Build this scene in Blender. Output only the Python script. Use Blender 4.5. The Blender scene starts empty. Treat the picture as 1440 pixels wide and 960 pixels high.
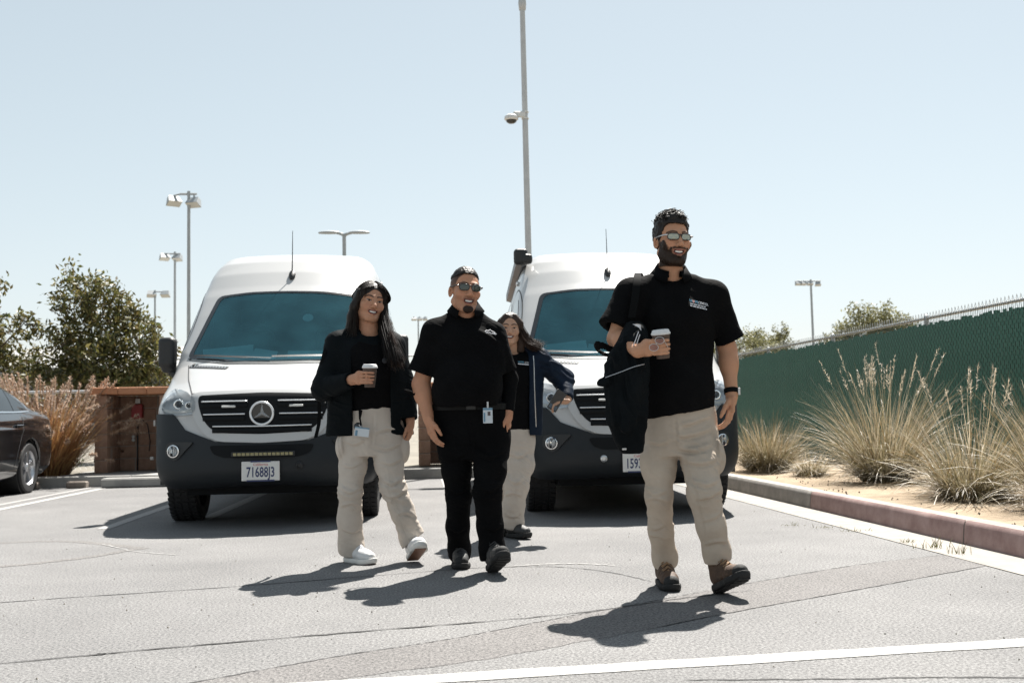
import bpy, bmesh, math, random, time
import numpy as np
from mathutils import Vector, Matrix, Euler

# ------------------------------------------------------------------ camera, sky, sun, exposure
SC = bpy.context.scene
COL = SC.collection
FPX = 1480.0                                   # focal length in pixels of a 1440 px wide frame
CAM_H = 0.865
PSI = math.atan(130 / FPX); TH = math.atan(104.5 / FPX); RHO = math.radians(1.1)
_f = np.array([math.sin(PSI) * math.cos(TH), math.cos(PSI) * math.cos(TH), math.sin(TH)])
_r = np.array([math.cos(PSI), -math.sin(PSI), 0.0]); _u = np.cross(_r, _f)
CR = _r * math.cos(RHO) - _u * math.sin(RHO); CU = _u * math.cos(RHO) + _r * math.sin(RHO)
CC = np.array([0, 0, CAM_H])
cd = bpy.data.cameras.new('camera'); cam = bpy.data.objects.new('camera', cd); COL.objects.link(cam)
cd.sensor_width = 36; cd.lens = 36 * FPX / 1440; cd.clip_start = 0.1; cd.clip_end = 3000
M = Matrix(((CR[0], CU[0], -_f[0], CC[0]), (CR[1], CU[1], -_f[1], CC[1]), (CR[2], CU[2], -_f[2], CC[2]), (0, 0, 0, 1)))
cam.matrix_world = M
SC.camera = cam
cd.dof.use_dof = True; cd.dof.focus_distance = 5.6; cd.dof.aperture_fstop = 5.0

SUN_DIR = Vector((0.238, 0.492, 0.838)).normalized()      # towards the sun
SUN_EL = math.asin(SUN_DIR.z); SUN_AZ = math.atan2(SUN_DIR.x, SUN_DIR.y)
world = bpy.data.worlds.new('World'); SC.world = world; world.use_nodes = True
nt = world.node_tree
for n in list(nt.nodes): nt.nodes.remove(n)
sky = nt.nodes.new('ShaderNodeTexSky'); sky.sky_type = 'NISHITA'; sky.sun_disc = False
sky.sun_elevation = SUN_EL; sky.sun_rotation = SUN_AZ
sky.air_density = 1.0; sky.dust_density = 0.4; sky.ozone_density = 1.0; sky.altitude = 0
gm = nt.nodes.new('ShaderNodeGamma'); gm.inputs['Gamma'].default_value = 0.56
hs = nt.nodes.new('ShaderNodeHueSaturation'); hs.inputs['Saturation'].default_value = 0.62; hs.inputs['Hue'].default_value = 0.476
bg = nt.nodes.new('ShaderNodeBackground'); bg.inputs['Strength'].default_value = 0.116
out = nt.nodes.new('ShaderNodeOutputWorld')
nt.links.new(sky.outputs[0], gm.inputs['Color']); nt.links.new(gm.outputs[0], hs.inputs['Color']); nt.links.new(hs.outputs[0], bg.inputs['Color']); nt.links.new(bg.outputs[0], out.inputs['Surface'])

sl = bpy.data.lights.new('sun', 'SUN'); sl.energy = 5.0; sl.angle = math.radians(0.55); sl.color = (1.0, 0.955, 0.89)
so = bpy.data.objects.new('sun', sl); COL.objects.link(so); so.location = (20, 40, 60)
so.rotation_euler = (-SUN_DIR).to_track_quat('-Z', 'Y').to_euler()

SC.view_settings.view_transform = 'Standard'; SC.view_settings.look = 'None'
SC.view_settings.exposure = 1.37; SC.view_settings.gamma = 1.0
SC.view_settings.use_curve_mapping = False
SC.render.engine = 'CYCLES'
SC.cycles.max_bounces = 6; SC.cycles.transparent_max_bounces = 12
SC.cycles.use_denoising = True

# ------------------------------------------------------------------ measuring helpers (photograph pixel -> place)
def ray(x, y): return CR * (x - 720) / FPX + CU * (480 - y) / FPX + _f
def ground(x, y, z=0.0):
    d = ray(x, y); return CC + d * (z - CAM_H) / d[2]
def at(x, y, Y):
    d = ray(x, y); return CC + d * Y / d[1]
# ------------------------------------------------------------------ object helpers
def lin(r, g, b):
    f = lambda c: ((c / 255.0) / 12.92) if c / 255.0 <= 0.04045 else (((c / 255.0) + 0.055) / 1.055) ** 2.4
    return (f(r), f(g), f(b))

def link(o, parent=None):
    COL.objects.link(o)
    if parent is not None: o.parent = parent
    return o

def tag(o, label=None, cat=None, group=None, kind=None):
    if label: o['label'] = label
    if cat: o['category'] = cat
    if group: o['group'] = group
    if kind: o['kind'] = kind
    return o

def empty(name, loc=(0, 0, 0), rz=0.0, label=None, cat=None, group=None):
    o = bpy.data.objects.new(name, None); o.location = Vector(loc); o.rotation_euler = (0, 0, rz)
    o.empty_display_size = 0.2
    link(o); return tag(o, label, cat, group)

def mesh_obj(name, V, Fc, mat=None, parent=None, smooth=False, attr=None, sharp=None):
    me = bpy.data.meshes.new(name)
    V = np.asarray(V, np.float32).reshape(-1, 3)
    if isinstance(Fc, np.ndarray) and Fc.ndim == 2:
        n, k = Fc.shape
        me.vertices.add(len(V)); me.vertices.foreach_set('co', V.ravel())
        me.loops.add(n * k); me.loops.foreach_set('vertex_index', Fc.astype(np.int32).ravel())
        me.polygons.add(n); me.polygons.foreach_set('loop_start', np.arange(0, n * k, k, dtype=np.int32))
        me.update(calc_edges=True); me.validate()
    else:
        me.from_pydata([tuple(map(float, v)) for v in V], [], [tuple(int(i) for i in f) for f in Fc]); me.update()
    if smooth:
        me.polygons.foreach_set('use_smooth', np.ones(len(me.polygons), bool))
        if sharp: me.set_sharp_from_angle(angle=math.radians(sharp))
    if attr is not None and len(attr) == len(me.vertices):
        ca = me.color_attributes.new('tint', 'FLOAT_COLOR', 'POINT')
        ca.data.foreach_set('color', np.c_[attr, np.ones(len(attr))].astype(np.float32).ravel())
    if mat is not None: me.materials.append(mat)
    o = bpy.data.objects.new(name, me)
    return link(o, parent)

def dup(o, parent=None, loc=None):
    c = o.copy(); COL.objects.link(c)
    if parent is not None: c.parent = parent
    if loc is not None: c.location = loc
    for ch in list(o.children): dup(ch, c)
    return c

class MB:
    """collects plain shapes into one mesh"""
    def __init__(s): s.V = []; s.F = []; s.n = 0
    def raw(s, V, Fc):
        V = np.asarray(V, float).reshape(-1, 3)
        s.V.append(V); s.F += [tuple(int(i) + s.n for i in f) for f in Fc]; s.n += len(V); return s
    def box(s, c, d, rz=0.0, R=None, taper=None, bev=0.0):
        x, y, z = d[0] / 2, d[1] / 2, d[2] / 2
        if bev > 0:
            bb = min(bev, x * .9, y * .9, z * .9); P = []
            for sz in (-1, 1):
                for ins, zz in ((bb, z), (0, z - bb)) if sz > 0 else ((0, z - bb), (bb, z)):
                    pass
            rings = [(-z, bb), (-z + bb, 0), (z - bb, 0), (z, bb)]
            P = []
            for zz, ins in rings:
                a, b = x - ins, y - ins; e = bb * 0.7
                P += [(-a + e, -b, zz), (a - e, -b, zz), (a, -b + e, zz), (a, b - e, zz), (a - e, b, zz), (-a + e, b, zz), (-a, b - e, zz), (-a, -b + e, zz)]
            P = np.array(P); Fc = []
            for r in range(3):
                for i in range(8): Fc.append((r * 8 + i, r * 8 + (i + 1) % 8, r * 8 + 8 + (i + 1) % 8, r * 8 + 8 + i))
            Fc += [tuple(range(7, -1, -1)), tuple(range(24, 32))]
        else:
            P = np.array([(-x, -y, -z), (x, -y, -z), (x, y, -z), (-x, y, -z), (-x, -y, z), (x, -y, z), (x, y, z), (-x, y, z)])
            Fc = [(0, 3, 2, 1), (4, 5, 6, 7), (0, 1, 5, 4), (1, 2, 6, 5), (2, 3, 7, 6), (3, 0, 4, 7)]
        if taper is not None: P[P[:, 2] > 0, :2] *= taper
        if R is None: R = rotz(rz)
        return s.raw(P @ np.asarray(R).T + np.asarray(c), Fc)
    def tube(s, pts, rad, n=8, caps=True):
        pts = np.asarray(pts, float); rad = np.broadcast_to(np.asarray(rad, float), (len(pts),))
        P = []; up = np.array([0.13, 0.27, 0.95])
        for i, p in enumerate(pts):
            t = pts[min(i + 1, len(pts) - 1)] - pts[max(i - 1, 0)]; t = t / (np.linalg.norm(t) + 1e-9)
            a = np.cross(t, up)
            if np.linalg.norm(a) < 1e-3: a = np.cross(t, [1, 0, 0])
            a /= np.linalg.norm(a); b = np.cross(t, a)
            th = np.arange(n) * 2 * math.pi / n
            P.append(p + rad[i] * (np.cos(th)[:, None] * a + np.sin(th)[:, None] * b))
        Fc = []
        for i in range(len(pts) - 1):
            for j in range(n): Fc.append((i * n + j, i * n + (j + 1) % n, (i + 1) * n + (j + 1) % n, (i + 1) * n + j))
        if caps: Fc += [tuple(range(n - 1, -1, -1)), tuple(range((len(pts) - 1) * n, len(pts) * n))]
        return s.raw(np.concatenate(P), Fc)
    def lathe(s, prof, n=24, R=None, c=(0, 0, 0), closed=False):
        """prof: (radius, height) pairs about +Z"""
        th = np.arange(n) * 2 * math.pi / n; P = []
        for r, z in prof: P.append(np.c_[r * np.cos(th), r * np.sin(th), np.full(n, z)])
        P = np.concatenate(P)
        if R is not None: P = P @ np.asarray(R).T
        m = len(prof); Fc = []
        for i in range(m if closed else m - 1):
            i2 = (i + 1) % m
            for j in range(n): Fc.append((i * n + j, i * n + (j + 1) % n, i2 * n + (j + 1) % n, i2 * n + j))
        if not closed:
            if prof[0][0] > 1e-6: Fc.append(tuple(range(n - 1, -1, -1)))
            if prof[-1][0] > 1e-6: Fc.append(tuple(range((m - 1) * n, m * n)))
        return s.raw(P + np.asarray(c), Fc)
    def prism(s, poly, depth, R=None, c=(0, 0, 0)):
        """poly in XZ, extruded along Y by depth (from 0 to depth)"""
        n = len(poly); P = np.array([(x, 0, z) for x, z in poly] + [(x, depth, z) for x, z in poly], float)
        if R is not None: P = P @ np.asarray(R).T
        Fc = [tuple(range(n)), tuple(range(2 * n - 1, n - 1, -1))]
        for i in range(n): Fc.append((i, n + i, n + (i + 1) % n, (i + 1) % n))
        return s.raw(P + np.asarray(c), Fc)
    def build(s, name, mat=None, parent=None, smooth=False, sharp=None):
        return mesh_obj(name, np.concatenate(s.V), s.F, mat, parent, smooth, sharp=sharp)

def rotz(a): c, s_ = math.cos(a), math.sin(a); return np.array([[c, -s_, 0], [s_, c, 0], [0, 0, 1.0]])
def rotx(a): c, s_ = math.cos(a), math.sin(a); return np.array([[1.0, 0, 0], [0, c, -s_], [0, s_, c]])
def roty(a): c, s_ = math.cos(a), math.sin(a); return np.array([[c, 0, s_], [0, 1.0, 0], [-s_, 0, c]])
RX90 = rotx(math.pi / 2); RY90 = roty(math.pi / 2)
def nrm(v): v = np.asarray(v, float); return v / (np.linalg.norm(v) + 1e-12)

def spline(P, n=8, closed=False):
    P = np.asarray(P, float); m = len(P); out_ = []
    rng = range(m) if closed else range(m - 1)
    for i in rng:
        p0 = P[(i - 1) % m] if closed or i > 0 else 2 * P[0] - P[1]
        p1 = P[i]; p2 = P[(i + 1) % m]
        p3 = P[(i + 2) % m] if closed or i + 2 < m else 2 * P[-1] - P[-2]
        for t in np.arange(n) / n:
            out_.append(0.5 * ((2 * p1) + (-p0 + p2) * t + (2 * p0 - 5 * p1 + 4 * p2 - p3) * t * t + (-p0 + 3 * p1 - 3 * p2 + p3) * t ** 3))
    if not closed: out_.append(P[-1])
    return np.array(out_)

# ------------------------------------------------------------------ noise on arrays
def _hash(i, j, k, seed):
    n = (i.astype(np.int64) * 374761393 + j.astype(np.int64) * 668265263 + k.astype(np.int64) * 2147483647 + seed * 1274126177) & 0xFFFFFFFF
    n = ((n ^ (n >> 13)) * 1274126177) & 0xFFFFFFFF
    return ((n ^ (n >> 16)) & 0xFFFF) / 32767.5 - 1.0
def vnoise(P, seed=0):
    P = np.asarray(P, float); i = np.floor(P).astype(np.int64); f = P - i; f = f * f * (3 - 2 * f)
    r = 0
    for a in (0, 1):
        for b in (0, 1):
            for c in (0, 1):
                w = (f[:, 0] if a else 1 - f[:, 0]) * (f[:, 1] if b else 1 - f[:, 1]) * (f[:, 2] if c else 1 - f[:, 2])
                r = r + w * _hash(i[:, 0] + a, i[:, 1] + b, i[:, 2] + c, seed)
    return r
def fbm(P, seed=0, o=3):
    r = 0; a = 1.0
    for k in range(o): r = r + a * vnoise(np.asarray(P) * 2 ** k, seed + k); a *= 0.5
    return r

# ------------------------------------------------------------------ implicit surfaces (smooth unions, meshed with surface nets)
def smin(a, b, k):
    if np.ndim(k) == 0 and k <= 1e-6: return np.minimum(a, b)
    h = np.clip(0.5 + 0.5 * (b - a) / k, 0, 1); return b + (a - b) * h - k * h * (1 - h)
def smax(a, b, k): return -smin(-a, -b, k)

class Field:
    def __init__(s, lo, hi, h):
        s.lo = np.asarray(lo, float); s.h = h
        s.n = np.ceil((np.asarray(hi, float) - s.lo) / h).astype(int) + 1
        s.a = np.full(s.n, 1.0, np.float32)
    def _sub(s, lo, hi):
        i0 = np.clip(np.floor((np.asarray(lo) - s.lo) / s.h).astype(int), 0, s.n); i1 = np.clip(np.ceil((np.asarray(hi) - s.lo) / s.h).astype(int) + 1, 0, s.n)
        ax = [(s.lo[k] + s.h * np.arange(i0[k], i1[k])).astype(np.float32) for k in range(3)]
        return tuple(slice(i0[k], i1[k]) for k in range(3)), ax[0][:, None, None], ax[1][None, :, None], ax[2][None, None, :]
    def op(s, lo, hi, fn, k=0.01, mode='u'):
        m = k + 3 * s.h
        sl_, X, Y, Z = s._sub(np.asarray(lo) - m, np.asarray(hi) + m)
        if min(s.a[sl_].shape) == 0: return s
        d = fn(X, Y, Z); cur = s.a[sl_]
        if mode == 'u': s.a[sl_] = smin(cur, d, k)
        elif mode == 's': s.a[sl_] = smax(cur, -d, k)
        return s
    def cap(s, a, b, ra, rb=None, k=0.01, mode='u', S=(1, 1, 1)):
        """tapered capsule; S squeezes the section"""
        rb = ra if rb is None else rb
        a = np.asarray(a, float); b = np.asarray(b, float); S = np.asarray(S, float); r = max(ra, rb)
        lo = np.minimum(a, b) - r / np.minimum(S, 1.0) - .002; hi = np.maximum(a, b) + r / np.minimum(S, 1.0) + .002
        A = a * S; ab = (b - a) * S; L = float(ab @ ab) + 1e-12
        def fn(X, Y, Z):
            px, py, pz = X * S[0] - A[0], Y * S[1] - A[1], Z * S[2] - A[2]
            t = np.clip((px * ab[0] + py * ab[1] + pz * ab[2]) / L, 0, 1)
            return (np.sqrt((px - t * ab[0]) ** 2 + (py - t * ab[1]) ** 2 + (pz - t * ab[2]) ** 2) - (ra + t * (rb - ra))) / S.max() ** .5
        return s.op(lo, hi, fn, k, mode)
    def chain(s, pts, rads, k=0.01, mode='u', S=(1, 1, 1)):
        for i in range(len(pts) - 1): s.cap(pts[i], pts[i + 1], rads[i], rads[i + 1], k, mode, S)
        return s
    def ell(s, c, r, R=None, k=0.01, mode='u'):
        c = np.asarray(c, float); r = np.asarray(r, float); Rt = np.eye(3) if R is None else np.asarray(R, float)
        e = np.sqrt(((Rt * r) ** 2).sum(1))
        def fn(X, Y, Z):
            x, y, z = X - c[0], Y - c[1], Z - c[2]
            q = [(Rt[0, i] * x + Rt[1, i] * y + Rt[2, i] * z) for i in range(3)]
            k0 = np.sqrt(sum((q[i] / r[i]) ** 2 for i in range(3))); k1 = np.sqrt(sum((q[i] / r[i] ** 2) ** 2 for i in range(3)))
            return k0 * (k0 - 1.0) / (k1 + 1e-6)
        return s.op(c - e, c + e, fn, k, mode)
    def rbox(s, c, d, rad=0.01, R=None, k=0.01, mode='u'):
        c = np.asarray(c, float); d = np.asarray(d, float) / 2 - rad; Rt = np.eye(3) if R is None else np.asarray(R, float)
        e = np.abs(Rt) @ (d + rad)
        def fn(X, Y, Z):
            x, y, z = X - c[0], Y - c[1], Z - c[2]
            q = [np.abs(Rt[0, i] * x + Rt[1, i] * y + Rt[2, i] * z) - d[i] for i in range(3)]
            return np.sqrt(sum(np.maximum(v, 0) ** 2 for v in q)) + np.minimum(np.maximum(np.maximum(q[0], q[1]), q[2]), 0) - rad
        return s.op(c - e, c + e, fn, k, mode)
    def loft(s, rows, k=0.01, mode='u', p=2.0):
        """rows: (z, cx, cy, rx, ry) bottom to top"""
        r = np.asarray(rows, float); zz = r[:, 0]
        lo = (( r[:, 1] - r[:, 3]).min(), (r[:, 2] - r[:, 4]).min(), zz[0]); hi = ((r[:, 1] + r[:, 3]).max(), (r[:, 2] + r[:, 4]).max(), zz[-1])
        fine = np.linspace(zz[0], zz[-1], 80)
        sp = spline(r, 10); cols = [np.interp(fine, sp[:, 0], sp[:, i]) for i in range(1, 5)]
        def fn(X, Y, Z):
            z = Z.ravel(); g = [np.interp(z, fine, c)[None, None, :] for c in cols]
            q = (np.abs((X - g[0]) / g[2]) ** p + np.abs((Y - g[1]) / g[3]) ** p) ** (1 / p)
            d = (q - 1) * np.minimum(g[2], g[3])
            return np.maximum(d, np.maximum(zz[0] - Z, Z - zz[-1])).astype(np.float32)
        return s.op(lo, hi, fn, k, mode)
    def cut(s, pt, n):
        """remove everything on the side the normal points to"""
        n = nrm(n); c = float(np.dot(n, pt))
        sl_, X, Y, Z = s._sub(s.lo, s.lo + s.h * s.n)
        s.a = np.maximum(s.a, (X * n[0] + Y * n[1] + Z * n[2] - c).astype(np.float32)); return s
    def mesh(s):
        V, Q = surfnets(s.a); return V * s.h + s.lo, Q

def surfnets(a):
    s = a < 0; nx, ny, nz = a.shape
    c = s[:-1, :-1, :-1].astype(np.int8)
    cnt = np.zeros((nx - 1, ny - 1, nz - 1), np.int8)
    for i in (0, 1):
        for j in (0, 1):
            for k in (0, 1): cnt += s[i:nx - 1 + i, j:ny - 1 + j, k:nz - 1 + k]
    act = (cnt > 0) & (cnt < 8); I, J, K = np.nonzero(act)
    idx = np.full(act.shape, -1, np.int32); idx[I, J, K] = np.arange(len(I))
    cor = [(i, j, k) for i in (0, 1) for j in (0, 1) for k in (0, 1)]
    val = {q: a[I + q[0], J + q[1], K + q[2]] for q in cor}
    sm = np.zeros((len(I), 3)); num = np.zeros(len(I))
    for q in cor:
        for ax in range(3):
            if q[ax] == 0:
                q2 = list(q); q2[ax] = 1; q2 = tuple(q2); v0, v1 = val[q], val[q2]
                m = (v0 < 0) != (v1 < 0); t = np.where(m, v0 / np.where(m, v0 - v1, 1), 0)
                p = np.zeros((len(I), 3)); p[:] = q; p[:, ax] = t
                sm += p * m[:, None]; num += m
    V = sm / np.maximum(num, 1)[:, None] + np.c_[I, J, K]
    Q = []
    for ax in range(3):
        b, c2 = (ax + 1) % 3, (ax + 2) % 3
        A = np.moveaxis(s, (ax, b, c2), (0, 1, 2)); D = np.moveaxis(idx, (ax, b, c2), (0, 1, 2))
        e = A[:-1, 1:-1, 1:-1] != A[1:, 1:-1, 1:-1]; i, j, k = np.nonzero(e)
        inside = A[i, j + 1, k + 1]
        q = np.c_[D[i, j, k], D[i, j + 1, k], D[i, j + 1, k + 1], D[i, j, k + 1]]
        q[~inside] = q[~inside][:, ::-1]; Q.append(q)
    return V, np.concatenate(Q)

def vnormals(V, Q):
    n = np.cross(V[Q[:, 2]] - V[Q[:, 0]], V[Q[:, 3]] - V[Q[:, 1]]); N = np.zeros_like(V)
    for i in range(4): np.add.at(N, Q[:, i], n)
    return N / (np.linalg.norm(N, axis=1)[:, None] + 1e-12)
def relax(V, Q, it=2, w=0.5):
    for _ in range(it):
        S = np.zeros_like(V); c = np.zeros(len(V))
        for i in range(4):
            for d in (1, 3):
                np.add.at(S, Q[:, i], V[Q[:, (i + d) % 4]]); np.add.at(c, Q[:, i], 1)
        V = V + w * (S / np.maximum(c, 1)[:, None] - V)
    return V

# ------------------------------------------------------------------ materials
def mat(name, col, rough=0.6, metal=0.0, col2=None, nscale=8.0, bump=0.0, bscale=60.0, coat=0.0, spec=0.5, attr=False, sss=0.0, detail=6.0, stretch=None, bdist=0.01, sheen=0.0, rvar=0.0, wrinkle=0.0):
    m = bpy.data.materials.new(name); m.use_nodes = True; t = m.node_tree; N = t.nodes; L = t.links
    b = N['Principled BSDF']; b.inputs['Roughness'].default_value = rough; b.inputs['Metallic'].default_value = metal
    b.inputs['Coat Weight'].default_value = coat; b.inputs['Coat Roughness'].default_value = 0.06; b.inputs['Specular IOR Level'].default_value = spec
    if sheen: b.inputs['Sheen Weight'].default_value = sheen; b.inputs['Sheen Roughness'].default_value = 0.5
    b.inputs['Base Color'].default_value = (*col, 1)
    tc = N.new('ShaderNodeTexCoord'); mp = N.new('ShaderNodeMapping'); L.new(tc.outputs['Object'], mp.inputs[0])
    if stretch: mp.inputs['Scale'].default_value = stretch
    if col2 is not None or rvar:
        nz = N.new('ShaderNodeTexNoise'); nz.inputs['Scale'].default_value = nscale; nz.inputs['Detail'].default_value = detail
        nz.inputs['Roughness'].default_value = 0.65
        L.new(mp.outputs[0], nz.inputs['Vector'])
        rp = N.new('ShaderNodeValToRGB'); rp.color_ramp.elements[0].position = 0.32; rp.color_ramp.elements[1].position = 0.68
        L.new(nz.outputs['Fac'], rp.inputs[0])
        if col2 is not None:
            rp.color_ramp.elements[0].color = (*col, 1); rp.color_ramp.elements[1].color = (*col2, 1)
            L.new(rp.outputs[0], b.inputs['Base Color'])
        if rvar:
            mr = N.new('ShaderNodeMapRange'); mr.inputs['To Min'].default_value = rough - rvar; mr.inputs['To Max'].default_value = rough + rvar
            L.new(nz.outputs['Fac'], mr.inputs['Value']); L.new(mr.outputs[0], b.inputs['Roughness'])
    if attr:
        at_ = N.new('ShaderNodeAttribute'); at_.attribute_name = 'tint'; L.new(at_.outputs['Color'], b.inputs['Base Color'])
    if sss:
        b.inputs['Subsurface Weight'].default_value = sss; b.inputs['Subsurface Radius'].default_value = (0.012, 0.005, 0.003)
        b.inputs['Subsurface Scale'].default_value = 1.0
    if bump:
        n2 = N.new('ShaderNodeTexNoise'); n2.inputs['Scale'].default_value = bscale; n2.inputs['Detail'].default_value = 4
        L.new(mp.outputs[0], n2.inputs['Vector'])
        bp = N.new('ShaderNodeBump'); bp.inputs['Strength'].default_value = bump; bp.inputs['Distance'].default_value = bdist
        L.new(n2.outputs['Fac'], bp.inputs['Height']); L.new(bp.outputs[0], b.inputs['Normal'])
        if wrinkle:      # soft cloth creases: ridged, warped noise
            m3 = N.new('ShaderNodeMapping'); m3.inputs['Scale'].default_value = (1, 1, 1.9); m3.inputs['Rotation'].default_value = (.3, .5, 0); L.new(tc.outputs['Object'], m3.inputs[0])
            n3 = N.new('ShaderNodeTexNoise'); n3.inputs['Scale'].default_value = 8.5; n3.inputs['Detail'].default_value = 2.5; n3.inputs['Distortion'].default_value = 1.1; L.new(m3.outputs[0], n3.inputs['Vector'])
            sb = N.new('ShaderNodeMath'); sb.operation = 'SUBTRACT'; sb.inputs[1].default_value = .5; L.new(n3.outputs['Fac'], sb.inputs[0])
            ab = N.new('ShaderNodeMath'); ab.operation = 'ABSOLUTE'; L.new(sb.outputs[0], ab.inputs[0])
            pw = N.new('ShaderNodeMath'); pw.operation = 'POWER'; pw.inputs[1].default_value = .6; L.new(ab.outputs[0], pw.inputs[0])
            b3 = N.new('ShaderNodeBump'); b3.inputs['Strength'].default_value = wrinkle; b3.inputs['Distance'].default_value = .03
            L.new(pw.outputs[0], b3.inputs['Height']); L.new(b3.outputs[0], bp.inputs['Normal'])
    return m

def glass(name, tint, refl=(1, 1, 1), ior=1.5):
    """thin pane: tinted see-through plus a sky reflection by angle"""
    m = bpy.data.materials.new(name); m.use_nodes = True; t = m.node_tree; N = t.nodes; L = t.links
    N.remove(N['Principled BSDF']); o = N['Material Output']
    tr = N.new('ShaderNodeBsdfTransparent'); tr.inputs[0].default_value = (*tint, 1)
    gl = N.new('ShaderNodeBsdfGlossy'); gl.inputs['Roughness'].default_value = 0.02; gl.inputs[0].default_value = (*refl, 1)
    fr = N.new('ShaderNodeFresnel'); fr.inputs['IOR'].default_value = ior
    mx = N.new('ShaderNodeMixShader'); L.new(fr.outputs[0], mx.inputs[0]); L.new(tr.outputs[0], mx.inputs[1]); L.new(gl.outputs[0], mx.inputs[2])
    L.new(mx.outputs[0], o.inputs['Surface']); return m

def text_obj(name, s, size, mat_, parent, loc, R, bold=False, extrude=0.0005, align='CENTER', sx=1.0):
    cu = bpy.data.curves.new(name, 'FONT'); cu.body = s; cu.size = size; cu.extrude = extrude; cu.align_x = align; cu.align_y = 'CENTER'
    cu.resolution_u = 2
    if bold: cu.offset = size * 0.018
    o = bpy.data.objects.new(name, cu); COL.objects.link(o)
    dg = bpy.context.evaluated_depsgraph_get(); me = bpy.data.meshes.new_from_object(o.evaluated_get(dg))
    bpy.data.objects.remove(o); bpy.data.curves.remove(cu)
    V = np.zeros(len(me.vertices) * 3); me.vertices.foreach_get('co', V); V = V.reshape(-1, 3) * (sx, 1, 1)
    V = V @ np.asarray(R).T + np.asarray(loc); me.vertices.foreach_set('co', V.ravel()); me.update()
    me.name = name; me.materials.clear(); me.materials.append(mat_)
    ob = bpy.data.objects.new(name, me); return link(ob, parent)
FACE = rotx(math.pi / 2)       # text plane XY -> stands upright, faces -Y
# ================================================================== SETTING
rnd = random.Random(7); rng = np.random.default_rng(7)
def asphalt_mat(name, c0, c1, stain=0.35):
    m = bpy.data.materials.new(name); m.use_nodes = True; t = m.node_tree; N = t.nodes; L = t.links; b = N['Principled BSDF']
    tc = N.new('ShaderNodeTexCoord')
    def noise(sc, det=4, ro=.6):
        n = N.new('ShaderNodeTexNoise'); n.inputs['Scale'].default_value = sc; n.inputs['Detail'].default_value = det; n.inputs['Roughness'].default_value = ro
        L.new(tc.outputs['Object'], n.inputs['Vector']); return n.outputs['Fac']
    def ramp(src, p0, p1, a, c):
        r = N.new('ShaderNodeValToRGB'); r.color_ramp.elements[0].position = p0; r.color_ramp.elements[1].position = p1
        r.color_ramp.elements[0].color = (*a, 1); r.color_ramp.elements[1].color = (*c, 1); L.new(src, r.inputs[0]); return r.outputs[0]
    def mul(a, c, fac=1.0):
        x = N.new('ShaderNodeMix'); x.data_type = 'RGBA'; x.blend_type = 'MULTIPLY'; x.inputs['Factor'].default_value = fac
        L.new(a, x.inputs['A']); L.new(c, x.inputs['B']); return x.outputs['Result']
    base = ramp(noise(1.1, 5), .3, .7, c0, c1)
    agg = ramp(noise(85, 3, .8), .36, .64, (.30, .30, .31), (1.68, 1.68, 1.66))          # crushed stone in the surface
    v = N.new('ShaderNodeTexVoronoi'); v.inputs['Scale'].default_value = 60; L.new(tc.outputs['Object'], v.inputs['Vector'])
    pits = ramp(v.outputs['Distance'], .03, .16, (.32, .32, .33), (1, 1, 1))
    sel = ramp(noise(40, 2), .48, .54, (0, 0, 0), (1, 1, 1))
    pm = N.new('ShaderNodeMix'); pm.data_type = 'RGBA'; L.new(sel, pm.inputs['Factor']); pm.inputs['A'].default_value = (1, 1, 1, 1); L.new(pits, pm.inputs['B'])
    blot = ramp(noise(0.35, 6, .7), .35, .6, (1 - stain, 1 - stain, 1 - stain * .95), (1, 1, 1))
    c = mul(mul(mul(base, agg, .9), pm.outputs['Result'], .95), blot)
    L.new(c, b.inputs['Base Color']); b.inputs['Roughness'].default_value = .85; b.inputs['Specular IOR Level'].default_value = .3
    bp = N.new('ShaderNodeBump'); bp.inputs['Strength'].default_value = .3; bp.inputs['Distance'].default_value = .004
    L.new(noise(150, 3, .7), bp.inputs['Height']); L.new(bp.outputs[0], b.inputs['Normal'])
    return m
M_ASPH = asphalt_mat('asphalt', (.146, .144, .143), (.184, .181, .179), .18)
M_PATCH = asphalt_mat('asphalt_patch', (.128, .122, .119), (.156, .149, .146), .15)
M_CRACK = mat('crack_filler', (.022, .021, .021), .8)
M_TYRE_MARK = asphalt_mat('tyre_rubber_mark', (.135, .129, .125), (.17, .163, .157), .1)
M_PAINT = mat('road_paint', (.27, .265, .255), .7, col2=(.42, .415, .40), nscale=45, bump=.3, bscale=140, bdist=.003)
M_PAINT_OLD = mat('worn_road_paint', (.20, .195, .19), .8, col2=(.38, .37, .36), nscale=55)
M_CONC = mat('concrete', (.215, .198, .176), .85, col2=(.295, .272, .242), nscale=6, bump=.35, bscale=90, bdist=.004)
M_CONC_GREY = mat('grey_concrete', (.24, .235, .225), .85, col2=(.34, .33, .31), nscale=5, bump=.35, bscale=80, bdist=.004)
M_KERBPAINT = mat('faded_kerb_paint', (.22, .135, .125), .8, col2=(.36, .255, .235), nscale=5.5, bump=.3, bscale=60, bdist=.004, detail=9)
M_KERBGREY = mat('dirty_kerb_face', (.17, .16, .15), .85, col2=(.30, .28, .255), nscale=4.5, bump=.3, bscale=60, bdist=.004, detail=9)
M_SOIL = mat('granite_soil', (.235, .175, .115), .95, col2=(.345, .27, .185), nscale=5, bump=.8, bscale=130, bdist=.01, detail=10)
M_EARTH = mat('dry_earth', (.15, .135, .11), .95, col2=(.21, .19, .155), nscale=.4, bump=.4, bscale=8)
M_BLACK_HOLE = mat('dark_gap', (.006, .007, .008), .8, spec=.2)

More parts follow.
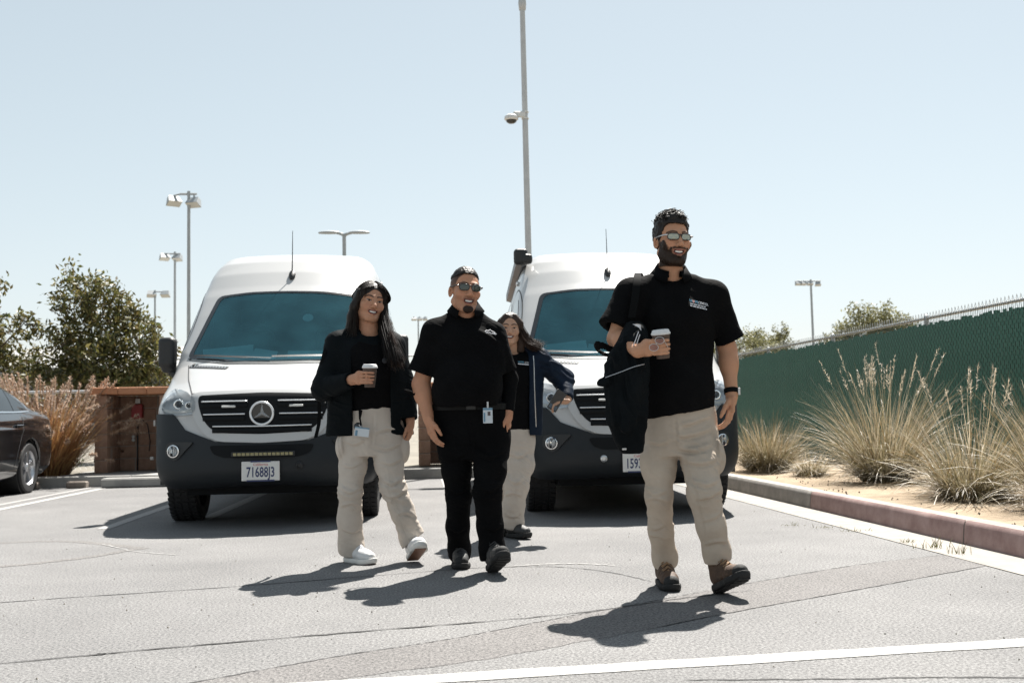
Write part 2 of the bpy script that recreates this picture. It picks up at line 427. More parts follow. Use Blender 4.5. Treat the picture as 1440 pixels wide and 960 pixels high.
def sheet(name, pts, z, m, parent=None, kind=None):
    o = mesh_obj(name, [(p[0], p[1], z) for p in pts], [tuple(range(len(pts)))], m, parent)
    if o.data.polygons[0].normal.z < 0: o.data.flip_normals()
    if kind: tag(o, kind=kind)
    return o
g = sheet('ground', [(-1500, -300), (1500, -300), (1500, 2500), (-1500, 2500)], -.05, M_EARTH, kind='structure')
KX = 3.41                                        # face of the kerb along the planting bed
lot = sheet('parking_lot', [(-45, -12), (3.09, -12), (3.09, 15.0), (-45, 15.0)], 0, M_ASPH, kind='structure')
tag(lot, 'pale worn asphalt parking lot with seams and stall lines')

def strip(name, pts, w, z, m, parent, jitter=0.0, seed=0, taper=True):
    """thin ribbon along a line on the ground, ragged edges"""
    P = spline([(p[0], p[1], 0) for p in pts], 14); r_ = np.random.default_rng(seed); V = []; n = len(P)
    for i, p in enumerate(P):
        t = nrm(P[min(i + 1, n - 1)] - P[max(i - 1, 0)]); a = np.array([-t[1], t[0], 0])
        e = 1.0
        if taper: e = min(1, min(i, n - 1 - i) / (n * .06) + .15)
        wa = w * e * (1 + jitter * r_.uniform(-1, 1)); off = jitter * w * r_.uniform(-.8, .8)
        V += [p + a * (wa / 2 + off) + [0, 0, z], p + a * (-wa / 2 + off) + [0, 0, z]]
    return mesh_obj(name, V, [(2 * i, 2 * i + 1, 2 * i + 3, 2 * i + 2) for i in range(n - 1)], m, parent)
# the darker repaired trench crossing the lot
A = spline([(-1.5, 3.2, 0), (-.73, 3.68, 0), (-.3, 3.97, 0), (.12, 4.2, 0), (.56, 4.52, 0), (.99, 4.81, 0), (1.58, 5.22, 0), (2.38, 5.73, 0), (3.07, 6.03, 0)], 12)
B = spline([(-1.2, 3.05, 0), (-.75, 3.36, 0), (-.28, 3.62, 0), (.2, 3.82, 0), (.55, 4.02, 0), (.95, 4.27, 0), (1.39, 4.56, 0), (2.05, 4.95, 0), (3.08, 5.58, 0)], 12)
n = len(A); V = []
for i in range(n):
    j = vnoise(np.array([[i * .6, 0, 0], [i * .6, 5, 0]])) * .010
    V += [A[i] + [0, j[0], .0012], B[i] + [0, j[1], .0012]]
mesh_obj('asphalt_patch', V, [(2 * i + 1, 2 * i + 3, 2 * i + 2, 2 * i) for i in range(n - 1)], M_PATCH, lot)
strip('patch_crack', [(a[0], a[1]) for a in A[::6]], .007, .0024, M_CRACK, lot, .9, 3)
strip('patch_crack', [(a[0], a[1]) for a in B[60::6]], .006, .0024, M_CRACK, lot, .9, 4)
strip('seam_crack', [(-6.0, 4.5), (-4, 4.98), (-2.07, 5.44), (-1.76, 5.52), (-.97, 5.71), (.18, 6.07), (.51, 6.10), (.79, 6.03), (1.03, 5.76), (1.18, 5.4)], .010, .0018, M_CRACK, lot, .6, 5)
strip('seam_crack', [(-5, 3.15), (-1.54, 4.06), (-1.17, 4.17), (-.33, 4.38), (.55, 4.59), (.98, 4.78), (1.21, 4.9), (1.6, 5.05)], .011, .003, M_CRACK, lot, .7, 6)
strip('seam_crack', [(.84, 3.42), (1.3, 3.36), (1.74, 3.31), (2.2, 3.22)], .012, .0018, M_CRACK, lot, .6, 7)
strip('tyre_mark', [(-4.4, 8.05), (-3.12, 8.18), (-2.83, 8.22), (-2.47, 8.06), (-2.04, 7.66), (-1.9, 7.5)], .09, .0012, M_TYRE_MARK, lot, .25, 8)
strip('tyre_mark', [(-4.0, 6.4), (-2.6, 6.82), (-2.39, 6.97), (-2.22, 7.1), (-2.05, 7.36), (-1.95, 7.6)], .08, .0020, M_TYRE_MARK, lot, .25, 9)
strip('chalk_mark', [(-2.3, 7.9), (-1.95, 7.4), (-1.6, 7.12)], .012, .003, M_PAINT_OLD, lot, .8, 10)
strip('chalk_mark', [(.5, 6.13), (.85, 6.16), (1.1, 6.02)], .022, .003, M_PAINT_OLD, lot, .6, 11)
# painted lines
def line(a, b, w, m):
    return strip('painted_line', [a, tuple(np.array(a) * .66 + np.array(b) * .34), tuple(np.array(a) * .33 + np.array(b) * .67), b], w, .0026, m, lot, .05, int(abs(a[0]) * 97 + 500), taper=False)
line((-3.4, 3.28), (3.08, 3.83), .115, M_PAINT)
line((-2.62, 9.0), (-2.62, 9.0 + 5.9), .10, M_PAINT_OLD)
line((-1.93, 9.6), (-1.86, 14.8), .12, M_PAINT_OLD)
line((-4.42, 9.2), (-4.25, 14.9), .10, M_PAINT)
line((-4.72, 9.2), (-4.50, 14.9), .08, M_PAINT_OLD)
line((.32, 9.0), (.32, 14.9), .10, M_PAINT_OLD)
line((-7.4, 9.2), (-7.2, 14.9), .10, M_PAINT)
# gutter pan, kerb stones, planting bed
gut = sheet('gutter', [(3.06, -12), (KX + .02, -12), (KX + .02, 15.0), (3.06, 15.0)], .004, M_CONC, kind='structure')
tag(gut, 'pale concrete gutter pan between the asphalt and the kerb')
kerb = empty('kerb', (KX, 0, 0)); tag(kerb, 'low concrete kerb along the planting bed, near stretch painted faded red', kind='structure')
prof = [(0, 0), (.012, .12), (.02, .14), (.035, .15), (.15, .153), (.15, -.05), (0, -.05)]
for (y0, y1, red) in [(-8, .4, 1), (.4, 3.44, 1), (3.44, 6.46, 1), (6.46, 9.1, 1), (9.1, 12.1, 0), (12.1, 15.1, 0), (15.1, 18.1, 0), (18.1, 24.1, 0), (24.1, 32, 0)]:
    mb = MB(); mb.prism(prof, y1 - y0 - .008, c=(0, y0 + .004, 0)); k_ = mb.build('kerb_stone', M_CONC if red else M_CONC_GREY, kerb)
    V = []; n = 24
    for i in range(n + 1):
        y = y0 + .006 + (y1 - y0 - .012) * i / n; e = vnoise(np.array([[y * 3, 1.3, 0]]))[0] * .006
        V += [(-.003, y, .002), (.009, y, .118), (.017, y, .141), (.030 + e, y, .153)]
    Fc = []
    for i in range(n):
        for j in range(3): Fc.append((4 * i + j, 4 * i + j + 1, 4 * i + 4 + j + 1, 4 * i + 4 + j))
    mesh_obj('kerb_face', V, Fc, M_KERBPAINT if red else M_KERBGREY, k_, smooth=True)
# bed of decomposed granite
nx, ny = 46, 200; xs = np.linspace(3.55, 8.2, nx); ys = np.linspace(-6, 34, ny); X, Y = np.meshgrid(xs, ys, indexing='ij')
Z = .135 + .03 * fbm(np.c_[X.ravel() * 1.3, Y.ravel() * 1.3, np.zeros(X.size)], 5, 4).reshape(X.shape) * np.clip((X - 3.55) / .5, 0.1, 1)
V = np.c_[X.ravel(), Y.ravel(), Z.ravel()]; I, J = np.meshgrid(np.arange(nx - 1), np.arange(ny - 1), indexing='ij')
q = (I * ny + J).ravel(); bed = mesh_obj('planting_bed', V, np.c_[q, q + ny, q + ny + 1, q + 1], M_SOIL, smooth=True)
tag(bed, 'tan granite soil of the planting bed by the green fence', kind='structure')
# pebbles and litter on bed and asphalt
mb = MB()
for i in range(900):
    if i < 620: x, y = rng.uniform(3.58, 6.2), rng.uniform(4, 20); z = .145
    else: x, y = rng.uniform(-3, 3), rng.uniform(3.4, 12); z = .002
    s_ = rng.uniform(.004, .012) if i < 620 else rng.uniform(.002, .005)
    P = np.array([(1, 0, 0), (-.5, .8, 0), (-.5, -.8, 0), (0, 0, 1), (0, 0, -1)]) * s_ * rng.uniform(.7, 1.3, (5, 3)); P = P @ rotz(rng.uniform(0, 6)).T
    mb.raw(P + (x, y, z), [(0, 1, 3), (1, 2, 3), (2, 0, 3), (1, 0, 4), (2, 1, 4), (0, 2, 4)])
tag(mb.build('gravel', mat('pebble', (.13, .11, .09), .9, col2=(.3, .26, .2), nscale=40)), 'loose pebbles and grit scattered over soil and asphalt', 'gravel', kind='stuff')

# rear kerb, planting strip and concrete apron at the head of the stalls
rk = empty('rear_kerb', (0, 15.0, 0)); tag(rk, 'concrete kerb across the head of the parking stalls', kind='structure')
for i in range(12):
    x0 = -22 + i * 3.0
    if x0 > 3.2: continue
    x1 = min(x0 + 3.0, KX)
    mb = MB(); mb.prism([(y, z) for y, z in prof], x1 - x0 - .01, R=rotz(-math.pi / 2) @ np.diag([1, -1, 1]), c=(0, 0, 0))
    V = np.concatenate(mb.V); V = np.c_[V[:, 1], -V[:, 0] if V[:, 0].max() <= 0 else V[:, 0], V[:, 2]]
    P = np.array([(x, y, z) for x in (x0 + .005, x1 - .005) for (y, z) in prof]); m_ = len(prof)
    Fc = [tuple(range(m_)), tuple(range(2 * m_ - 1, m_ - 1, -1))] + [(j, m_ + j, m_ + (j + 1) % m_, (j + 1) % m_) for j in range(m_)]
    o = mesh_obj('kerb_stone', P, Fc, M_CONC_GREY, rk)
    bm = bmesh.new(); bm.from_mesh(o.data); bmesh.ops.recalc_face_normals(bm, faces=bm.faces[:]); bm.to_mesh(o.data); bm.free()
sheet('planting_strip', [(-45, 15.14), (3.42, 15.14), (3.42, 24), (-45, 24)], .13, M_EARTH, kind='structure')
sheet('concrete_apron', [(-5.05, 15.16), (-3.1, 15.16), (-3.1, 16.9), (-5.05, 16.9)], .146, M_CONC_GREY, kind='structure')
for x, w, lab in ((-5.28, .22, 'short low concrete block by the rear kerb near the black car'), (-4.66, .26, 'short low concrete block by the rear kerb before the brown enclosure')):
    mb = MB(); mb.box((0, 0, .045), (w, .14, .09), bev=.015)
    o = mb.build('kerb_block', mat('brown_concrete', (.16, .13, .11), .9, col2=(.22, .19, .16))); o.location = (x, 14.87, 0)
    tag(o, lab, 'kerb block', 'low blocks by the rear kerb')
mb = MB(); mb.box((0, 0, .065), (1.1, .26, .13), bev=.02); o = mb.build('wheel_stop', M_CONC_GREY); o.location = (-3.75, 14.8, 0)
tag(o, 'pale concrete wheel stop before the brown block enclosure', 'wheel stop')
# ------------------------------------------------------------------ green slatted chain-link fence
M_SLAT = mat('green_slat', (.026, .105, .078), .45, col2=(.045, .160, .120), nscale=3, stretch=(1, 6, .4), bump=.2, bscale=40)
M_WIRE_G = mat('green_coated_wire', (.006, .030, .022), .5)
M_GALV = mat('galvanised_steel', (.42, .43, .43), .45, metal=.7, col2=(.55, .56, .56), nscale=12)
def chain_mesh(length, z0, z1, pitch, r, vertical_axis=True):
    """woven zigzag wires along +Y; flat crossed wires of square section"""
    V = []; Fc = []; n = 0; h = pitch / 2.0; dz = pitch * .62
    nz = int((z1 - z0) / dz); cols = int(length / h)
    for c in range(cols):
        ph = c % 2; P = []
        for k in range(nz + 1):
            s_ = 1 if (k + ph) % 2 else -1
            P.append((-.002 + .010 * s_, c * h + s_ * h * .56, z0 + k * dz))
        P = np.array(P)
        base = n
        for k, p in enumerate(P):
            V += [p + (r, 0, 0), p + (-r * .5, r * .9, 0), p + (-r * .5, -r * .9, 0)]
        for k in range(nz):
            for j in range(3): Fc.append((base + 3 * k + j, base + 3 * k + (j + 1) % 3, base + 3 * k + 3 + (j + 1) % 3, base + 3 * k + 3 + j))
        n += 3 * (nz + 1)
    return np.array(V), np.array(Fc)
FX, FY0, FY1 = 5.95, 3.0, 34.0
fen = empty('slatted_fence', (FX, FY0, .12), label='tall green chain-link fence with woven green privacy slats', cat='fence')
L_ = FY1 - FY0
V, Fc = chain_mesh(L_, .03, 1.86, .072, .0034)
w = mesh_obj('chain_link_wire', V, Fc, M_WIRE_G, fen); tag(w, kind='stuff')
# loose twisted wire ends above the rail
mb = MB()
for i in range(int(L_ / .072)):
    y = i * .072
    mb.tube([(0, y - .03, 1.79), (0, y, 1.86), (0.004, y + .005, 1.868)], .0028, 3, False); mb.tube([(0, y + .03, 1.79), (0, y, 1.86)], .0028, 3, False)
tag(mb.build('wire_selvage', M_GALV, fen), kind='stuff')
mb = MB(); mb.tube([(.03, 0, 1.80), (.03, L_, 1.80)], .018, 10); mb.build('top_rail', M_GALV, fen, smooth=True, sharp=50)
for i in range(12):
    mb = MB(); mb.tube([(.035, 0, -.2), (.035, 0, 1.80)], .03, 10); mb.lathe([(.033, 1.80), (.03, 1.83), (.012, 1.845), (0, 1.848)], 10, c=(.035, 0, 0))
    o = mb.build('post', M_GALV, fen, smooth=True, sharp=50); o.location = (0, .4 + i * 2.85, 0)
# slats: each one a strip threaded through the wire
mb = MB(); prof_ = [(-.003, -.031), (.0015, -.015), (.002, .015), (-.003, .031)]
P = []
for z in (.02, .65, 1.2, 1.735):
    for x, y in prof_: P.append((x, y, z))
Fc = [(4 * k + j, 4 * k + j + 1, 4 * k + 5 + j, 4 * k + 4 + j) for k in range(3) for j in range(3)]
slat_me = None; rs = random.Random(3); far = MB()
for i in range(int(L_ / .0555)):
    y = i * .0555; Y = FY0 + y; dz = rs.uniform(-.03, .012); tl = rs.uniform(-.0015, .0015); gap = False
    if gap: continue
    if 9.2 < Y < 24.5:
        if slat_me is None:
            slat_me = mesh_obj('slat', P, Fc, M_SLAT, fen, smooth=True); o = slat_me
        else:
            o = slat_me.copy(); COL.objects.link(o); o.parent = fen
        o.location = (0, y + (.006 if rs.random() < .04 else 0), dz); o.rotation_euler = (tl, 0, rs.uniform(-.02, .02) + .12)
    else:
        far.raw(np.array(P) @ rotz(.12).T + (0, y, dz), Fc)
tag(far.build('slat_rows', M_SLAT, fen, smooth=True), kind='stuff')
mb = MB()
for z in (1.62,):
    mb.tube([(.012, 0, z), (.012, L_, z)], .006, 4)
mb.build('tension_wire', M_WIRE_G, fen)

# low chain-link fence behind the stalls (left)
def low_fence(name, x0, x1, Yf, h, label, step=2.4, pitch=.085):
    f = empty(name, (x0, Yf, .12), -math.pi / 2, label, 'fence')
    L = x1 - x0; V, Fc = chain_mesh(L, .03, h, pitch, .0022)
    tag(mesh_obj('chain_link_wire', V, Fc, M_GALV, f), kind='stuff')
    mb = MB(); mb.tube([(0, 0, h), (0, L, h)], .026, 8); mb.build('top_rail', M_GALV, f, smooth=True, sharp=50)
    k = 0
    while k * step <= L:
        mb = MB(); mb.tube([(.02, 0, -.2), (.02, 0, h + .03)], .03, 8); o = mb.build('post', M_GALV, f, smooth=True, sharp=50); o.location = (0, k * step, 0); k += 1
    f.rotation_euler = (0, 0, -math.pi / 2); f.scale = (1, 1, 1)
    return f
low_fence('low_fence', -13.0, -3.4, 17.3, 1.26, 'low galvanised chain-link fence behind the plumed grass')
low_fence('tall_fence', -34, 2, 30, 2.5, 'tall galvanised chain-link fence far behind the left tree', 3.2, .16)
# ------------------------------------------------------------------ block enclosures
M_BLOCK = mat('split_face_block', (.25, .150, .105), .95, col2=(.36, .23, .165), nscale=9, bump=1.0, bscale=55, bdist=.012)
M_CAP = mat('terracotta_cap', (.36, .155, .075), .85, col2=(.46, .22, .12), nscale=7, bump=.4, bscale=60)
M_MORTAR = mat('mortar', (.30, .24, .20), .95)
M_RED = mat('red_enamel', (.30, .02, .02), .4)
M_WHITE_PL = mat('white_plastic', (.6, .6, .58), .5)
M_DARKBOX = mat('dark_box', (.02, .02, .022), .6)
def enclosure(x0, label, W=1.12, fit=True):
    e = empty('block_enclosure', (x0, 15.85, .14), 0, label, 'enclosure', 'brown block enclosures at the head of the stalls')
    bw = .39; bh = .19; blk = {}
    def block(x, y, z, w, d):
        key = (round(w, 3), round(d, 3))
        if key not in blk:
            mb = MB(); mb.box((0, 0, 0), (w - .012, d - .012, bh - .012), bev=.008); o = mb.build('block', M_BLOCK, e); blk[key] = o
        else:
            o = blk[key].copy(); COL.objects.link(o); o.parent = e
        o.location = (x, y + rnd.uniform(-.003, .003), z + bh / 2)
    for r in range(6):
        z = r * bh
        block(.1, .1, z, .19, .19); block(W - .1, .1, z, .19, .19)                    # piers
        for yy in ((.3, .5, .7) if r % 2 == 0 else (.4, .6)):
            block(.1, yy if r % 2 == 0 else yy, z, .19, .19); block(W - .1, yy, z, .19, .19)
        xs = [.3, .5, .7, .9] if r % 2 == 0 else [.2, .4, .6, .8, .95]
        for xx in (np.arange(3) * .31 + .255): block(xx + (.02 if r % 2 else 0), .8, z, .30, .19)
    mb = MB(); mb.box((.1, .42, .57), (.165, .80, 1.135)); mb.box((W - .1, .42, .57), (.165, .80, 1.135)); mb.box((W / 2, .8, .57), (W - .2, .165, 1.135)); mb.build('mortar_core', M_MORTAR, e)
    for i in range(3):
        w = (W + .1) / 3; mb = MB(); mb.box((0, 0, 0), (w - .006, 1.02, .105), bev=.012); o = mb.build('cap_stone', M_CAP, e); o.location = (-.05 + w * (i + .5), .45, 1.2)
    # meters and valves inside
    mb = MB(); mb.box((.45, .66, .9), (.16, .1, .22), bev=.01); mb.build('red_box', M_RED, e)
    mb = MB(); mb.box((.47, .60, 1.06), (.07, .02, .07), bev=.004); mb.box((.80, .3, .72), (.03, .08, .09), bev=.004); mb.box((.77, .25, .20), (.05, .05, .05), bev=.008); mb.build('tag_plate', M_WHITE_PL, e)
    mb = MB()
    mb.tube([(.45, .68, .0), (.45, .68, .8)], .010, 8); mb.tube([(.62, .68, .3), (.64, .66, .45), (.60, .66, .7), (.50, .66, .80)], .007, 8)
    mb.tube([(.80, .6, 0), (.80, .6, .75)], .010, 8); mb.build('conduit', M_DARKBOX, e, smooth=True)
    mb = MB(); mb.lathe([(.022, -.01), (.025, .0), (.012, .012), (0, .014)], 12, R=RX90, c=(.40, .62, .52)); mb.lathe([(.022, -.01), (.025, .0), (.012, .012), (0, .014)], 12, R=RX90, c=(.40, .62, .47)); mb.build('lamp_knob', M_WHITE_PL, e, smooth=True)
    return e
enclosure(-4.75, 'brown block enclosure with terracotta cap beside the plumed grass')
enclosure(-.05, 'brown block enclosure glimpsed between the two vans', 1.12)

# ------------------------------------------------------------------ far building
M_ROOF = mat('pale_metal_roof', (.30, .30, .29), .6, col2=(.36, .36, .35), nscale=.8)
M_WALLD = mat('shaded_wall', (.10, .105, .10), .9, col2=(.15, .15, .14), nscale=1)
M_POSTC = mat('painted_post', (.35, .35, .34), .6)
b = empty('long_shed', (-27, 55, 0), label='long low building with a pale metal roof behind the left trees', cat='building')
mb = MB(); mb.prism([(0, 3.55), (0, 3.75), (3.2, 4.95), (6.4, 3.75), (6.4, 3.55), (3.2, 4.75)], 24.0, R=rotz(-math.pi / 2)); 
V = np.concatenate(mb.V); V = np.c_[V[:, 1] * 1.0, V[:, 0], V[:, 2]]
P2 = []
for x in (0, 24.0):
    for (y, z) in [(-.6, 3.45), (-.6, 3.72), (3.2, 4.95), (7, 3.72), (7, 3.45), (3.2, 4.68)]: P2.append((x, y, z))
Fc = [(0, 1, 2, 3, 4, 5), (11, 10, 9, 8, 7, 6)] + [(j, 6 + j, 6 + (j + 1) % 6, (j + 1) % 6) for j in range(6)]
o = mesh_obj('roof', P2, Fc, M_ROOF, b); bm = bmesh.new(); bm.from_mesh(o.data); bmesh.ops.recalc_face_normals(bm, faces=bm.faces[:]); bm.to_mesh(o.data); bm.free()
for i in range(24):
    mb = MB(); mb.box((i + .5, 1.28, 4.345), (.05, 3.98, .05), R=rotx(math.atan2(1.23, 3.8))); mb.build('roof_seam', M_ROOF, b)
mb = MB(); mb.box((12, 4.5, 1.75), (23.6, .2, 3.5)); mb.build('wall', M_WALLD, b)
for i in range(9):
    mb = MB(); mb.box((0, 0, 1.72), (.2, .2, 3.44)); o = mb.build('post', M_POSTC, b); o.location = (.3 + i * 2.92, .1, 0)
for i in range(8):
    mb = MB(); mb.box((1.8 + i * 2.92, 4.37, 1.7), (1.9, .06, 1.3)); mb.build('window', M_DARKBOX, b)
mb = MB(); mb.box((12.4, 3.2, 5.1), (.9, .9, .5), bev=.05); mb.build('roof_unit', M_POSTC, b)

# ------------------------------------------------------------------ lamp posts
M_POLE = mat('grey_pole_paint', (.30, .32, .33), .5, col2=(.36, .38, .39), nscale=6)
M_POLE_L = mat('pale_pole_paint', (.40, .41, .41), .5, col2=(.47, .48, .48), nscale=6)
M_LENS = mat('lamp_lens', (.55, .55, .52), .3)
def pole(name, base, top, r0, r1, label, m, cat='lamp post'):
    e = empty(name, (base[0], base[1], 0), label=label, cat=cat)
    d = np.asarray(top) - np.array([base[0], base[1], 0])
    mb = MB(); mb.tube([(0, 0, 0), tuple(d * .5), tuple(d)], [r0, (r0 + r1) / 2, r1], 12); mb.build('pole', m, e, smooth=True, sharp=50)
    mb = MB(); mb.lathe([(r0 * 2.2, 0), (r0 * 2.2, .12), (r0 * 1.2, .2)], 12); mb.build('base_flange', m, e, smooth=True, sharp=40)
    return e, d
# tall central pole with dome camera
pt = at(731.5, -110, 19); pb = at(743, 350, 19); dz = (pt - pb) / (pt[2] - pb[2]); base = pb - dz * pb[2]
e, d = pole('light_pole', base, pt, .066, .046, 'tall grey light pole with dome camera rising behind the right van', M_POLE_L)
mb = MB(); hp = d * (8.5 / d[2]); mb.lathe([(.062, -.12), (.075, .0), (.05, .5)], 12, c=tuple(hp)); mb.build('pole_collar', M_POLE_L, e, smooth=True)
for s_ in (-1, 1):
    mb = MB(); mb.tube([tuple(d), tuple(d + [s_ * .5, 0, .25]), tuple(d + [s_ * 1.0, 0, .3])], .035, 8); mb.build('arm', M_POLE_L, e, smooth=True)
    mb = MB(); mb.box(tuple(d + [s_ * 1.3, 0, .3]), (.7, .32, .12), bev=.04); mb.build('lamp_head', M_POLE_L, e)
cz = d * (6.33 / d[2])
mb = MB(); mb.box(tuple(cz + [-.1, -.05, .06]), (.2, .06, .1), bev=.01); mb.tube([tuple(cz + [-.02, -.05, .1]), tuple(cz + [-.2, -.05, .1]), tuple(cz + [-.24, -.05, .03])], .025, 8)
for zz in (.0, .12):
    mb.lathe([(.068, zz - .012), (.072, zz), (.068, zz + .012)], 14, c=tuple(cz))
mb.build('camera_bracket', M_WHITE_PL, e, smooth=True, sharp=40)
mb = MB(); mb.lathe([(0, .06), (.08, .055), (.125, .02), (.13, -.03), (.105, -.05)], 20, c=tuple(cz + [-.26, -.05, -.0])); cb = mb.build('dome_camera', M_WHITE_PL, e, smooth=True, sharp=60)
mb = MB(); mb.lathe([(.10, -.045), (.09, -.08), (.05, -.105), (0, -.112)], 20, c=tuple(cz + [-.26, -.05, 0])); mb.build('dome_glass', mat('smoked_dome', (.03, .028, .026), .12), cb, smooth=True)
# floodlight poles, left
def flood(e, c, s_, aim):
    mb = MB(); R = rotz(aim) @ rotx(math.radians(-28))
    mb.box(tuple(c), (.95 * s_, .62 * s_, .55 * s_), R=R, taper=(.72, .6), bev=0); h = mb.build('lamp_head', M_POLE, e)
    mb = MB(); P = np.array([(-.46, -.30, -.29), (.46, -.30, -.29), (.46, .30, -.29), (-.46, .30, -.29)]) * s_ @ R.T + c; mb.raw(P, [(0, 3, 2, 1)]); mb.build('lens', M_LENS, h)
def flood_pole(px, py, Y, heads, bar, label, r=.075, hs_=1.0):
    p = at(px, py, Y); e, d = pole('floodlight_pole', (p[0] + .02, Y), p, r, r * .72, label, M_POLE)
    x0 = at(bar[0], py, Y)[0] - p[0]; x1 = at(bar[1], py, Y)[0] - p[0]
    mb = MB(); mb.tube([tuple(d + [x0, 0, -.12]), tuple(d + [x1, 0, -.12])], .05, 6); mb.build('crossbar', M_POLE, e)
    for hx, hy, aim in heads:
        q = at(hx, hy, Y) - np.array([e.location.x, e.location.y, 0])
        bx_ = np.clip(q[0], d[0] + x0, d[0] + x1)
        mb = MB(); mb.tube([(bx_, 0, d[2] - .12), tuple(q + [0, 0, .2])], .04, 6); mb.build('bracket', M_POLE, e)
        flood(e, q, hs_, aim)
    return e
flood_pole(265.5, 269, 45, [(244, 282, .6), (273, 284, -.4)], (254, 277), 'tallest floodlight pole with two lamps, left of the white van', .09, .62)
flood_pole(246, 354, 64, [(231, 361, .6), (250, 362, -.4)], (239, 254), 'shorter floodlight pole with two lamps beside the tallest one', .09, .62)
flood_pole(218, 408, 80, [(213, 413, .3), (233, 413, -.2)], (210, 236), 'small distant floodlight pole peeking behind the left tree', .09, .72)
flood_pole(1140, 393, 80, [(1122, 398, .2), (1130, 398, .2), (1139, 398, 0), (1150, 399, -.2)], (1118, 1154), 'distant stadium floodlight pole above the green fence', .11, .5)
flood_pole(588, 446, 90, [(582, 448, .3), (590, 448, 0), (598, 448, -.3)], (580, 600), 'tiny far floodlight pole between van and man in sunglasses', .08, .45)
flood_pole(1075, 476, 62, [(1070, 479, .3), (1081, 479, -.3)], (1066, 1084), 'small lamp with two heads by the hazy far tree', .05, .3)
# twin-arm street lamp
p = at(484, 331, 40); e, d = pole('street_lamp', (p[0], 40), p, .09, .07, 'twin-arm street lamp rising behind the left van', M_POLE)
for s_ in (-1, 1):
    mb = MB(); mb.tube([tuple(d), tuple(d + [s_ * .12, 0, .06]), tuple(d + [s_ * .30, 0, .10])], [.07, .06, .045], 8); mb.build('arm', M_POLE, e, smooth=True)
    f_ = Field((-.1, -.3, -.2), (.85, .3, .2), .02); f_.ell((.38, 0, 0), (.42, .17, .085), k=0); f_.cut((0, 0, -.03), (0, 0, -1)); V, Q = f_.mesh()
    V = V * (s_, 1, 1) + d + [s_ * .18, 0, .1]
    if s_ < 0: Q = Q[:, ::-1]
    mesh_obj('lamp_head', V, Q, M_POLE, e, smooth=True)
# ------------------------------------------------------------------ plants
M_STRAW = mat('straw_blades', (.30, .24, .12), .75, attr=True)
M_BARK = mat('bark', (.09, .065, .045), .95, col2=(.14, .105, .075), nscale=20, bump=.8, bscale=40)
def leafmat(name, trans=.35):
    m = mat(name, (.06, .09, .03), .5, attr=True); t = m.node_tree; N = t.nodes; L = t.links; b = N['Principled BSDF']
    tr = N.new('ShaderNodeBsdfTranslucent'); a = [n for n in N if n.type == 'ATTRIBUTE'][0]
    mx = N.new('ShaderNodeMixShader'); mx.inputs[0].default_value = trans; L.new(a.outputs['Color'], tr.inputs['Color'])
    L.new(b.outputs[0], mx.inputs[1]); L.new(tr.outputs[0], mx.inputs[2]); L.new(mx.outputs[0], N['Material Output'].inputs['Surface']); return m
M_LEAF = leafmat('leaf', .35); M_STRAWT = leafmat('dry_grass', .3)
def ribbons(base, d0, length, droop, width, cols, segs=5, tipc=None, seed=0):
    """arching blades: base (n,3), initial direction (n,3), one mesh"""
    n = len(base); r_ = np.random.default_rng(seed); V = np.zeros((n, segs + 1, 2, 3)); C = np.zeros((n, segs + 1, 2, 3))
    side = np.cross(d0, [0, 0, 1]) + r_.normal(0, .25, (n, 3)); side /= np.linalg.norm(side, axis=1)[:, None] + 1e-9
    p = base.copy(); d = d0 / np.linalg.norm(d0, axis=1)[:, None]
    for k in range(segs + 1):
        t = k / segs; w = width * (1 - .85 * t ** 1.5)
        V[:, k, 0] = p + side * w[:, None] / 2; V[:, k, 1] = p - side * w[:, None] / 2
        c = cols if tipc is None else cols * (1 - t) + tipc * t
        C[:, k, 0] = c; C[:, k, 1] = c
        p = p + d * (length / segs)[:, None]; d = d + np.array([0, 0, -1.0]) * (droop / segs * (1 + t))[:, None] + r_.normal(0, .03, d.shape); d /= np.linalg.norm(d, axis=1)[:, None]
    idx = np.arange(n)[:, None] * (segs + 1) * 2 + np.arange(segs)[None, :] * 2
    Q = np.stack([idx, idx + 1, idx + 3, idx + 2], -1).reshape(-1, 4)
    return V.reshape(-1, 3), Q, C.reshape(-1, 3), p
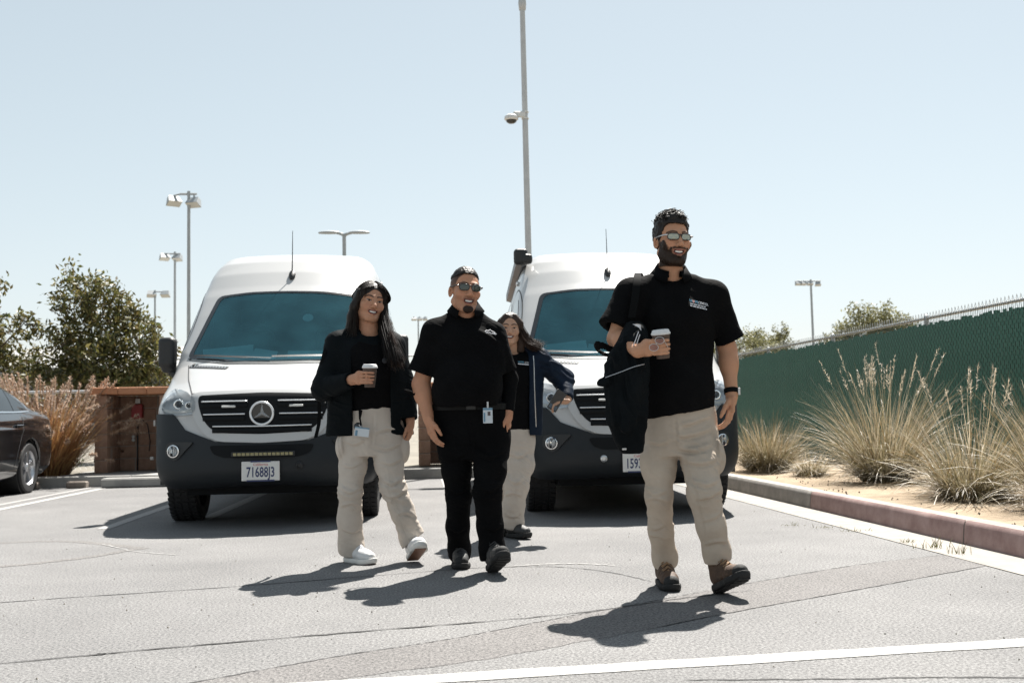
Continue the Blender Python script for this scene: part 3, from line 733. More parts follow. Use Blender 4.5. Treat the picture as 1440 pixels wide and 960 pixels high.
def deer_grass(loc, n, h, spread, label, seed, plumes=26, lean=(0, 0), rad=.2, dark=1.0):
    r_ = np.random.default_rng(seed); e = empty('grass_clump', loc, label=label, cat='grass', group='dry grass clumps along the fence')
    a = r_.uniform(0, 2 * math.pi, n); rr = rad * np.sqrt(r_.uniform(0, 1, n)); base = np.c_[rr * np.cos(a), rr * np.sin(a), r_.uniform(-.02, .02, n)]
    tilt = np.abs(r_.normal(0, .55, n)) * spread + .05 + rr / rad * .4 * spread
    a2 = a + r_.normal(0, .5, n)
    d = np.c_[np.sin(tilt) * np.cos(a2) + lean[0], np.sin(tilt) * np.sin(a2) + lean[1], np.cos(tilt)]
    L = h * r_.uniform(.45, 1.15, n) * (1 - .12 * tilt)
    pal = np.array([(.38, .31, .20), (.46, .39, .28), (.28, .24, .14), (.20, .17, .09), (.56, .49, .38), (.26, .18, .09)]) * dark
    c = pal[r_.integers(0, len(pal), n)] * r_.uniform(.75, 1.15, (n, 1)); green = np.array([.14, .13, .06])
    V, Q, C, _ = ribbons(base, d, L, r_.uniform(.15, 1.0, n) * (.5 + tilt), r_.uniform(.004, .0095, n), c * .55 + green * .45, 6, c, seed)
    mesh_obj('blades', V, Q, M_STRAWT, e, attr=C); tag(e.children[0], kind='stuff')
    # dead thatch at the foot
    m = n // 3; a = r_.uniform(0, 2 * math.pi, m); tilt = r_.uniform(.9, 1.5, m)
    V, Q, C, _ = ribbons(np.c_[.7 * rad * np.cos(a), .7 * rad * np.sin(a), np.full(m, .05)], np.c_[np.sin(tilt) * np.cos(a), np.sin(tilt) * np.sin(a), np.cos(tilt)], h * r_.uniform(.2, .5, m), r_.uniform(.3, .9, m), r_.uniform(.004, .008, m), np.tile((.40, .35, .28), (m, 1)) * r_.uniform(.5, 1.2, (m, 1)), 4, None, seed + 1)
    o = mesh_obj('thatch', V, Q, M_STRAWT, e, attr=C); tag(o, kind='stuff')
    if plumes:
        m = plumes; a = r_.uniform(0, 2 * math.pi, m); tilt = np.abs(r_.normal(0, .3, m)) * spread
        b_ = np.c_[.3 * rad * np.cos(a), .3 * rad * np.sin(a), np.zeros(m)]
        L = h * r_.uniform(.9, 1.22, m)
        V, Q, C, tip = ribbons(b_, np.c_[np.sin(tilt) * np.cos(a) + lean[0] * .5, np.sin(tilt) * np.sin(a), np.cos(tilt)], L, r_.uniform(.02, .25, m), np.full(m, .006), np.tile((.55, .46, .30), (m, 1)), 6, None, seed + 2)
        mesh_obj('stems', V, Q, M_STRAWT, e, attr=C); tag(e.children[-1], kind='stuff')
        # feathery seed heads: many hairs along the last part of each stem
        nodes = V.reshape(m, 7, 2, 3).mean(2); k = 34; t = r_.uniform(0, 1, (m, k)); a0 = nodes[:, 5][:, None]; a1 = nodes[:, 6][:, None]
        p = (a0 + (a1 - a0) * (t * 1.15)[..., None]).reshape(-1, 3); dd = (a1 - a0).repeat(k, 1).reshape(-1, 3); dd /= np.linalg.norm(dd, axis=1)[:, None]
        dd = dd + r_.normal(0, .45, dd.shape); q = len(p)
        V, Q, C, _ = ribbons(p, dd, r_.uniform(.02, .05, q), np.full(q, .4), r_.uniform(.003, .006, q), np.tile((.60, .52, .40), (q, 1)) * r_.uniform(.7, 1.2, (q, 1)), 2, None, seed + 3)
        o = mesh_obj('seed_heads', V, Q, M_STRAWT, e, attr=C); tag(o, kind='stuff')
    return e
def gp(x, y, z=.14): p = ground(x, y, z); return (p[0], p[1], z)
deer_grass(gp(1245, 676), 1400, 1.12, .85, 'largest dry grass clump, tall and wide before the green fence', 11, 34, rad=.22)
deer_grass(gp(1368, 700), 1100, .88, .95, 'dry grass clump nearest the camera at the right edge', 12, 16, rad=.22, lean=(.1, 0))
deer_grass(gp(1080, 660), 1500, .70, .75, 'small rounded tan grass clump beside the right van', 13, 0, rad=.26, dark=.95)
deer_grass(gp(1140, 668), 500, .35, 1.1, 'smallest low wispy grass tuft between two clumps', 14, 0, rad=.14)
deer_grass(gp(1505, 715), 900, .95, .7, 'dry grass clump cut off by the right edge of the picture', 15, 8, rad=.18)
#deer_grass(gp(1305, 690), 700, 1.05, .8, 'thin airy grass tuft between the two largest clumps', 16, 5, rad=.12)
# weeds along the gutter
wp = [(1115, 739), (1200, 747), (1275, 762), (1312, 770), (1348, 778), (1160, 742)]
WL = ['farthest tiny weed at the gutter edge, beside the grey kerb', 'tiny weed at the gutter edge where the kerb turns red', 'flat little weed at the gutter edge below the largest grass clump', 'upright dry weed stalk, second nearest along the gutter', 'upright dry weed stalk nearest the camera by the gutter', 'low weed just beyond the middle of the red kerb']
for i, (x, y) in enumerate(wp):
    r_ = np.random.default_rng(50 + i); p = ground(x, y, .005); m = 26; tall = i in (3, 4)
    e = empty('weed', (p[0], p[1], .006), label=WL[i], cat='weed', group='weeds sprouting along the gutter')
    a = r_.uniform(0, 6.28, m); tl = r_.uniform(.2, 1.3, m) if not tall else r_.uniform(.05, .6, m)
    V, Q, C, _ = ribbons(np.c_[r_.normal(0, .05, m), r_.normal(0, .012, m), np.zeros(m)], np.c_[np.sin(tl) * np.cos(a), np.sin(tl) * np.sin(a), np.cos(tl)], r_.uniform(.015, .045, m) * (2.0 if tall else 1), np.full(m, .6), np.full(m, .005), np.tile((.15, .14, .05), (m, 1)) * r_.uniform(.6, 1.1, (m, 1)), 3, None, i)
    mesh_obj('leaves', V, Q, M_STRAWT, e, attr=C); tag(e.children[-1], kind='stuff')
# plumed fountain grass, left
p = (-5.46, 15.75, .13); e = empty('fountain_grass', p, label='large reddish fountain grass with pale bottlebrush plumes behind the black car', cat='grass')
r_ = np.random.default_rng(77); n = 2600; a = r_.uniform(0, 6.283, n); rr = .40 * np.sqrt(r_.uniform(0, 1, n)); tl = np.abs(r_.normal(0, .28, n)) + rr * .5
V, Q, C, _ = ribbons(np.c_[rr * np.cos(a), rr * np.sin(a) * .8, np.zeros(n)], np.c_[np.sin(tl) * np.cos(a), np.sin(tl) * np.sin(a), np.cos(tl)], r_.uniform(.5, 1.35, n), r_.uniform(.2, 1.1, n), r_.uniform(.006, .012, n), np.array([(.36, .19, .07), (.30, .14, .06), (.42, .27, .12), (.22, .10, .05)])[r_.integers(0, 4, n)] * r_.uniform(.7, 1.2, (n, 1)), 6, None, 3)
mesh_obj('blades', V, Q, M_STRAWT, e, attr=C); tag(e.children[-1], kind='stuff')
m = 300; a = r_.uniform(0, 6.283, m); rr = .42 * np.sqrt(r_.uniform(0, 1, m)); tl = np.abs(r_.normal(0, .33, m)) + rr * .4
V, Q, C, _ = ribbons(np.c_[rr * np.cos(a), rr * np.sin(a) * .8, np.zeros(m)], np.c_[np.sin(tl) * np.cos(a), np.sin(tl) * np.sin(a), np.cos(tl)], r_.uniform(.75, 1.55, m), r_.uniform(.2, .9, m), np.full(m, .005), np.tile((.38, .24, .12), (m, 1)), 6, None, 4)
mesh_obj('stems', V, Q, M_STRAWT, e, attr=C); tag(e.children[-1], kind='stuff')
nodes = V.reshape(m, 7, 2, 3).mean(2); k = 150; t = r_.uniform(0, 1, (m, k)); a0 = nodes[:, 5][:, None]; a1 = nodes[:, 6][:, None]
pp = (a0 + (a1 - a0) * (t * 1.0)[..., None]).reshape(-1, 3); dd = (a1 - a0).repeat(k, 1).reshape(-1, 3); dd /= np.linalg.norm(dd, axis=1)[:, None]; dd = dd * .8 + r_.normal(0, .75, dd.shape); q = len(pp)
V, Q, C, _ = ribbons(pp, dd, r_.uniform(.028, .055, q), np.full(q, .2), np.full(q, .009), np.array([(.52, .38, .28), (.44, .29, .20), (.60, .48, .38)])[r_.integers(0, 3, q)] * r_.uniform(.75, 1.1, (q, 1)), 2, None, 5)
mesh_obj('plumes', V, Q, M_STRAWT, e, attr=C); tag(e.children[-1], kind='stuff')

def tree(loc, H, lobes, nleaf, label, seed, leaf=.07, cols=((.10, .105, .03), (.15, .14, .04), (.06, .07, .025), (.21, .18, .065), (.11, .085, .03)), trunk=.07, name='tree'):
    r_ = np.random.default_rng(seed); e = empty(name, loc, label=label, cat='tree'); mb = MB()
    fork = H * .32; mb.tube([(0, 0, -.1), (.03, 0, fork * .5), (.0, .03, fork)], [trunk * 1.3, trunk, trunk * .85], 8)
    P = []; N_ = []
    for (c, rad) in lobes:
        c = np.array(c, float); rad = np.asarray(rad, float) * np.ones(3)
        mid = np.array([c[0] * .4, c[1] * .4, fork + (c[2] - fork) * .5]); mb.tube([(0, 0, fork - .1), tuple(mid), tuple(c)], [trunk * .6, trunk * .35, trunk * .12], 6)
        tw = max(6, int(14 * rad.mean() / .6))
        share = int(nleaf * rad.prod() / sum((np.asarray(l[1]) * np.ones(3)).prod() for l in lobes))
        cl = r_.normal(0, 1, (tw * 3, 3)); cl /= np.linalg.norm(cl, axis=1)[:, None]; cl = c + cl * rad * r_.uniform(.45, 1.2, (tw * 3, 1))
        for q in cl[:tw]: mb.tube([tuple(c), tuple((c + q) / 2 + r_.normal(0, .04, 3)), tuple(q)], [trunk * .14, trunk * .1, trunk * .03], 4, False)
        pk = cl[r_.integers(0, len(cl), share)] + r_.normal(0, 1, (share, 3)) * rad * .15; P.append(pk)
    P = np.concatenate(P); n = len(P); d = r_.normal(0, 1, (n, 3)); d[:, 2] -= .35; d /= np.linalg.norm(d, axis=1)[:, None]; s_ = np.cross(d, r_.normal(0, 1, (n, 3))); s_ /= np.linalg.norm(s_, axis=1)[:, None]
    L = leaf * r_.uniform(.6, 1.3, (n, 1)); W = L * .42; V = np.stack([P, P + d * L * .45 + s_ * W / 2, P + d * L, P + d * L * .45 - s_ * W / 2], 1).reshape(-1, 3)
    C = np.array(cols)[r_.integers(0, len(cols), n)] * r_.uniform(.7, 1.25, (n, 1))
    mb.build('trunk', M_BARK, e, smooth=True)
    o = mesh_obj('crown', V, np.arange(4 * n).reshape(-1, 4), M_LEAF, e, attr=C.repeat(4, 0)); tag(o, kind='stuff')
    return e
tree((-6.2, 21, .1), 4.0, [((-.25, 0, 3.25), (.55, .5, .62)), ((.2, .1, 2.75), (.6, .6, .55)), ((-.75, .1, 2.3), (.5, .5, .55)), ((.75, 0, 2.35), (.5, .5, .6)), ((.0, -.2, 1.95), (.85, .6, .6)), ((1.1, 0, 1.95), (.35, .4, .4)), ((-.9, 0, 1.6), (.4, .4, .45)), ((.3, 0, 1.4), (.9, .6, .4))], 13000, 'bushy olive-green tree behind the plumed grass and enclosure', 21, .115)
tree((-8.75, 21, .1), 3.9, [((.2, 0, 3.2), (.5, .5, .5)), ((.0, .1, 2.5), (.7, .6, .6)), ((.75, 0, 2.55), (.5, .5, .32)), ((1.2, -.1, 2.75), (.3, .3, .2)), ((.6, .1, 1.8), (.75, .6, .55)), ((-.5, 0, 1.9), (.6, .6, .7))], 8000, 'green tree cut off by the left edge of the picture', 22, .115)
hz_cols = ((.20, .19, .09), (.26, .25, .12), (.16, .16, .08))
tree((22.2, 50, 0), 6.2, [((0, 0, 5.2), (1.2, 1, .9)), ((-1.2, 0, 4.5), (.7, .8, .7)), ((1.7, 0, 4.9), (.6, .7, .6)), ((.6, 0, 4.2), (1.6, 1, .9)), ((-2.0, 0, 4.0), (.6, .6, .7))], 9000, 'sunlit pale green tree far beyond the green fence', 23, .17, hz_cols, .16)
tree((20.2, 60, 0), 6.0, [((.9, 0, 5.3), (.5, .6, .6)), ((-.7, 0, 5.1), (.7, .7, .6)), ((.2, 0, 4.3), (1.3, 1, .8))], 5000, 'hazy far tree next to the small lamp over the fence', 24, .17, hz_cols, .14)
tree((15.8, 52, 0), 4.8, [((.0, 0, 4.0), (1.5, 1, .8)), ((1.4, 0, 3.6), (1.0, 1, .8))], 4000, 'low far tree just clearing the fence behind the right van', 25, .17, hz_cols, .14)
# shrubs behind the low fence
for i, (x, y, h_) in enumerate([(-7.0, 18.6, 1.3), (-9.0, 19.0, 1.5)]):
    tree((x, y, .1), h_, [((0, 0, h_ * .55), (1.0, .5, h_ * .4)), ((.7, 0, h_ * .45), (.6, .5, h_ * .4)), ((-.7, 0, h_ * .45), (.6, .5, h_ * .4))], 5000, ('dark green shrub behind the low fence under the bushy tree', 'dark green shrub behind the low fence by the left edge')[i], 31 + i, .07, ((.03, .05, .02), (.045, .065, .025)), .03, 'shrub')
# ================================================================== VEHICLES: implicit shells with conforming panels
def sd_table(poly, lo, hi, h):
    ny, nz = int((hi[0] - lo[0]) / h) + 1, int((hi[1] - lo[1]) / h) + 1
    Y = (lo[0] + h * np.arange(ny))[:, None]; Z = (lo[1] + h * np.arange(nz))[None, :]
    d = np.full((ny, nz), 1e9); s_ = np.ones((ny, nz)); n = len(poly)
    for i in range(n):
        a = poly[i]; b = poly[i - 1]; ey, ez = b[0] - a[0], b[1] - a[1]; wy, wz = Y - a[0], Z - a[1]
        t = np.clip((wy * ey + wz * ez) / (ey * ey + ez * ez + 1e-12), 0, 1); d = np.minimum(d, (wy - t * ey) ** 2 + (wz - t * ez) ** 2)
        c1 = Z >= a[1]; c2 = Z < b[1]; c3 = ey * wz > ez * wy
        fl = (c1 & c2 & c3) | (~c1 & ~c2 & ~c3); s_ = np.where(fl, -s_, s_)
    T = s_ * np.sqrt(d)
    def look(y, z):
        u = np.clip((y - lo[0]) / h, 0, ny - 1.001); v = np.clip((z - lo[1]) / h, 0, nz - 1.001)
        i = u.astype(int); j = v.astype(int); fu = u - i; fv = v - j
        return (T[i, j] * (1 - fu) + T[i + 1, j] * fu) * (1 - fv) + (T[i, j + 1] * (1 - fu) + T[i + 1, j + 1] * fu) * fv
    return look

class Shell:
    def __init__(s, f, lo, hi, h): s.f = f; s.lo = np.array(lo, float); s.hi = np.array(hi, float); s.h = h
    def mesh(s, arches=()):
        n = np.ceil((s.hi - s.lo) / s.h).astype(int) + 1; h = s.h
        xs = s.lo[0] + h * np.arange(n[0]); ys = s.lo[1] + h * np.arange(n[1]); zs = s.lo[2] + h * np.arange(n[2])
        Yg, Zg = np.meshgrid(ys, zs, indexing='ij'); A = np.empty(n, np.float32)
        for i, x in enumerate(xs): A[i] = s.f(np.full_like(Yg, x), Yg, Zg)
        for (yc, zc, r, win) in arches:
            cyl = np.sqrt((Yg - yc) ** 2 + (Zg - zc) ** 2) - r
            for i, x in enumerate(xs):
                if abs(x) > win: A[i] = np.maximum(A[i], -cyl)
        V, Q = surfnets(A); return V * h + s.lo, Q
    def grad(s, P, e=.004):
        x, y, z = P[:, 0], P[:, 1], P[:, 2]; f = s.f
        g_ = np.c_[f(x + e, y, z) - f(x - e, y, z), f(x, y + e, z) - f(x, y - e, z), f(x, y, z + e) - f(x, y, z - e)]
        return g_ / (np.linalg.norm(g_, axis=1)[:, None] + 1e-9)
    def _bis(s, org, d, t0, t1):
        """first crossing from outside (t0) inward along d"""
        n = len(org); ts = np.linspace(t0, t1, 60); hit = np.full(n, t1); prev = np.full(n, t0); done = np.zeros(n, bool)
        for t in ts:
            P = org + d * t; v = s.f(P[:, 0], P[:, 1], P[:, 2]); m = (v < 0) & ~done; hit[m] = t; done |= m; prev[~done] = t
        lo_, hi_ = prev.copy(), hit.copy()
        for _ in range(14):
            mid = (lo_ + hi_) / 2; P = org + d * mid[:, None]; ins = s.f(P[:, 0], P[:, 1], P[:, 2]) < 0
            hi_ = np.where(ins, mid, hi_); lo_ = np.where(ins, lo_, mid)
        return org + d * hi_[:, None]
    def front(s, xz): xz = np.asarray(xz, float); return s._bis(np.c_[xz[:, 0], np.zeros(len(xz)), xz[:, 1]], np.array([0, 1.0, 0]), s.lo[1] - .1, 3.2)
    def rear(s, xz): xz = np.asarray(xz, float); return s._bis(np.c_[xz[:, 0], np.full(len(xz), s.hi[1] + .1), xz[:, 1]], np.array([0, -1.0, 0]), 0, 2.5)
    def side(s, yz, sg): yz = np.asarray(yz, float); return s._bis(np.c_[np.full(len(yz), sg * (s.hi[0] + .1)), yz], np.array([-sg, 0.0, 0]), 0, s.hi[0])
    def cyl(s, az, yc=1.0): az = np.asarray(az, float); d = np.c_[np.sin(az[:, 0]), -np.cos(az[:, 0]), np.zeros(len(az))]; o = np.c_[np.zeros(len(az)), np.full(len(az), yc), az[:, 1]]; return s._bis2(o, d)
    def _bis2(s, o, d):
        lo_ = np.zeros(len(o)); hi_ = np.full(len(o), 2.5)
        for _ in range(24):
            mid = (lo_ + hi_) / 2; P = o + d * mid[:, None]; ins = s.f(P[:, 0], P[:, 1], P[:, 2]) < 0
            lo_ = np.where(ins, mid, lo_); hi_ = np.where(ins, hi_, mid)
        return o + d * lo_[:, None]
    def panel(s, name, bnd, mat_, parent, off=.004, depth=.03, rings=8, view='front', sg=1, smooth=True, dome=0.0, hole=None):
        """star-shaped outline in a view plane, laid on the shell and given thickness; hole: scale of an inner opening"""
        B = np.asarray(bnd, float); c = B.mean(0); m = len(B)
        r0 = hole if hole else 0.0
        rr = np.linspace(1, r0, rings + 1)
        if not hole: rr = rr[:-1]
        pts = np.concatenate([c + (B - c) * r for r in rr] + ([] if hole else [c[None]]))
        P = {'front': s.front, 'rear': s.rear}[view](pts) if view in ('front', 'rear') else s.side(pts, sg)
        N_ = s.grad(P)
        dm = np.concatenate([np.full(m, dome * (1 - r * r)) for r in rr] + ([] if hole else [np.array([dome])]))
        T = P + N_ * (off + dm)[:, None]
        Fc = []; k = len(rr)
        for i in range(k - 1):
            for j in range(m): Fc.append((i * m + j, i * m + (j + 1) % m, (i + 1) * m + (j + 1) % m, (i + 1) * m + j))
        if not hole: Fc += [((k - 1) * m + j, (k - 1) * m + (j + 1) % m, k * m) for j in range(m)]
        n0 = len(T); E_ = P[:m] - N_[:m] * depth; V = [T, E_]; Fc += [((j + 1) % m, j, n0 + j, n0 + (j + 1) % m) for j in range(m)]
        if hole:
            base = (k - 1) * m; E2 = P[base:base + m] - N_[base:base + m] * depth; V.append(E2)
            Fc += [(base + j, base + (j + 1) % m, n0 + m + (j + 1) % m, n0 + m + j) for j in range(m)]
        o = mesh_obj(name, np.concatenate(V), Fc, mat_, parent, smooth=smooth, sharp=40)
        bm = bmesh.new(); bm.from_mesh(o.data); bmesh.ops.recalc_face_normals(bm, faces=bm.faces[:])
        # outward check on the first face
        f0 = max(bm.faces, key=lambda q: q.calc_area()); cc = np.array(f0.calc_center_median()); gn = s.grad(cc[None])[0]
        if np.dot(np.array(f0.normal), gn) < 0: bmesh.ops.reverse_faces(bm, faces=bm.faces[:])
        bm.to_mesh(o.data); bm.free(); return o
    def seam(s, name, pts, w, mat_, parent, view='front', sg=1, off=.0025, n=10):
        P = spline(np.asarray(pts, float), n); Q = s.front(P) if view == 'front' else (s.rear(P) if view == 'rear' else s.side(P, sg)); N_ = s.grad(Q); V = []
        for i in range(len(Q)):
            t = nrm(Q[min(i + 1, len(Q) - 1)] - Q[max(i - 1, 0)]); a = np.cross(N_[i], t); V += [Q[i] + N_[i] * off + a * w / 2, Q[i] + N_[i] * off - a * w / 2]
        return mesh_obj(name, V, [(2 * i, 2 * i + 1, 2 * i + 3, 2 * i + 2) for i in range(len(Q) - 1)], mat_, parent, smooth=True)

def mirror(pts): return [(-x, z) for x, z in pts][::-1]
def roundpoly(pts, r=.03, n=4):
    """round the corners of a polygon"""
    P = np.asarray(pts, float); m = len(P); O = []
    for i in range(m):
        a, b, c = P[i - 1], P[i], P[(i + 1) % m]; la, lc = np.linalg.norm(a - b), np.linalg.norm(c - b)
        rr = min(r, la * .45, lc * .45); p0 = b + (a - b) / la * rr; p1 = b + (c - b) / lc * rr
        for t in np.linspace(0, 1, n + 1): O.append((1 - t) ** 2 * p0 + 2 * t * (1 - t) * b + t * t * p1)
    # refine long edges
    R_ = []
    for i in range(len(O)):
        a, b = O[i], O[(i + 1) % len(O)]; k = max(1, int(np.linalg.norm(b - a) / .06))
        for t in range(k): R_.append(a + (b - a) * t / k)
    return np.array(R_)

M_TYRE = mat('tyre_rubber', (.012, .012, .013), .75, bump=.2, bscale=60)
M_RIMDARK = mat('dark_wheel', (.035, .036, .038), .45, metal=.6)
M_ALLOY = mat('alloy_wheel', (.55, .56, .58), .3, metal=.9)
def wheel(parent, c, R, W, rim_mat, spokes=5, out_sign=1, tread=True):
    """axis along X; c = centre; out_sign: which side is the outside"""
    e = bpy.data.objects.new('wheel', None); e.empty_display_size = .1; link(e, parent); e.location = c
    mb = MB(); w = W / 2
    pr = [(R * .66, -w * .9), (R * .80, -w), (R * .93, -w * .97), (R * .985, -w * .82), (R, -w * .4), (R, w * .4), (R * .985, w * .82), (R * .93, w * .97), (R * .80, w), (R * .66, w * .9)]
    mb.lathe(pr, 48, R=RY90, closed=True)
    ty = mb.build('tyre', M_TYRE, e, smooth=True, sharp=35)
    if tread:
        mb = MB(); n = 44
        for i in range(n):
            a = 2 * math.pi * i / n; Rm = rotx(a)
            for xo, sk in ((-.78, .25), (-.3, -.2), (.2, .2), (.7, -.25)):
                mb.box(Rm @ np.array([xo * w, 0, R * (.992 if abs(xo) > .6 else 1.0)]), (w * .36, R * .1, .016), R=Rm @ rotz(sk))
        mb.build('tread', M_TYRE, ty)
    mb = MB(); o = out_sign
    mb.lathe([(R * .67, o * w * .92), (R * .64, o * w * .8), (R * .60, o * w * .55), (R * .58, -o * w * .7), (R * .66, -o * w * .9)], 40, R=RY90, closed=True)
    mb.build('rim', rim_mat, e, smooth=True, sharp=35)
    mb = MB(); 
    for i in range(spokes):
        a = 2 * math.pi * i / spokes; Rm = rotx(a)
        for da in (-.10, .10):
            Rn = rotx(a + da); P = []
            for rr, hw, xo in ((R * .08, R * .06, .72), (R * .35, R * .045, .74), (R * .63, R * .05, .80)):
                for yy in (-hw, hw):
                    for xx in (o * w * xo, o * w * (xo - .35)): P.append(Rn @ np.array([xx, yy, rr]))
            Fc = []
            for k in range(2):
                b_ = 4 * k; Fc += [(b_, b_ + 2, b_ + 6, b_ + 4), (b_ + 1, b_ + 5, b_ + 7, b_ + 3), (b_, b_ + 4, b_ + 5, b_ + 1), (b_ + 2, b_ + 3, b_ + 7, b_ + 6)]
            mb.raw(P, Fc)
    mb.lathe([(R * .17, o * w * .5), (R * .17, o * w * .78), (R * .12, o * w * .84), (0, o * w * .86)], 20, R=RY90)
    mb.build('spokes', rim_mat, e, smooth=True, sharp=35)
    mb = MB(); mb.lathe([(0, -o * w * .1), (R * .5, -o * w * .1), (R * .5, -o * w * .2), (0, -o * w * .2)], 24, R=RY90); mb.build('brake_disc', M_RIMDARK, e)
    return e
M_CLEAR = glass('clear_lens', (.92, .94, .95))
M_BLACKPL = mat('black_plastic', (.012, .0125, .013), .5, bump=.15, bscale=200)
M_GREYPL = mat('bumper_plastic', (.013, .016, .019), .55, spec=.3, bump=.2, bscale=300, bdist=.002)
M_CHROME = mat('chrome', (.75, .76, .77), .12, metal=1.0)
M_SILVER = mat('silver_trim', (.55, .56, .57), .3, metal=.8)
M_EMBLEM = mat('bright_trim', (.72, .73, .74), .25, metal=.55)
M_GLOSSBLK = mat('gloss_black', (.008, .009, .010), .15, coat=.3)
M_WINDSHIELD = glass('windshield_glass', (.42, .74, .80), (.45, .88, 1.0), 1.8)
def _film(m):
    t = m.node_tree; N = t.nodes; L = t.links; o = N['Material Output']; src = o.inputs['Surface'].links[0].from_socket
    d = N.new('ShaderNodeBsdfDiffuse'); d.inputs[0].default_value = (.10, .34, .42, 1); nz = N.new('ShaderNodeTexNoise'); nz.inputs['Scale'].default_value = 3; nz.inputs['Detail'].default_value = 6
    tc = N.new('ShaderNodeTexCoord'); L.new(tc.outputs['Object'], nz.inputs['Vector']); mr = N.new('ShaderNodeMapRange'); mr.inputs['From Min'].default_value = .3; mr.inputs['From Max'].default_value = .8; mr.inputs['To Min'].default_value = .02; mr.inputs['To Max'].default_value = .11; L.new(nz.outputs['Fac'], mr.inputs['Value'])
    mx = N.new('ShaderNodeMixShader'); L.new(mr.outputs[0], mx.inputs[0]); L.new(src, mx.inputs[1]); L.new(d.outputs[0], mx.inputs[2]); L.new(mx.outputs[0], o.inputs['Surface'])
_film(M_WINDSHIELD)
M_DARKGLASS = mat('dark_window', (.010, .014, .016), .04, spec=.6)
M_SEAMM = mat('panel_gap', (.05, .05, .052), .9)
M_PLATE = mat('plate_white', (.60, .60, .58), .45)
M_INK = mat('plate_ink', (.02, .03, .10), .5)
M_INKRED = mat('plate_red', (.45, .05, .06), .5)
# ------------------------------------------------------------------ the white vans
vp = [(.16, .34), (.05, .37), (.005, .46), (0, .58), (.02, .72), (.045, .82), (.075, .95), (.105, 1.05), (.15, 1.095), (.26, 1.145), (.5, 1.245), (.75, 1.335), (.98, 1.415), (1.06, 1.47),
      (1.25, 1.66), (1.5, 1.905), (1.72, 2.11), (1.82, 2.19), (2.0, 2.35), (2.2, 2.49), (2.45, 2.585), (2.8, 2.645), (3.4, 2.675), (4.6, 2.69), (6.0, 2.67), (6.7, 2.62), (6.84, 2.50), (6.90, 2.2), (6.94, 1.2), (6.95, .55), (6.88, .42), (6.0, .34), (3.5, .32), (1.0, .32)]
_vt = sd_table(np.array(vp), (-.3, .1), (7.4, 3.0), .02)
_wz = np.array([(.2, .90), (.4, .955), (.6, .985), (.9, .998), (1.25, 1.0), (1.5, .99), (1.8, .965), (2.1, .93), (2.35, .865), (2.55, .775), (2.68, .67), (2.8, .5)])
def van_f(x, y, z):
    ax = np.abs(x)
    W = np.interp(z, _wz[:, 0], _wz[:, 1])
    t = np.clip((z - 1.35) / .85, 0, 1) * .125; s_ = np.clip((y - 1.0) / 2.0, 0, 1); W = W - t * (1 - s_ * s_ * (3 - 2 * s_))
    bw = np.interp(z, [.3, .75, 1.1, 1.45, 2.1, 2.6], [.27, .28, .30, .34, .36, .34]) * (1 - np.clip((y - 2.2) / 1.5, 0, 1))
    bow = bw * (ax * np.interp(y, [0, 1.2], [1.12, 1.0])) ** 2.4
    crown = .035 * ax ** 2 + .09 * np.clip((ax - .55) / .45, 0, 1) ** 2 * np.clip((1.5 - z) / .3, 0, 1) * np.clip((z - .95) / .2, 0, 1)
    s2 = np.clip((y + .05) / 1.25, 0, 1); W = W * (.885 + .115 * s2 * s2 * (3 - 2 * s2))
    return smax(ax - W, _vt(y - bow, z + crown), np.interp(z, [.9, 1.4, 2.2, 2.5], [.13, .09, .08, .13]))
VS = Shell(van_f, (-1.12, -.12, .2), (1.12, 7.1, 2.8), .021)
M_VANWHITE = mat('white_van_paint', (.43, .43, .425), .30, coat=.3, rvar=.03, nscale=3)
VW_MESH = None
def star_points(R_):
    out_ = []
    for i in range(3):
        a = math.pi / 2 + i * 2 * math.pi / 3
        out_.append((R_ * math.cos(a), R_ * math.sin(a))); a2 = a + math.pi / 3; out_.append((R_ * .17 * math.cos(a2), R_ * .17 * math.sin(a2)))
    return out_
WS = roundpoly([(-.865, 1.445), (-.45, 1.40), (0, 1.39), (.45, 1.40), (.865, 1.445), (.775, 1.75), (.68, 2.085), (.35, 2.115), (0, 2.12), (-.35, 2.115), (-.68, 2.085), (-.775, 1.75)], .06)
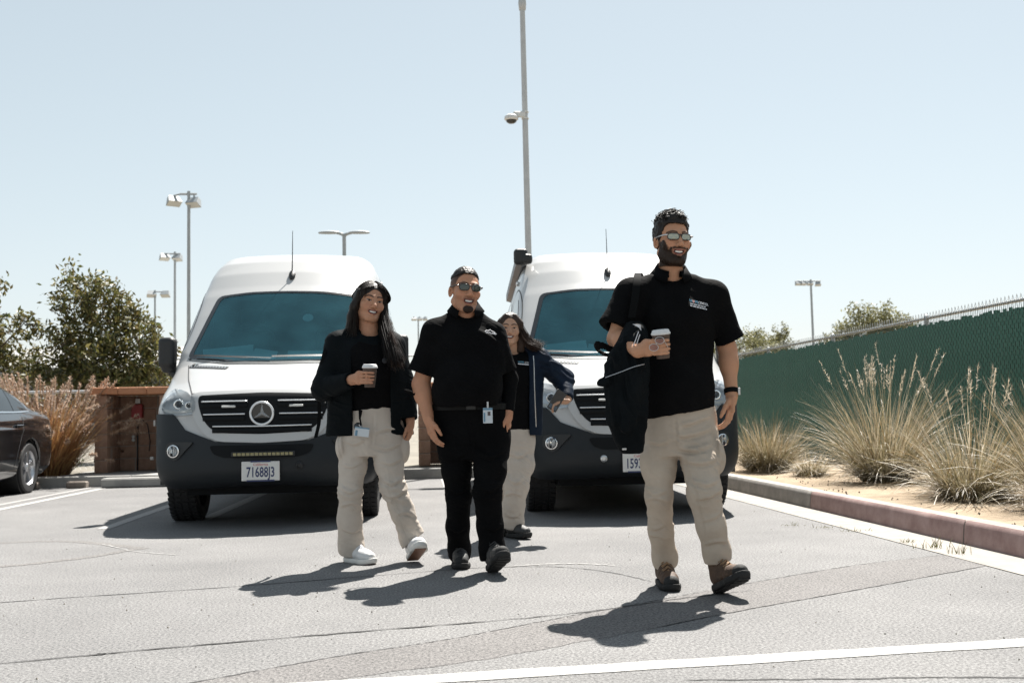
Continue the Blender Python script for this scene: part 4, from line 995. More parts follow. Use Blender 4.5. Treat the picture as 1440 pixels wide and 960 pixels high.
def make_van(loc, label, plate, rz=0.0):
    v = empty('van', loc, rz, label, 'van', 'white vans parked side by side')
    global VW_MESH
    if VW_MESH is None:
        V, Q = VS.mesh(arches=[(1.0, .38, .44, .62), (5.3, .38, .44, .62)])
        c = V[Q].mean(1); cen = WS.mean(0); k = .955; poly = cen + (WS - cen) * k; px, pz = c[:, 0], c[:, 2]; ins = np.zeros(len(c), bool)
        for i in range(len(poly)):
            a, b = poly[i], poly[i - 1]; m = ((a[1] > pz) != (b[1] > pz)); ins ^= m & (px < (b[0] - a[0]) * (pz - a[1]) / (b[1] - a[1] + 1e-12) + a[0])
        Q = Q[~(ins & (c[:, 1] < 2.1))]
        body = mesh_obj('body', V, Q, M_VANWHITE, v, smooth=True); VW_MESH = body.data
    else:
        body = bpy.data.objects.new('body', VW_MESH); link(body, v)
    # windscreen: dark printed border, glass, wipers
    gl = VS.panel('windscreen', WS, M_WINDSHIELD, v, .003, .0, 10)
    VS.panel('windscreen_border', WS, M_GLOSSBLK, gl, .006, .02, 2, hole=.945)
    VS.panel('sensor_patch', roundpoly([(-.12, 2.09), (.12, 2.09), (.10, 1.99), (-.10, 1.99)], .03), M_GLOSSBLK, gl, .001, .02, 3)
    for xs_ in ((-.78, -.05), (-.05, .62)):
        VS.seam('wiper', [(xs_[0], 1.455 if xs_[0] < -.5 else 1.42), ((xs_[0] + xs_[1]) / 2, 1.425), (xs_[1], 1.40 if xs_[1] < .3 else 1.43)], .03, M_BLACKPL, gl, off=.028)
    VS.panel('cowl', roundpoly([(-.86, 1.448), (-.45, 1.402), (0, 1.392), (.45, 1.402), (.86, 1.448), (.84, 1.43), (.45, 1.372), (0, 1.362), (-.45, 1.372), (-.84, 1.43)], .008), M_BLACKPL, v, .004, .01, 2)
    # cabin seen through the glass
    ln_ = bpy.data.materials.get('cabin_lining') or mat('cabin_lining', (.035, .04, .042), .9)
    mb = MB(); mb.raw([(-.80, 1.7, 1.1), (-.80, 3.1, 1.1), (-.74, 3.1, 2.05), (-.74, 2.02, 2.05)], [(0, 1, 2, 3)]); mb.raw([(.80, 1.7, 1.1), (.80, 3.1, 1.1), (.74, 3.1, 2.05), (.74, 2.02, 2.05)], [(3, 2, 1, 0)])
    mb.raw([(-.74, 2.02, 2.06), (.74, 2.02, 2.06), (.74, 3.1, 2.06), (-.74, 3.1, 2.06)], [(0, 1, 2, 3)]); mb.raw([(-.8, 3.1, 1.0), (.8, 3.1, 1.0), (.74, 3.1, 2.06), (-.74, 3.1, 2.06)], [(0, 1, 2, 3)]); mb.raw([(-.8, 1.2, 1.05), (.8, 1.2, 1.05), (.8, 3.1, 1.05), (-.8, 3.1, 1.05)], [(0, 1, 2, 3)])
    mb.build('cabin_lining', ln_, v)
    mb = MB(); mb.prism([(1.10, 1.38), (1.45, 1.46), (1.75, 1.44), (1.85, 1.2), (1.3, 1.1)], 1.56, R=np.array([[0, -1, 0], [1, 0, 0], [0, 0, 1.0]]), c=(.78, 0, 0)); mb.build('dashboard', M_BLACKPL, v)
    mb = MB(); mb.box((-.50, 1.34, 1.50), (.46, .14, .004), R=rotx(.95) @ rotz(.12)); mb.box((-.16, 1.30, 1.48), (.22, .11, .004), R=rotx(.95) @ rotz(-.2)); mb.box((.35, 1.30, 1.475), (.6, .09, .004), R=rotx(.9)); mb.build('paper', M_PLATE, v)
    for sx in (-.45, .45):
        f_ = Field((sx - .3, 2.0, 1.0), (sx + .3, 2.6, 2.1), .03); f_.rbox((sx, 2.32, 1.45), (.48, .16, .7), .07, R=rotx(-.15), k=0); f_.rbox((sx, 2.42, 1.93), (.27, .1, .2), .045, k=.02); V, Q = f_.mesh(); mesh_obj('seat', V, Q, M_BLACKPL, v, smooth=True)
    mb = MB(); mb.lathe([(.19 + .014 * math.cos(a), .014 * math.sin(a)) for a in np.arange(8) * math.pi / 4], 24, R=rotx(math.radians(55)), c=(.45, 1.9, 1.48), closed=True); mb.build('steering_wheel', M_BLACKPL, v, smooth=True)
    if plate[0] == '7':
        mb = MB(); mb.lathe([(.0, 0), (.05, 0), (.05, .006), (0, .006)], 20, R=rotx(math.radians(50)), c=(.22, 1.50, 1.835)); mb.build('window_sticker', M_PLATE, gl)
    # lower front: dark moulded bumper wrapping round to the wheels
    zt = lambda a: np.interp(abs(a), [0, .35, .62, .75, .95, 1.35], [.70, .70, .80, .93, .935, .90])
    na, nz = 64, 14; A_ = np.linspace(-1.42, 1.42, na + 1); pts = []
    for a in A_:
        for k in range(nz + 1): pts.append((a, .335 + (zt(a) - .335) * k / nz))
    pts = np.array(pts); P = VS.cyl(pts, 1.05); N_ = VS.grad(P); prof_z = (pts[:, 1] - .335) / .6
    bulge = .014 + .010 * np.exp(-((pts[:, 1] - .50) / .10) ** 2); T = P + N_ * bulge[:, None]
    E_ = P - N_ * .02; m_ = (na + 1) * (nz + 1); Fc = []
    for i in range(na):
        for k in range(nz): q = i * (nz + 1) + k; Fc.append((q, q + nz + 1, q + nz + 2, q + 1))
        q = i * (nz + 1); Fc.append((q, m_ + q, m_ + q + nz + 1, q + nz + 1)); q += nz; Fc.append((q, q + nz + 1, m_ + q + nz + 1, m_ + q))
    bum = mesh_obj('bumper', np.concatenate([T, E_]), Fc, M_GREYPL, v, smooth=True, sharp=50)
    # body-colour grille surround, dark grille, bars and emblem
    GO = [(-0.5895, 1.075), (-0.54, 1.09), (0, 1.105), (0.54, 1.09), (0.5895, 1.075), (0.594, 1.0), (0.54, .86), (0.45, .745), (0.342, .70), (0, .685), (-0.342, .70), (-0.45, .745), (-0.54, .86), (-0.594, 1.0)]
    GI = [(-0.5265, 1.062), (0, 1.078), (0.5265, 1.062), (0.5175, .99), (0.477, .88), (0.4095, .80), (0.324, .765), (0, .752), (-0.324, .765), (-0.4095, .80), (-0.477, .88), (-0.5175, .99)]
    sur = VS.panel('grille_surround', roundpoly(GO, .05), M_VANWHITE, v, .024, .02, 7)
    gr = VS.panel('grille', roundpoly(GI, .05), M_BLACK_HOLE, v, .027, .02, 7)
    for z, hw in ((1.018, .49), (.915, .468), (.818, .387)):
        for sg in ((-1, 1) if z > .85 else (0,)):
            x0, x1 = ((.135 if z < .95 else .12), hw) if sg else (-hw, hw)
            pts_ = [(sg * x0 if sg else x0, z), (sg * (x0 + x1) / 2 if sg else 0, z - (.0 if sg else .004)), (sg * x1 if sg else x1, z)]
            P = VS.front(spline(np.array(pts_), 8)); N_ = VS.grad(P); mb = MB(); mb.tube(P + N_ * .034, .0065, 6); mb.build('grille_bar', M_EMBLEM, gr, smooth=True)
            mb = MB(); mb.tube(P + N_ * .028 + (0, 0, -.035), .022, 6); mb.build('grille_slat', M_BLACK_HOLE, gr, smooth=True)
    ec = VS.front(np.array([[0, .925]]))[0] + (0, -.05, 0); Re = rotx(math.pi / 2 - .2)
    em = MB(); R0, r_ = .090, .010
    em.lathe([(R0 + r_ * math.cos(a), r_ * math.sin(a)) for a in np.arange(8) * math.pi / 4], 40, R=rotx(math.pi / 2), c=ec, closed=True); emb = em.build('emblem_ring', M_EMBLEM, gr, smooth=True)
    sp = star_points(.086); mb = MB(); P = [(x, 0.012, z) for x, z in sp] + [(0, -.012, 0)]; mb.raw(np.array(P) + ec, [(i, (i + 1) % 6, 6) for i in range(6)] + [tuple(range(5, -1, -1))]); o = mb.build('emblem_star', M_EMBLEM, emb)
    mb = MB(); mb.lathe([(0, .014), (.086, .014), (.086, .03), (0, .03)], 32, R=rotx(-math.pi / 2), c=ec); mb.build('emblem_disc', M_GLOSSBLK, emb)
    for sx in (-.27, .27):      # marker lamps in the grille
        p = VS.front(np.array([[sx, .985]]))[0]; mb = MB(); mb.box(p + (0, -.045, 0), (.11, .02, .018), bev=.004); mb.build('marker_lamp', M_PLATE, gr)
    # headlamps
    for sg in (-1, 1):
        HL = [(0.5445, .955), (0.5535, 1.04), (0.63, 1.085), (0.72, 1.115), (0.7965, 1.125), (0.8325, 1.06), (0.8415, .95), (0.774, .915), (0.648, .915), (0.576, .925)]
        HL = roundpoly([(sg * x, z) for x, z in HL], .03); hb = VS.panel('headlamp', HL, M_SILVER, v, .004, .03, 5)
        for (cx, cz, rr) in ((.705, 1.01, .045), (.612, 1.0, .033)):
            p = VS.front(np.array([[sg * cx, cz]]))[0]; mb = MB(); mb.lathe([(rr, 0), (rr * .92, -.014), (rr * .6, -.004), (0, -.001)], 18, R=rotx(-math.pi / 2), c=p + (0, -.012, 0)); mb.build('reflector', M_CHROME, hb, smooth=True)
            mb = MB(); mb.lathe([(rr * .5, 0), (rr * .4, .018), (0, .024)], 14, R=rotx(math.pi / 2), c=p + (0, -.016, 0)); mb.build('bulb_shade', M_GLOSSBLK, hb, smooth=True)
        LB = roundpoly([(sg * x, z) for x, z in [(0.558, .952), (0.648, .938), (0.774, .938), (0.8325, .955), (0.8343, .972), (0.774, .957), (0.648, .955), (0.5625, .968)]], .005)
        VS.panel('indicator_strip', LB, M_PLATE, hb, .012, .006, 2)
        VS.panel('lens', HL, M_CLEAR, hb, .030, .02, 5, dome=.004)
        # fog lamp
        FR = [(sg * x, z) for x, z in [(0.54, .70), (0.72, .70), (0.774, .69), (0.783, .60), (0.72, .555), (0.666, .565), (0.612, .63)]]
        fr = VS.panel('fog_recess', roundpoly(FR, .03), M_BLACKPL, v, .029, .02, 4)
        p = VS.front(np.array([[sg * .705, .628]]))[0]; mb = MB(); nrm_ = VS.grad(p[None])[0]; ang = math.atan2(nrm_[0], -nrm_[1])
        mb.lathe([(.052, 0), (.052, .028), (.044, .030), (.04, .016), (0, .012)], 22, R=rotz(ang * .6) @ rotx(math.pi / 2), c=p + nrm_ * .022); mb.build('fog_lamp', M_CHROME, fr, smooth=True, sharp=40)
        mb = MB(); mb.lathe([(.044, .0), (.03, .012), (0, .016)], 22, R=rotz(ang * .6) @ rotx(math.pi / 2), c=p + nrm_ * .048); mb.build('fog_lens', M_CLEAR, fr, smooth=True)
        for q in (-.014, .014):
            mb = MB(); mb.box(p + nrm_ * .058 + (q, 0, 0), (.004, .01, .08)); mb.build('lens_rib', M_SILVER, fr)
        # round sensor on the bumper
        p = VS.front(np.array([[sg * .30, .50]]))[0]
        if sg > 0 or plate[0] != '7':
            mb = MB(); mb.lathe([(.03, 0), (.028, .02), (.018, .026), (.016, .012), (0, .012)], 18, R=rotx(math.pi / 2), c=p + (0, -.02, 0)); mb.build('tow_cover', M_SILVER if plate[0] != '7' else M_BLACKPL, bum, smooth=True, sharp=40)
        # door mirror
        mc = np.array([sg * 1.09, 1.50, 1.52]); f_ = Field(mc - (.2, .2, .3), mc + (.2, .2, .3), .014)
        f_.rbox(mc, (.16, .12, .29), .045, R=rotz(sg * .22), k=0); f_.rbox(mc + (-sg * .01, .02, -.155), (.13, .09, .07), .03, R=rotz(sg * .22), k=.02); V, Q = f_.mesh(); mo = mesh_obj('door_mirror', V, Q, M_BLACKPL, v, smooth=True)
        mb = MB(); mb.tube([mc + (0, .02, -.14), mc + (-sg * .06, .02, -.21), mc + (-sg * .17, .04, -.22)], [.035, .035, .045], 8); mb.build('mirror_arm', M_BLACKPL, mo, smooth=True)
        mb = MB(); mb.box(mc + (-sg * .015, .07, .03), (.12, .006, .2), R=rotz(sg * .22)); mb.build('mirror_glass', M_CHROME, mo)
        # side glass and body lines
        VS.panel('door_window', roundpoly([(1.50, 1.47), (2.45, 1.50), (2.45, 2.06), (2.08, 2.06), (1.62, 1.66)], .05), M_DARKGLASS, v, .004, .02, 5, view='side', sg=sg)
        VS.panel('side_window', roundpoly([(2.85, 1.50), (3.95, 1.50), (3.95, 2.10), (2.85, 2.10)], .07), M_DARKGLASS, v, .004, .02, 5, view='side', sg=sg)
        VS.panel('side_window', roundpoly([(4.15, 1.50), (5.35, 1.50), (5.35, 2.10), (4.15, 2.10)], .07), M_DARKGLASS, v, .004, .02, 5, view='side', sg=sg)
        VS.seam('door_gap', [(1.42, .95), (1.45, 1.4), (1.62, 1.72), (2.08, 2.12), (2.55, 2.13), (2.62, 1.6), (2.60, .6), (2.3, .48), (1.6, .5)], .012, M_SEAMM, v, 'side', sg)
        VS.seam('door_gap', [(2.72, 2.3), (2.72, 1.5), (2.72, .5)], .012, M_SEAMM, v, 'side', sg); VS.seam('door_gap', [(4.05, 2.3), (4.05, 1.5), (4.05, .5)], .012, M_SEAMM, v, 'side', sg)
        VS.seam('body_crease', [(2.75, 2.37), (4.5, 2.38), (6.7, 2.36)], .02, M_SEAMM, v, 'side', sg)
        VS.panel('rub_strip', roundpoly([(1.5, .70), (4.8, .70), (4.8, .80), (1.5, .80)], .02), M_GREYPL, v, .012, .01, 3, view='side', sg=sg)
        p = VS.side(np.array([[2.46, 1.25]]), sg)[0]; mb = MB(); mb.box(p + (sg * .02, 0, 0), (.035, .2, .035), bev=.01); mb.build('door_handle', M_BLACKPL, v)
        # clearance lamp on the high roof side and bonnet vents
        p = VS.side(np.array([[2.55, 2.28]]), sg)[0]; mb = MB(); mb.box(p + (sg * .012, 0, 0), (.03, .09, .045), bev=.01); mb.build('side_lamp', M_SILVER, v)
        VT = roundpoly([(sg * x, z) for x, z in [(.40, 1.343), (.80, 1.375), (.82, 1.352), (.42, 1.318)]], .012); vt = VS.panel('bonnet_vent', VT, M_BLACKPL, v, .003, .02, 3)
        for t in np.linspace(.08, .92, 13):
            a = np.array([[sg * (.40 + .41 * t), 1.320 + .035 * t], [sg * (.395 + .41 * t), 1.343 + .033 * t]]); VS.seam('vent_rib', a, .012, M_SILVER, vt, off=.008, n=3)
        VS.seam('bonnet_gap', [(sg * .60, 1.085), (sg * .655, 1.15), (sg * .74, 1.25), (sg * .83, 1.38)], .010, M_SEAMM, v)
    VS.seam('bonnet_gap', [(-.62, 1.098), (0, 1.115), (.62, 1.098)], .010, M_SEAMM, v)
    # intake with light bar, number plate
    it = VS.panel('air_intake', roundpoly([(-0.414, .668), (0.414, .668), (0.378, .60), (0.306, .575), (-0.306, .575), (-0.378, .60)], .03), M_BLACK_HOLE, v, .027, .02, 4)
    if plate[0] == '7':
        p = VS.front(np.array([[0, .60]]))[0]; mb = MB(); mb.box(p + (0.02, -.05, 0), (.50, .03, .04), bev=.006); lb = mb.build('light_bar', M_BLACKPL, v)
        for i in range(14):
            mb = MB(); mb.box((0, 0, 0), (.026, .008, .022)); o = mb.build('light_cell', mat('amber_lens', (.34, .27, .07), .3, col2=(.2, .2, .15), nscale=60) if 'amber_lens' not in bpy.data.materials else bpy.data.materials['amber_lens'], lb); o.location = Vector(p + (-.20 + i * .034, -.068, 0))
    pc = VS.front(np.array([[0, .465]]))[0] + (0, -.048, 0); mb = MB(); mb.box(pc, (.300, .012, .158), bev=.004); pl = mb.build('plate_frame', M_SILVER, v)
    mb = MB(); mb.box(pc + (0, -.006, 0), (.284, .006, .142), bev=.002); mb.build('number_plate', M_PLATE, pl)
    text_obj('plate_number', plate, .112, M_INK, pl, pc + (0, -.0098, -.012), FACE, True, sx=.62)
    text_obj('plate_state', 'California', .030, M_INKRED, pl, pc + (0, -.0098, .052), FACE, False)
    mb = MB(); mb.box(pc + (0, -.0075, -.076), (.22, .003, .012)); mb.box(pc + (0, -.0075, .076), (.16, .003, .012)); mb.build('plate_lettering_strip', M_INK, pl)
    # roof aerial
    p = VS.front(np.array([[0.02, 2.30]]))[0]; n_ = VS.grad(p[None])[0]; f_ = Field(p - .12, p + .12, .007); f_.ell(p + n_ * .012, (.034, .075, .03), R=rotx(.75), k=0); V, Q = f_.mesh(); ab = mesh_obj('aerial_base', V, Q, M_BLACKPL, v, smooth=True)
    mb = MB(); mb.tube([p + n_ * .03, p + n_ * .03 + (0, .03, .16), p + n_ * .03 + (.0, .06, .44)], [.006, .005, .0028], 6); mb.build('aerial_mast', M_BLACKPL, ab)
    mb = MB(); mb.box((0, 4.2, 2.69), (.7, .7, .10), bev=.04); mb.build('roof_hatch', M_BLACKPL, v)
    # rear doors and lamps
    for sg in (-1, 1):
        VS.panel('rear_window', roundpoly([(sg * .08, 1.4), (sg * .74, 1.4), (sg * .68, 2.05), (sg * .08, 2.05)], .05), M_DARKGLASS, v, .004, .02, 4, view='rear')
        mb = MB(); p = VS.rear(np.array([[sg * .88, 1.0]]))[0]; mb.box(p + (0, -.01, 0), (.1, .06, .4), bev=.02); mb.build('tail_lamp', M_RED, v)
    VS.seam('rear_door_gap', [(0, .6), (0, 1.5), (0, 2.4)], .012, M_SEAMM, v, 'rear')
    # underbody and wheels
    mb = MB(); mb.box((0, 1.0, .36), (1.3, 1.3, .2)); mb.box((0, 3.9, .34), (1.25, 5.2, .16)); mb.tube([(-.7, 1.0, .36), (.7, 1.0, .36)], .06, 8); mb.tube([(-.7, 5.3, .36), (.7, 5.3, .36)], .07, 8); mb.build('underbody', M_BLACK_HOLE, v)
    for y in (1.0, 5.3):
        for sg in (-1, 1):
            V = [(sg * xx, y + .43 * math.cos(a), .38 + .43 * math.sin(a)) for a in np.linspace(-.1, math.pi + .1, 21) for xx in (.62, .93)]; mesh_obj('wheel_arch', V, [(2 * i, 2 * i + 1, 2 * i + 3, 2 * i + 2) for i in range(20)], M_BLACKPL, v, smooth=True)
            wheel(v, (sg * .77, y, .352), .352, .25, M_RIMDARK, 6, sg, tread=(y < 2))
    return v
van1 = make_van((-1.28, 8.65, 0), 'white high-roof van on the left with plate 71688J3', '71688J3')
V2Z = math.radians(-3.0)
van2 = make_van((1.80, 8.62, 0), 'white high-roof van on the right with side awning, plate partly hidden', '15934K2', V2Z)
# roll-out awning along the right van's side
awp = rotz(V2Z) @ np.array([-.83, 2.30, 2.50]) + (1.80, 8.62, 0)
aw = empty('awning', awp, V2Z, label='dark roll-out awning case along the roof of the right van', cat='awning')
mb = MB(); mb.prism([(-.07, -.04), (-.07, .05), (-.03, .08), (.05, .08), (.05, -.03), (-.01, -.06)], 3.6); mb.build('awning_case', mat('awning_case', (.10, .105, .11), .45), aw)
f_ = Field((-.2, -.2, -.2), (.2, .15, .25), .012); f_.rbox((-.02, -.03, .03), (.15, .10, .17), .04, k=0); f_.rbox((.05, -.06, .0), (.1, .1, .1), .03, k=.02); V, Q = f_.mesh(); mesh_obj('end_cap', V, Q, M_BLACKPL, aw, smooth=True)
for yy in (.3, 1.8, 3.3):
    mb = MB(); mb.box((.08, yy, -.02), (.12, .1, .05), bev=.01); mb.build('bracket', M_BLACKPL, aw)
# ------------------------------------------------------------------ black saloon at the left edge
cp = [(.12, .22), (.02, .35), (0, .55), (.05, .68), (.25, .78), (.8, .90), (1.45, .985), (1.6, 1.02), (1.95, 1.24), (2.25, 1.40), (2.55, 1.455), (3.0, 1.465), (3.4, 1.42), (3.75, 1.31), (4.1, 1.17), (4.25, 1.125), (4.6, 1.10), (4.80, 1.06), (4.86, .98), (4.89, .75), (4.90, .5), (4.84, .28), (4.6, .22), (2.5, .19)]
_ct = sd_table(np.array(cp), (-.3, .05), (5.2, 1.8), .02)
_cw = np.array([(.15, .84), (.3, .90), (.45, .922), (.65, .93), (.80, .922), (.93, .90), (1.0, .865), (1.2, .765), (1.4, .64), (1.5, .55)])
def car_f(x, y, z):
    ax = np.abs(x); W = np.interp(z, _cw[:, 0], _cw[:, 1])
    bow = .30 * ax ** 3 * (1 - np.clip(y / 2.2, 0, 1)) - .26 * ax ** 3 * np.clip((y - 3.0) / 1.6, 0, 1)
    W = W - .05 * np.clip((y - 3.7) / 1.2, 0, 1) ** 2 - .03 * np.clip((z - 1.0) / .4, 0, 1) * np.clip((y - 3.2) / .8, 0, 1)
    sw = .010 * np.exp(-((z - .80) / .03) ** 2)
    return smax(ax - W - sw, _ct(y - bow, z + .03 * ax ** 2), .09)
CS = Shell(car_f, (-1.05, -.12, .1), (1.05, 5.05, 1.6), .019)
M_CARPAINT = mat('black_car_paint', (.006, .007, .009), .16, coat=1.0)
car = empty('car', (-5.90, 10.22, 0), 0, 'black saloon car with silver wheels cut off by the left edge', 'car')
V, Q = CS.mesh(arches=[(.86, .33, .365, .60), (3.80, .33, .365, .60)]); mesh_obj('body', V, Q, M_CARPAINT, car, smooth=True)
for sg in (-1, 1):
    WN = roundpoly([(1.72, 1.03), (2.62, 1.04), (2.62, 1.36), (2.3, 1.345), (2.02, 1.22)], .04); w_ = CS.panel('front_window', WN, M_DARKGLASS, car, .004, .015, 4, view='side', sg=sg)
    WN2 = roundpoly([(2.72, 1.04), (3.52, 1.045), (3.86, 1.06), (3.80, 1.12), (3.45, 1.30), (3.1, 1.355), (2.72, 1.36)], .03); w2 = CS.panel('rear_window', WN2, M_DARKGLASS, car, .004, .015, 4, view='side', sg=sg)
    CS.seam('window_trim', [(1.66, 1.015), (2.6, 1.022), (3.5, 1.028), (3.92, 1.045)], .022, M_CHROME, car, 'side', sg, off=.010)
    CS.seam('window_trim', [(3.92, 1.045), (3.84, 1.135), (3.46, 1.325), (3.1, 1.382), (2.3, 1.372), (1.95, 1.22)], .016, M_CHROME, car, 'side', sg, off=.010)
    CS.seam('window_pillar', [(3.42, 1.04), (3.46, 1.30)], .02, M_GLOSSBLK, w2, 'side', sg, off=.008)
    for g_ in ([(1.58, .92), (1.6, .4), (1.7, .3)], [(2.67, 1.38), (2.67, 1.0), (2.66, .5), (2.62, .3)], [(3.60, 1.0), (3.55, .85), (3.40, .62), (3.28, .35)]):
        CS.seam('door_gap', g_, .008, M_SEAMM, car, 'side', sg)
    for yy in (2.38, 3.40):
        p = CS.side(np.array([[yy, .86]]), sg)[0]; mb = MB(); mb.box(p + (sg * .018, 0, 0), (.03, .21, .028), bev=.008); mb.build('door_handle', M_CARPAINT, car)
    TL = roundpoly([(sg * x, z) for x, z in [(.50, .82), (.80, .80), (.84, .90), (.78, .98), (.52, .95)]], .03); CS.panel('tail_lamp', TL, M_RED, car, .006, .02, 4, view='rear')
    HL = roundpoly([(sg * x, z) for x, z in [(.45, .62), (.80, .66), (.82, .74), (.5, .71)]], .03); CS.panel('headlamp', HL, M_SILVER, car, .006, .02, 4, view='front')
    KG = roundpoly([(sg * x, z) for x, z in [(.03, .68), (.30, .68), (.28, .45), (.05, .45)]], .04); CS.panel('grille', KG, M_GLOSSBLK, car, .008, .02, 3, view='front')
    for y in (.86, 3.80):
        wheel(car, (sg * .795, y, .325), .325, .235, M_ALLOY, 5, sg, tread=False)
        mb = MB(); mb.lathe([(.36, -.28), (.36, .0), (.368, .0), (.368, -.28)], 28, R=RY90 if sg > 0 else roty(-math.pi / 2), c=(sg * .88, y, .33), closed=True); mb.build('wheel_arch', M_BLACKPL, car, smooth=True, sharp=40)
    mc = np.array([sg * 1.0, 1.85, 1.04]); f_ = Field(mc - .15, mc + .15, .012); f_.rbox(mc, (.18, .10, .12), .04, k=0); V, Q = f_.mesh(); mesh_obj('door_mirror', V, Q, M_CARPAINT, car, smooth=True)
CS.panel('windscreen', roundpoly([(-.66, 1.04), (.66, 1.04), (.54, 1.39), (-.54, 1.39)], .05), M_DARKGLASS, car, .004, .015, 5, view='front')
CS.panel('rear_screen', roundpoly([(-.62, 1.17), (.62, 1.17), (.50, 1.38), (-.50, 1.38)], .05), M_DARKGLASS, car, .004, .015, 5, view='rear')
CS.seam('boot_gap', [(-.5, .98), (-.46, .78), (.46, .78), (.5, .98)], .008, M_SEAMM, car, 'rear')
mb = MB(); mb.box((0, 2.4, .24), (1.4, 4.0, .12)); mb.build('underbody', M_BLACK_HOLE, car)
p = CS.rear(np.array([[0, .68]]))[0]; mb = MB(); mb.box(p + (0, .01, 0), (.31, .012, .155), bev=.004); mb.build('number_plate', M_PLATE, car)
# ================================================================== PEOPLE
M_SKIN = mat('skin', (.3, .18, .12), .5, attr=True, sss=.12, bump=.12, bscale=220, bdist=.002, spec=.2)
def cloth(name, c, c2=None, rough=.85, bump=.35, sheen=.0, bscale=450, wr=.13):
    return mat(name, c, rough, col2=c2, nscale=6, bump=bump, bscale=bscale, bdist=.002, spec=.05, sheen=sheen, wrinkle=wr)
M_BLACKCLOTH = cloth('black_knit', (.0035, .0036, .0040), (.006, .006, .0066))
M_BLACKNYLON = cloth('black_nylon', (.0035, .005, .006), (.006, .008, .0095), .65)
M_NAVY = cloth('navy_shell', (.008, .014, .026), (.014, .022, .038), .55)
M_BLACKTWILL = cloth('black_twill', (.0032, .0032, .0036), (.0055, .0055, .006))
M_KHAKI = cloth('khaki_twill', (.40, .335, .270), (.47, .40, .33), .9, .4)
M_STONE = cloth('stone_twill', (.47, .415, .36), (.54, .48, .42), .9, .4)
M_HAIR = mat('black_hair', (.007, .005, .004), .5, col2=(.016, .011, .008), nscale=30, stretch=(6, 6, .6), spec=.28)
M_HAIRBROWN = mat('brown_hair', (.022, .012, .008), .5, spec=.3, col2=(.045, .025, .016), nscale=30, stretch=(6, 6, .6))
M_TEETH = mat('teeth', (.85, .82, .78), .3)
M_LENS_MIRROR = mat('mirror_lens', (.30, .30, .25), .08, metal=.85)
M_LENS_GREEN = mat('green_lens', (.035, .042, .03), .06, spec=.8)
M_LENS_PINK = glass('pink_lens', (.62, .50, .56))
M_STRAPWEB = mat('webbing', (.0045, .005, .0055), .85, spec=.08)
M_LEATHER_BR = mat('brown_boot_leather', (.042, .022, .012), .7, col2=(.085, .046, .025), nscale=18, bump=.4, bscale=60)
M_SOLE_BLK = mat('black_rubber', (.012, .012, .012), .8, bump=.3, bscale=60)
M_BOOT_BLK = mat('black_boot', (.020, .020, .020), .6, col2=(.03, .03, .03), bump=.3, bscale=60)
M_SNEAKER = mat('white_sneaker', (.60, .60, .60), .5, col2=(.66, .66, .66), nscale=20)
M_GUM = mat('gum_sole', (.20, .10, .06), .6)
M_RUBBERW = mat('white_rubber', (.62, .61, .58), .5)
M_CUPBROWN = mat('brown_cup', (.060, .036, .026), .55, col2=(.08, .05, .036), nscale=10)
M_LID = mat('white_lid', (.62, .62, .62), .4)
M_METALCLIP = mat('clip_metal', (.5, .5, .5), .3, metal=.8)
M_CARD = mat('card_white', (.55, .60, .64), .4)
M_CARDBLUE = mat('card_blue', (.12, .24, .34), .4)
M_LOGO_W = mat('print_white', (.62, .63, .66), .6)
M_LOGO_B = mat('print_blue', (.12, .30, .42), .6)
M_LOGO_R = mat('print_pink', (.60, .34, .32), .6)

class Person:
    def __init__(s, bx, by, label):
        s.b = np.array([bx, by, 0.0]); s.root = empty('person', s.b, label=label, cat='person')
    def p(s, x, y, Y): return at(x, y, Y) - s.b
    def row(s, y, xl, xr, Y, ry, dy=0.0):
        a, b = s.p(xl, y, Y), s.p(xr, y, Y); c = (a + b) / 2
        return (c[2], c[0], c[1] + dy, (b[0] - a[0]) / 2, ry)
    def rows(s, L): return sorted([s.row(*r) for r in L])

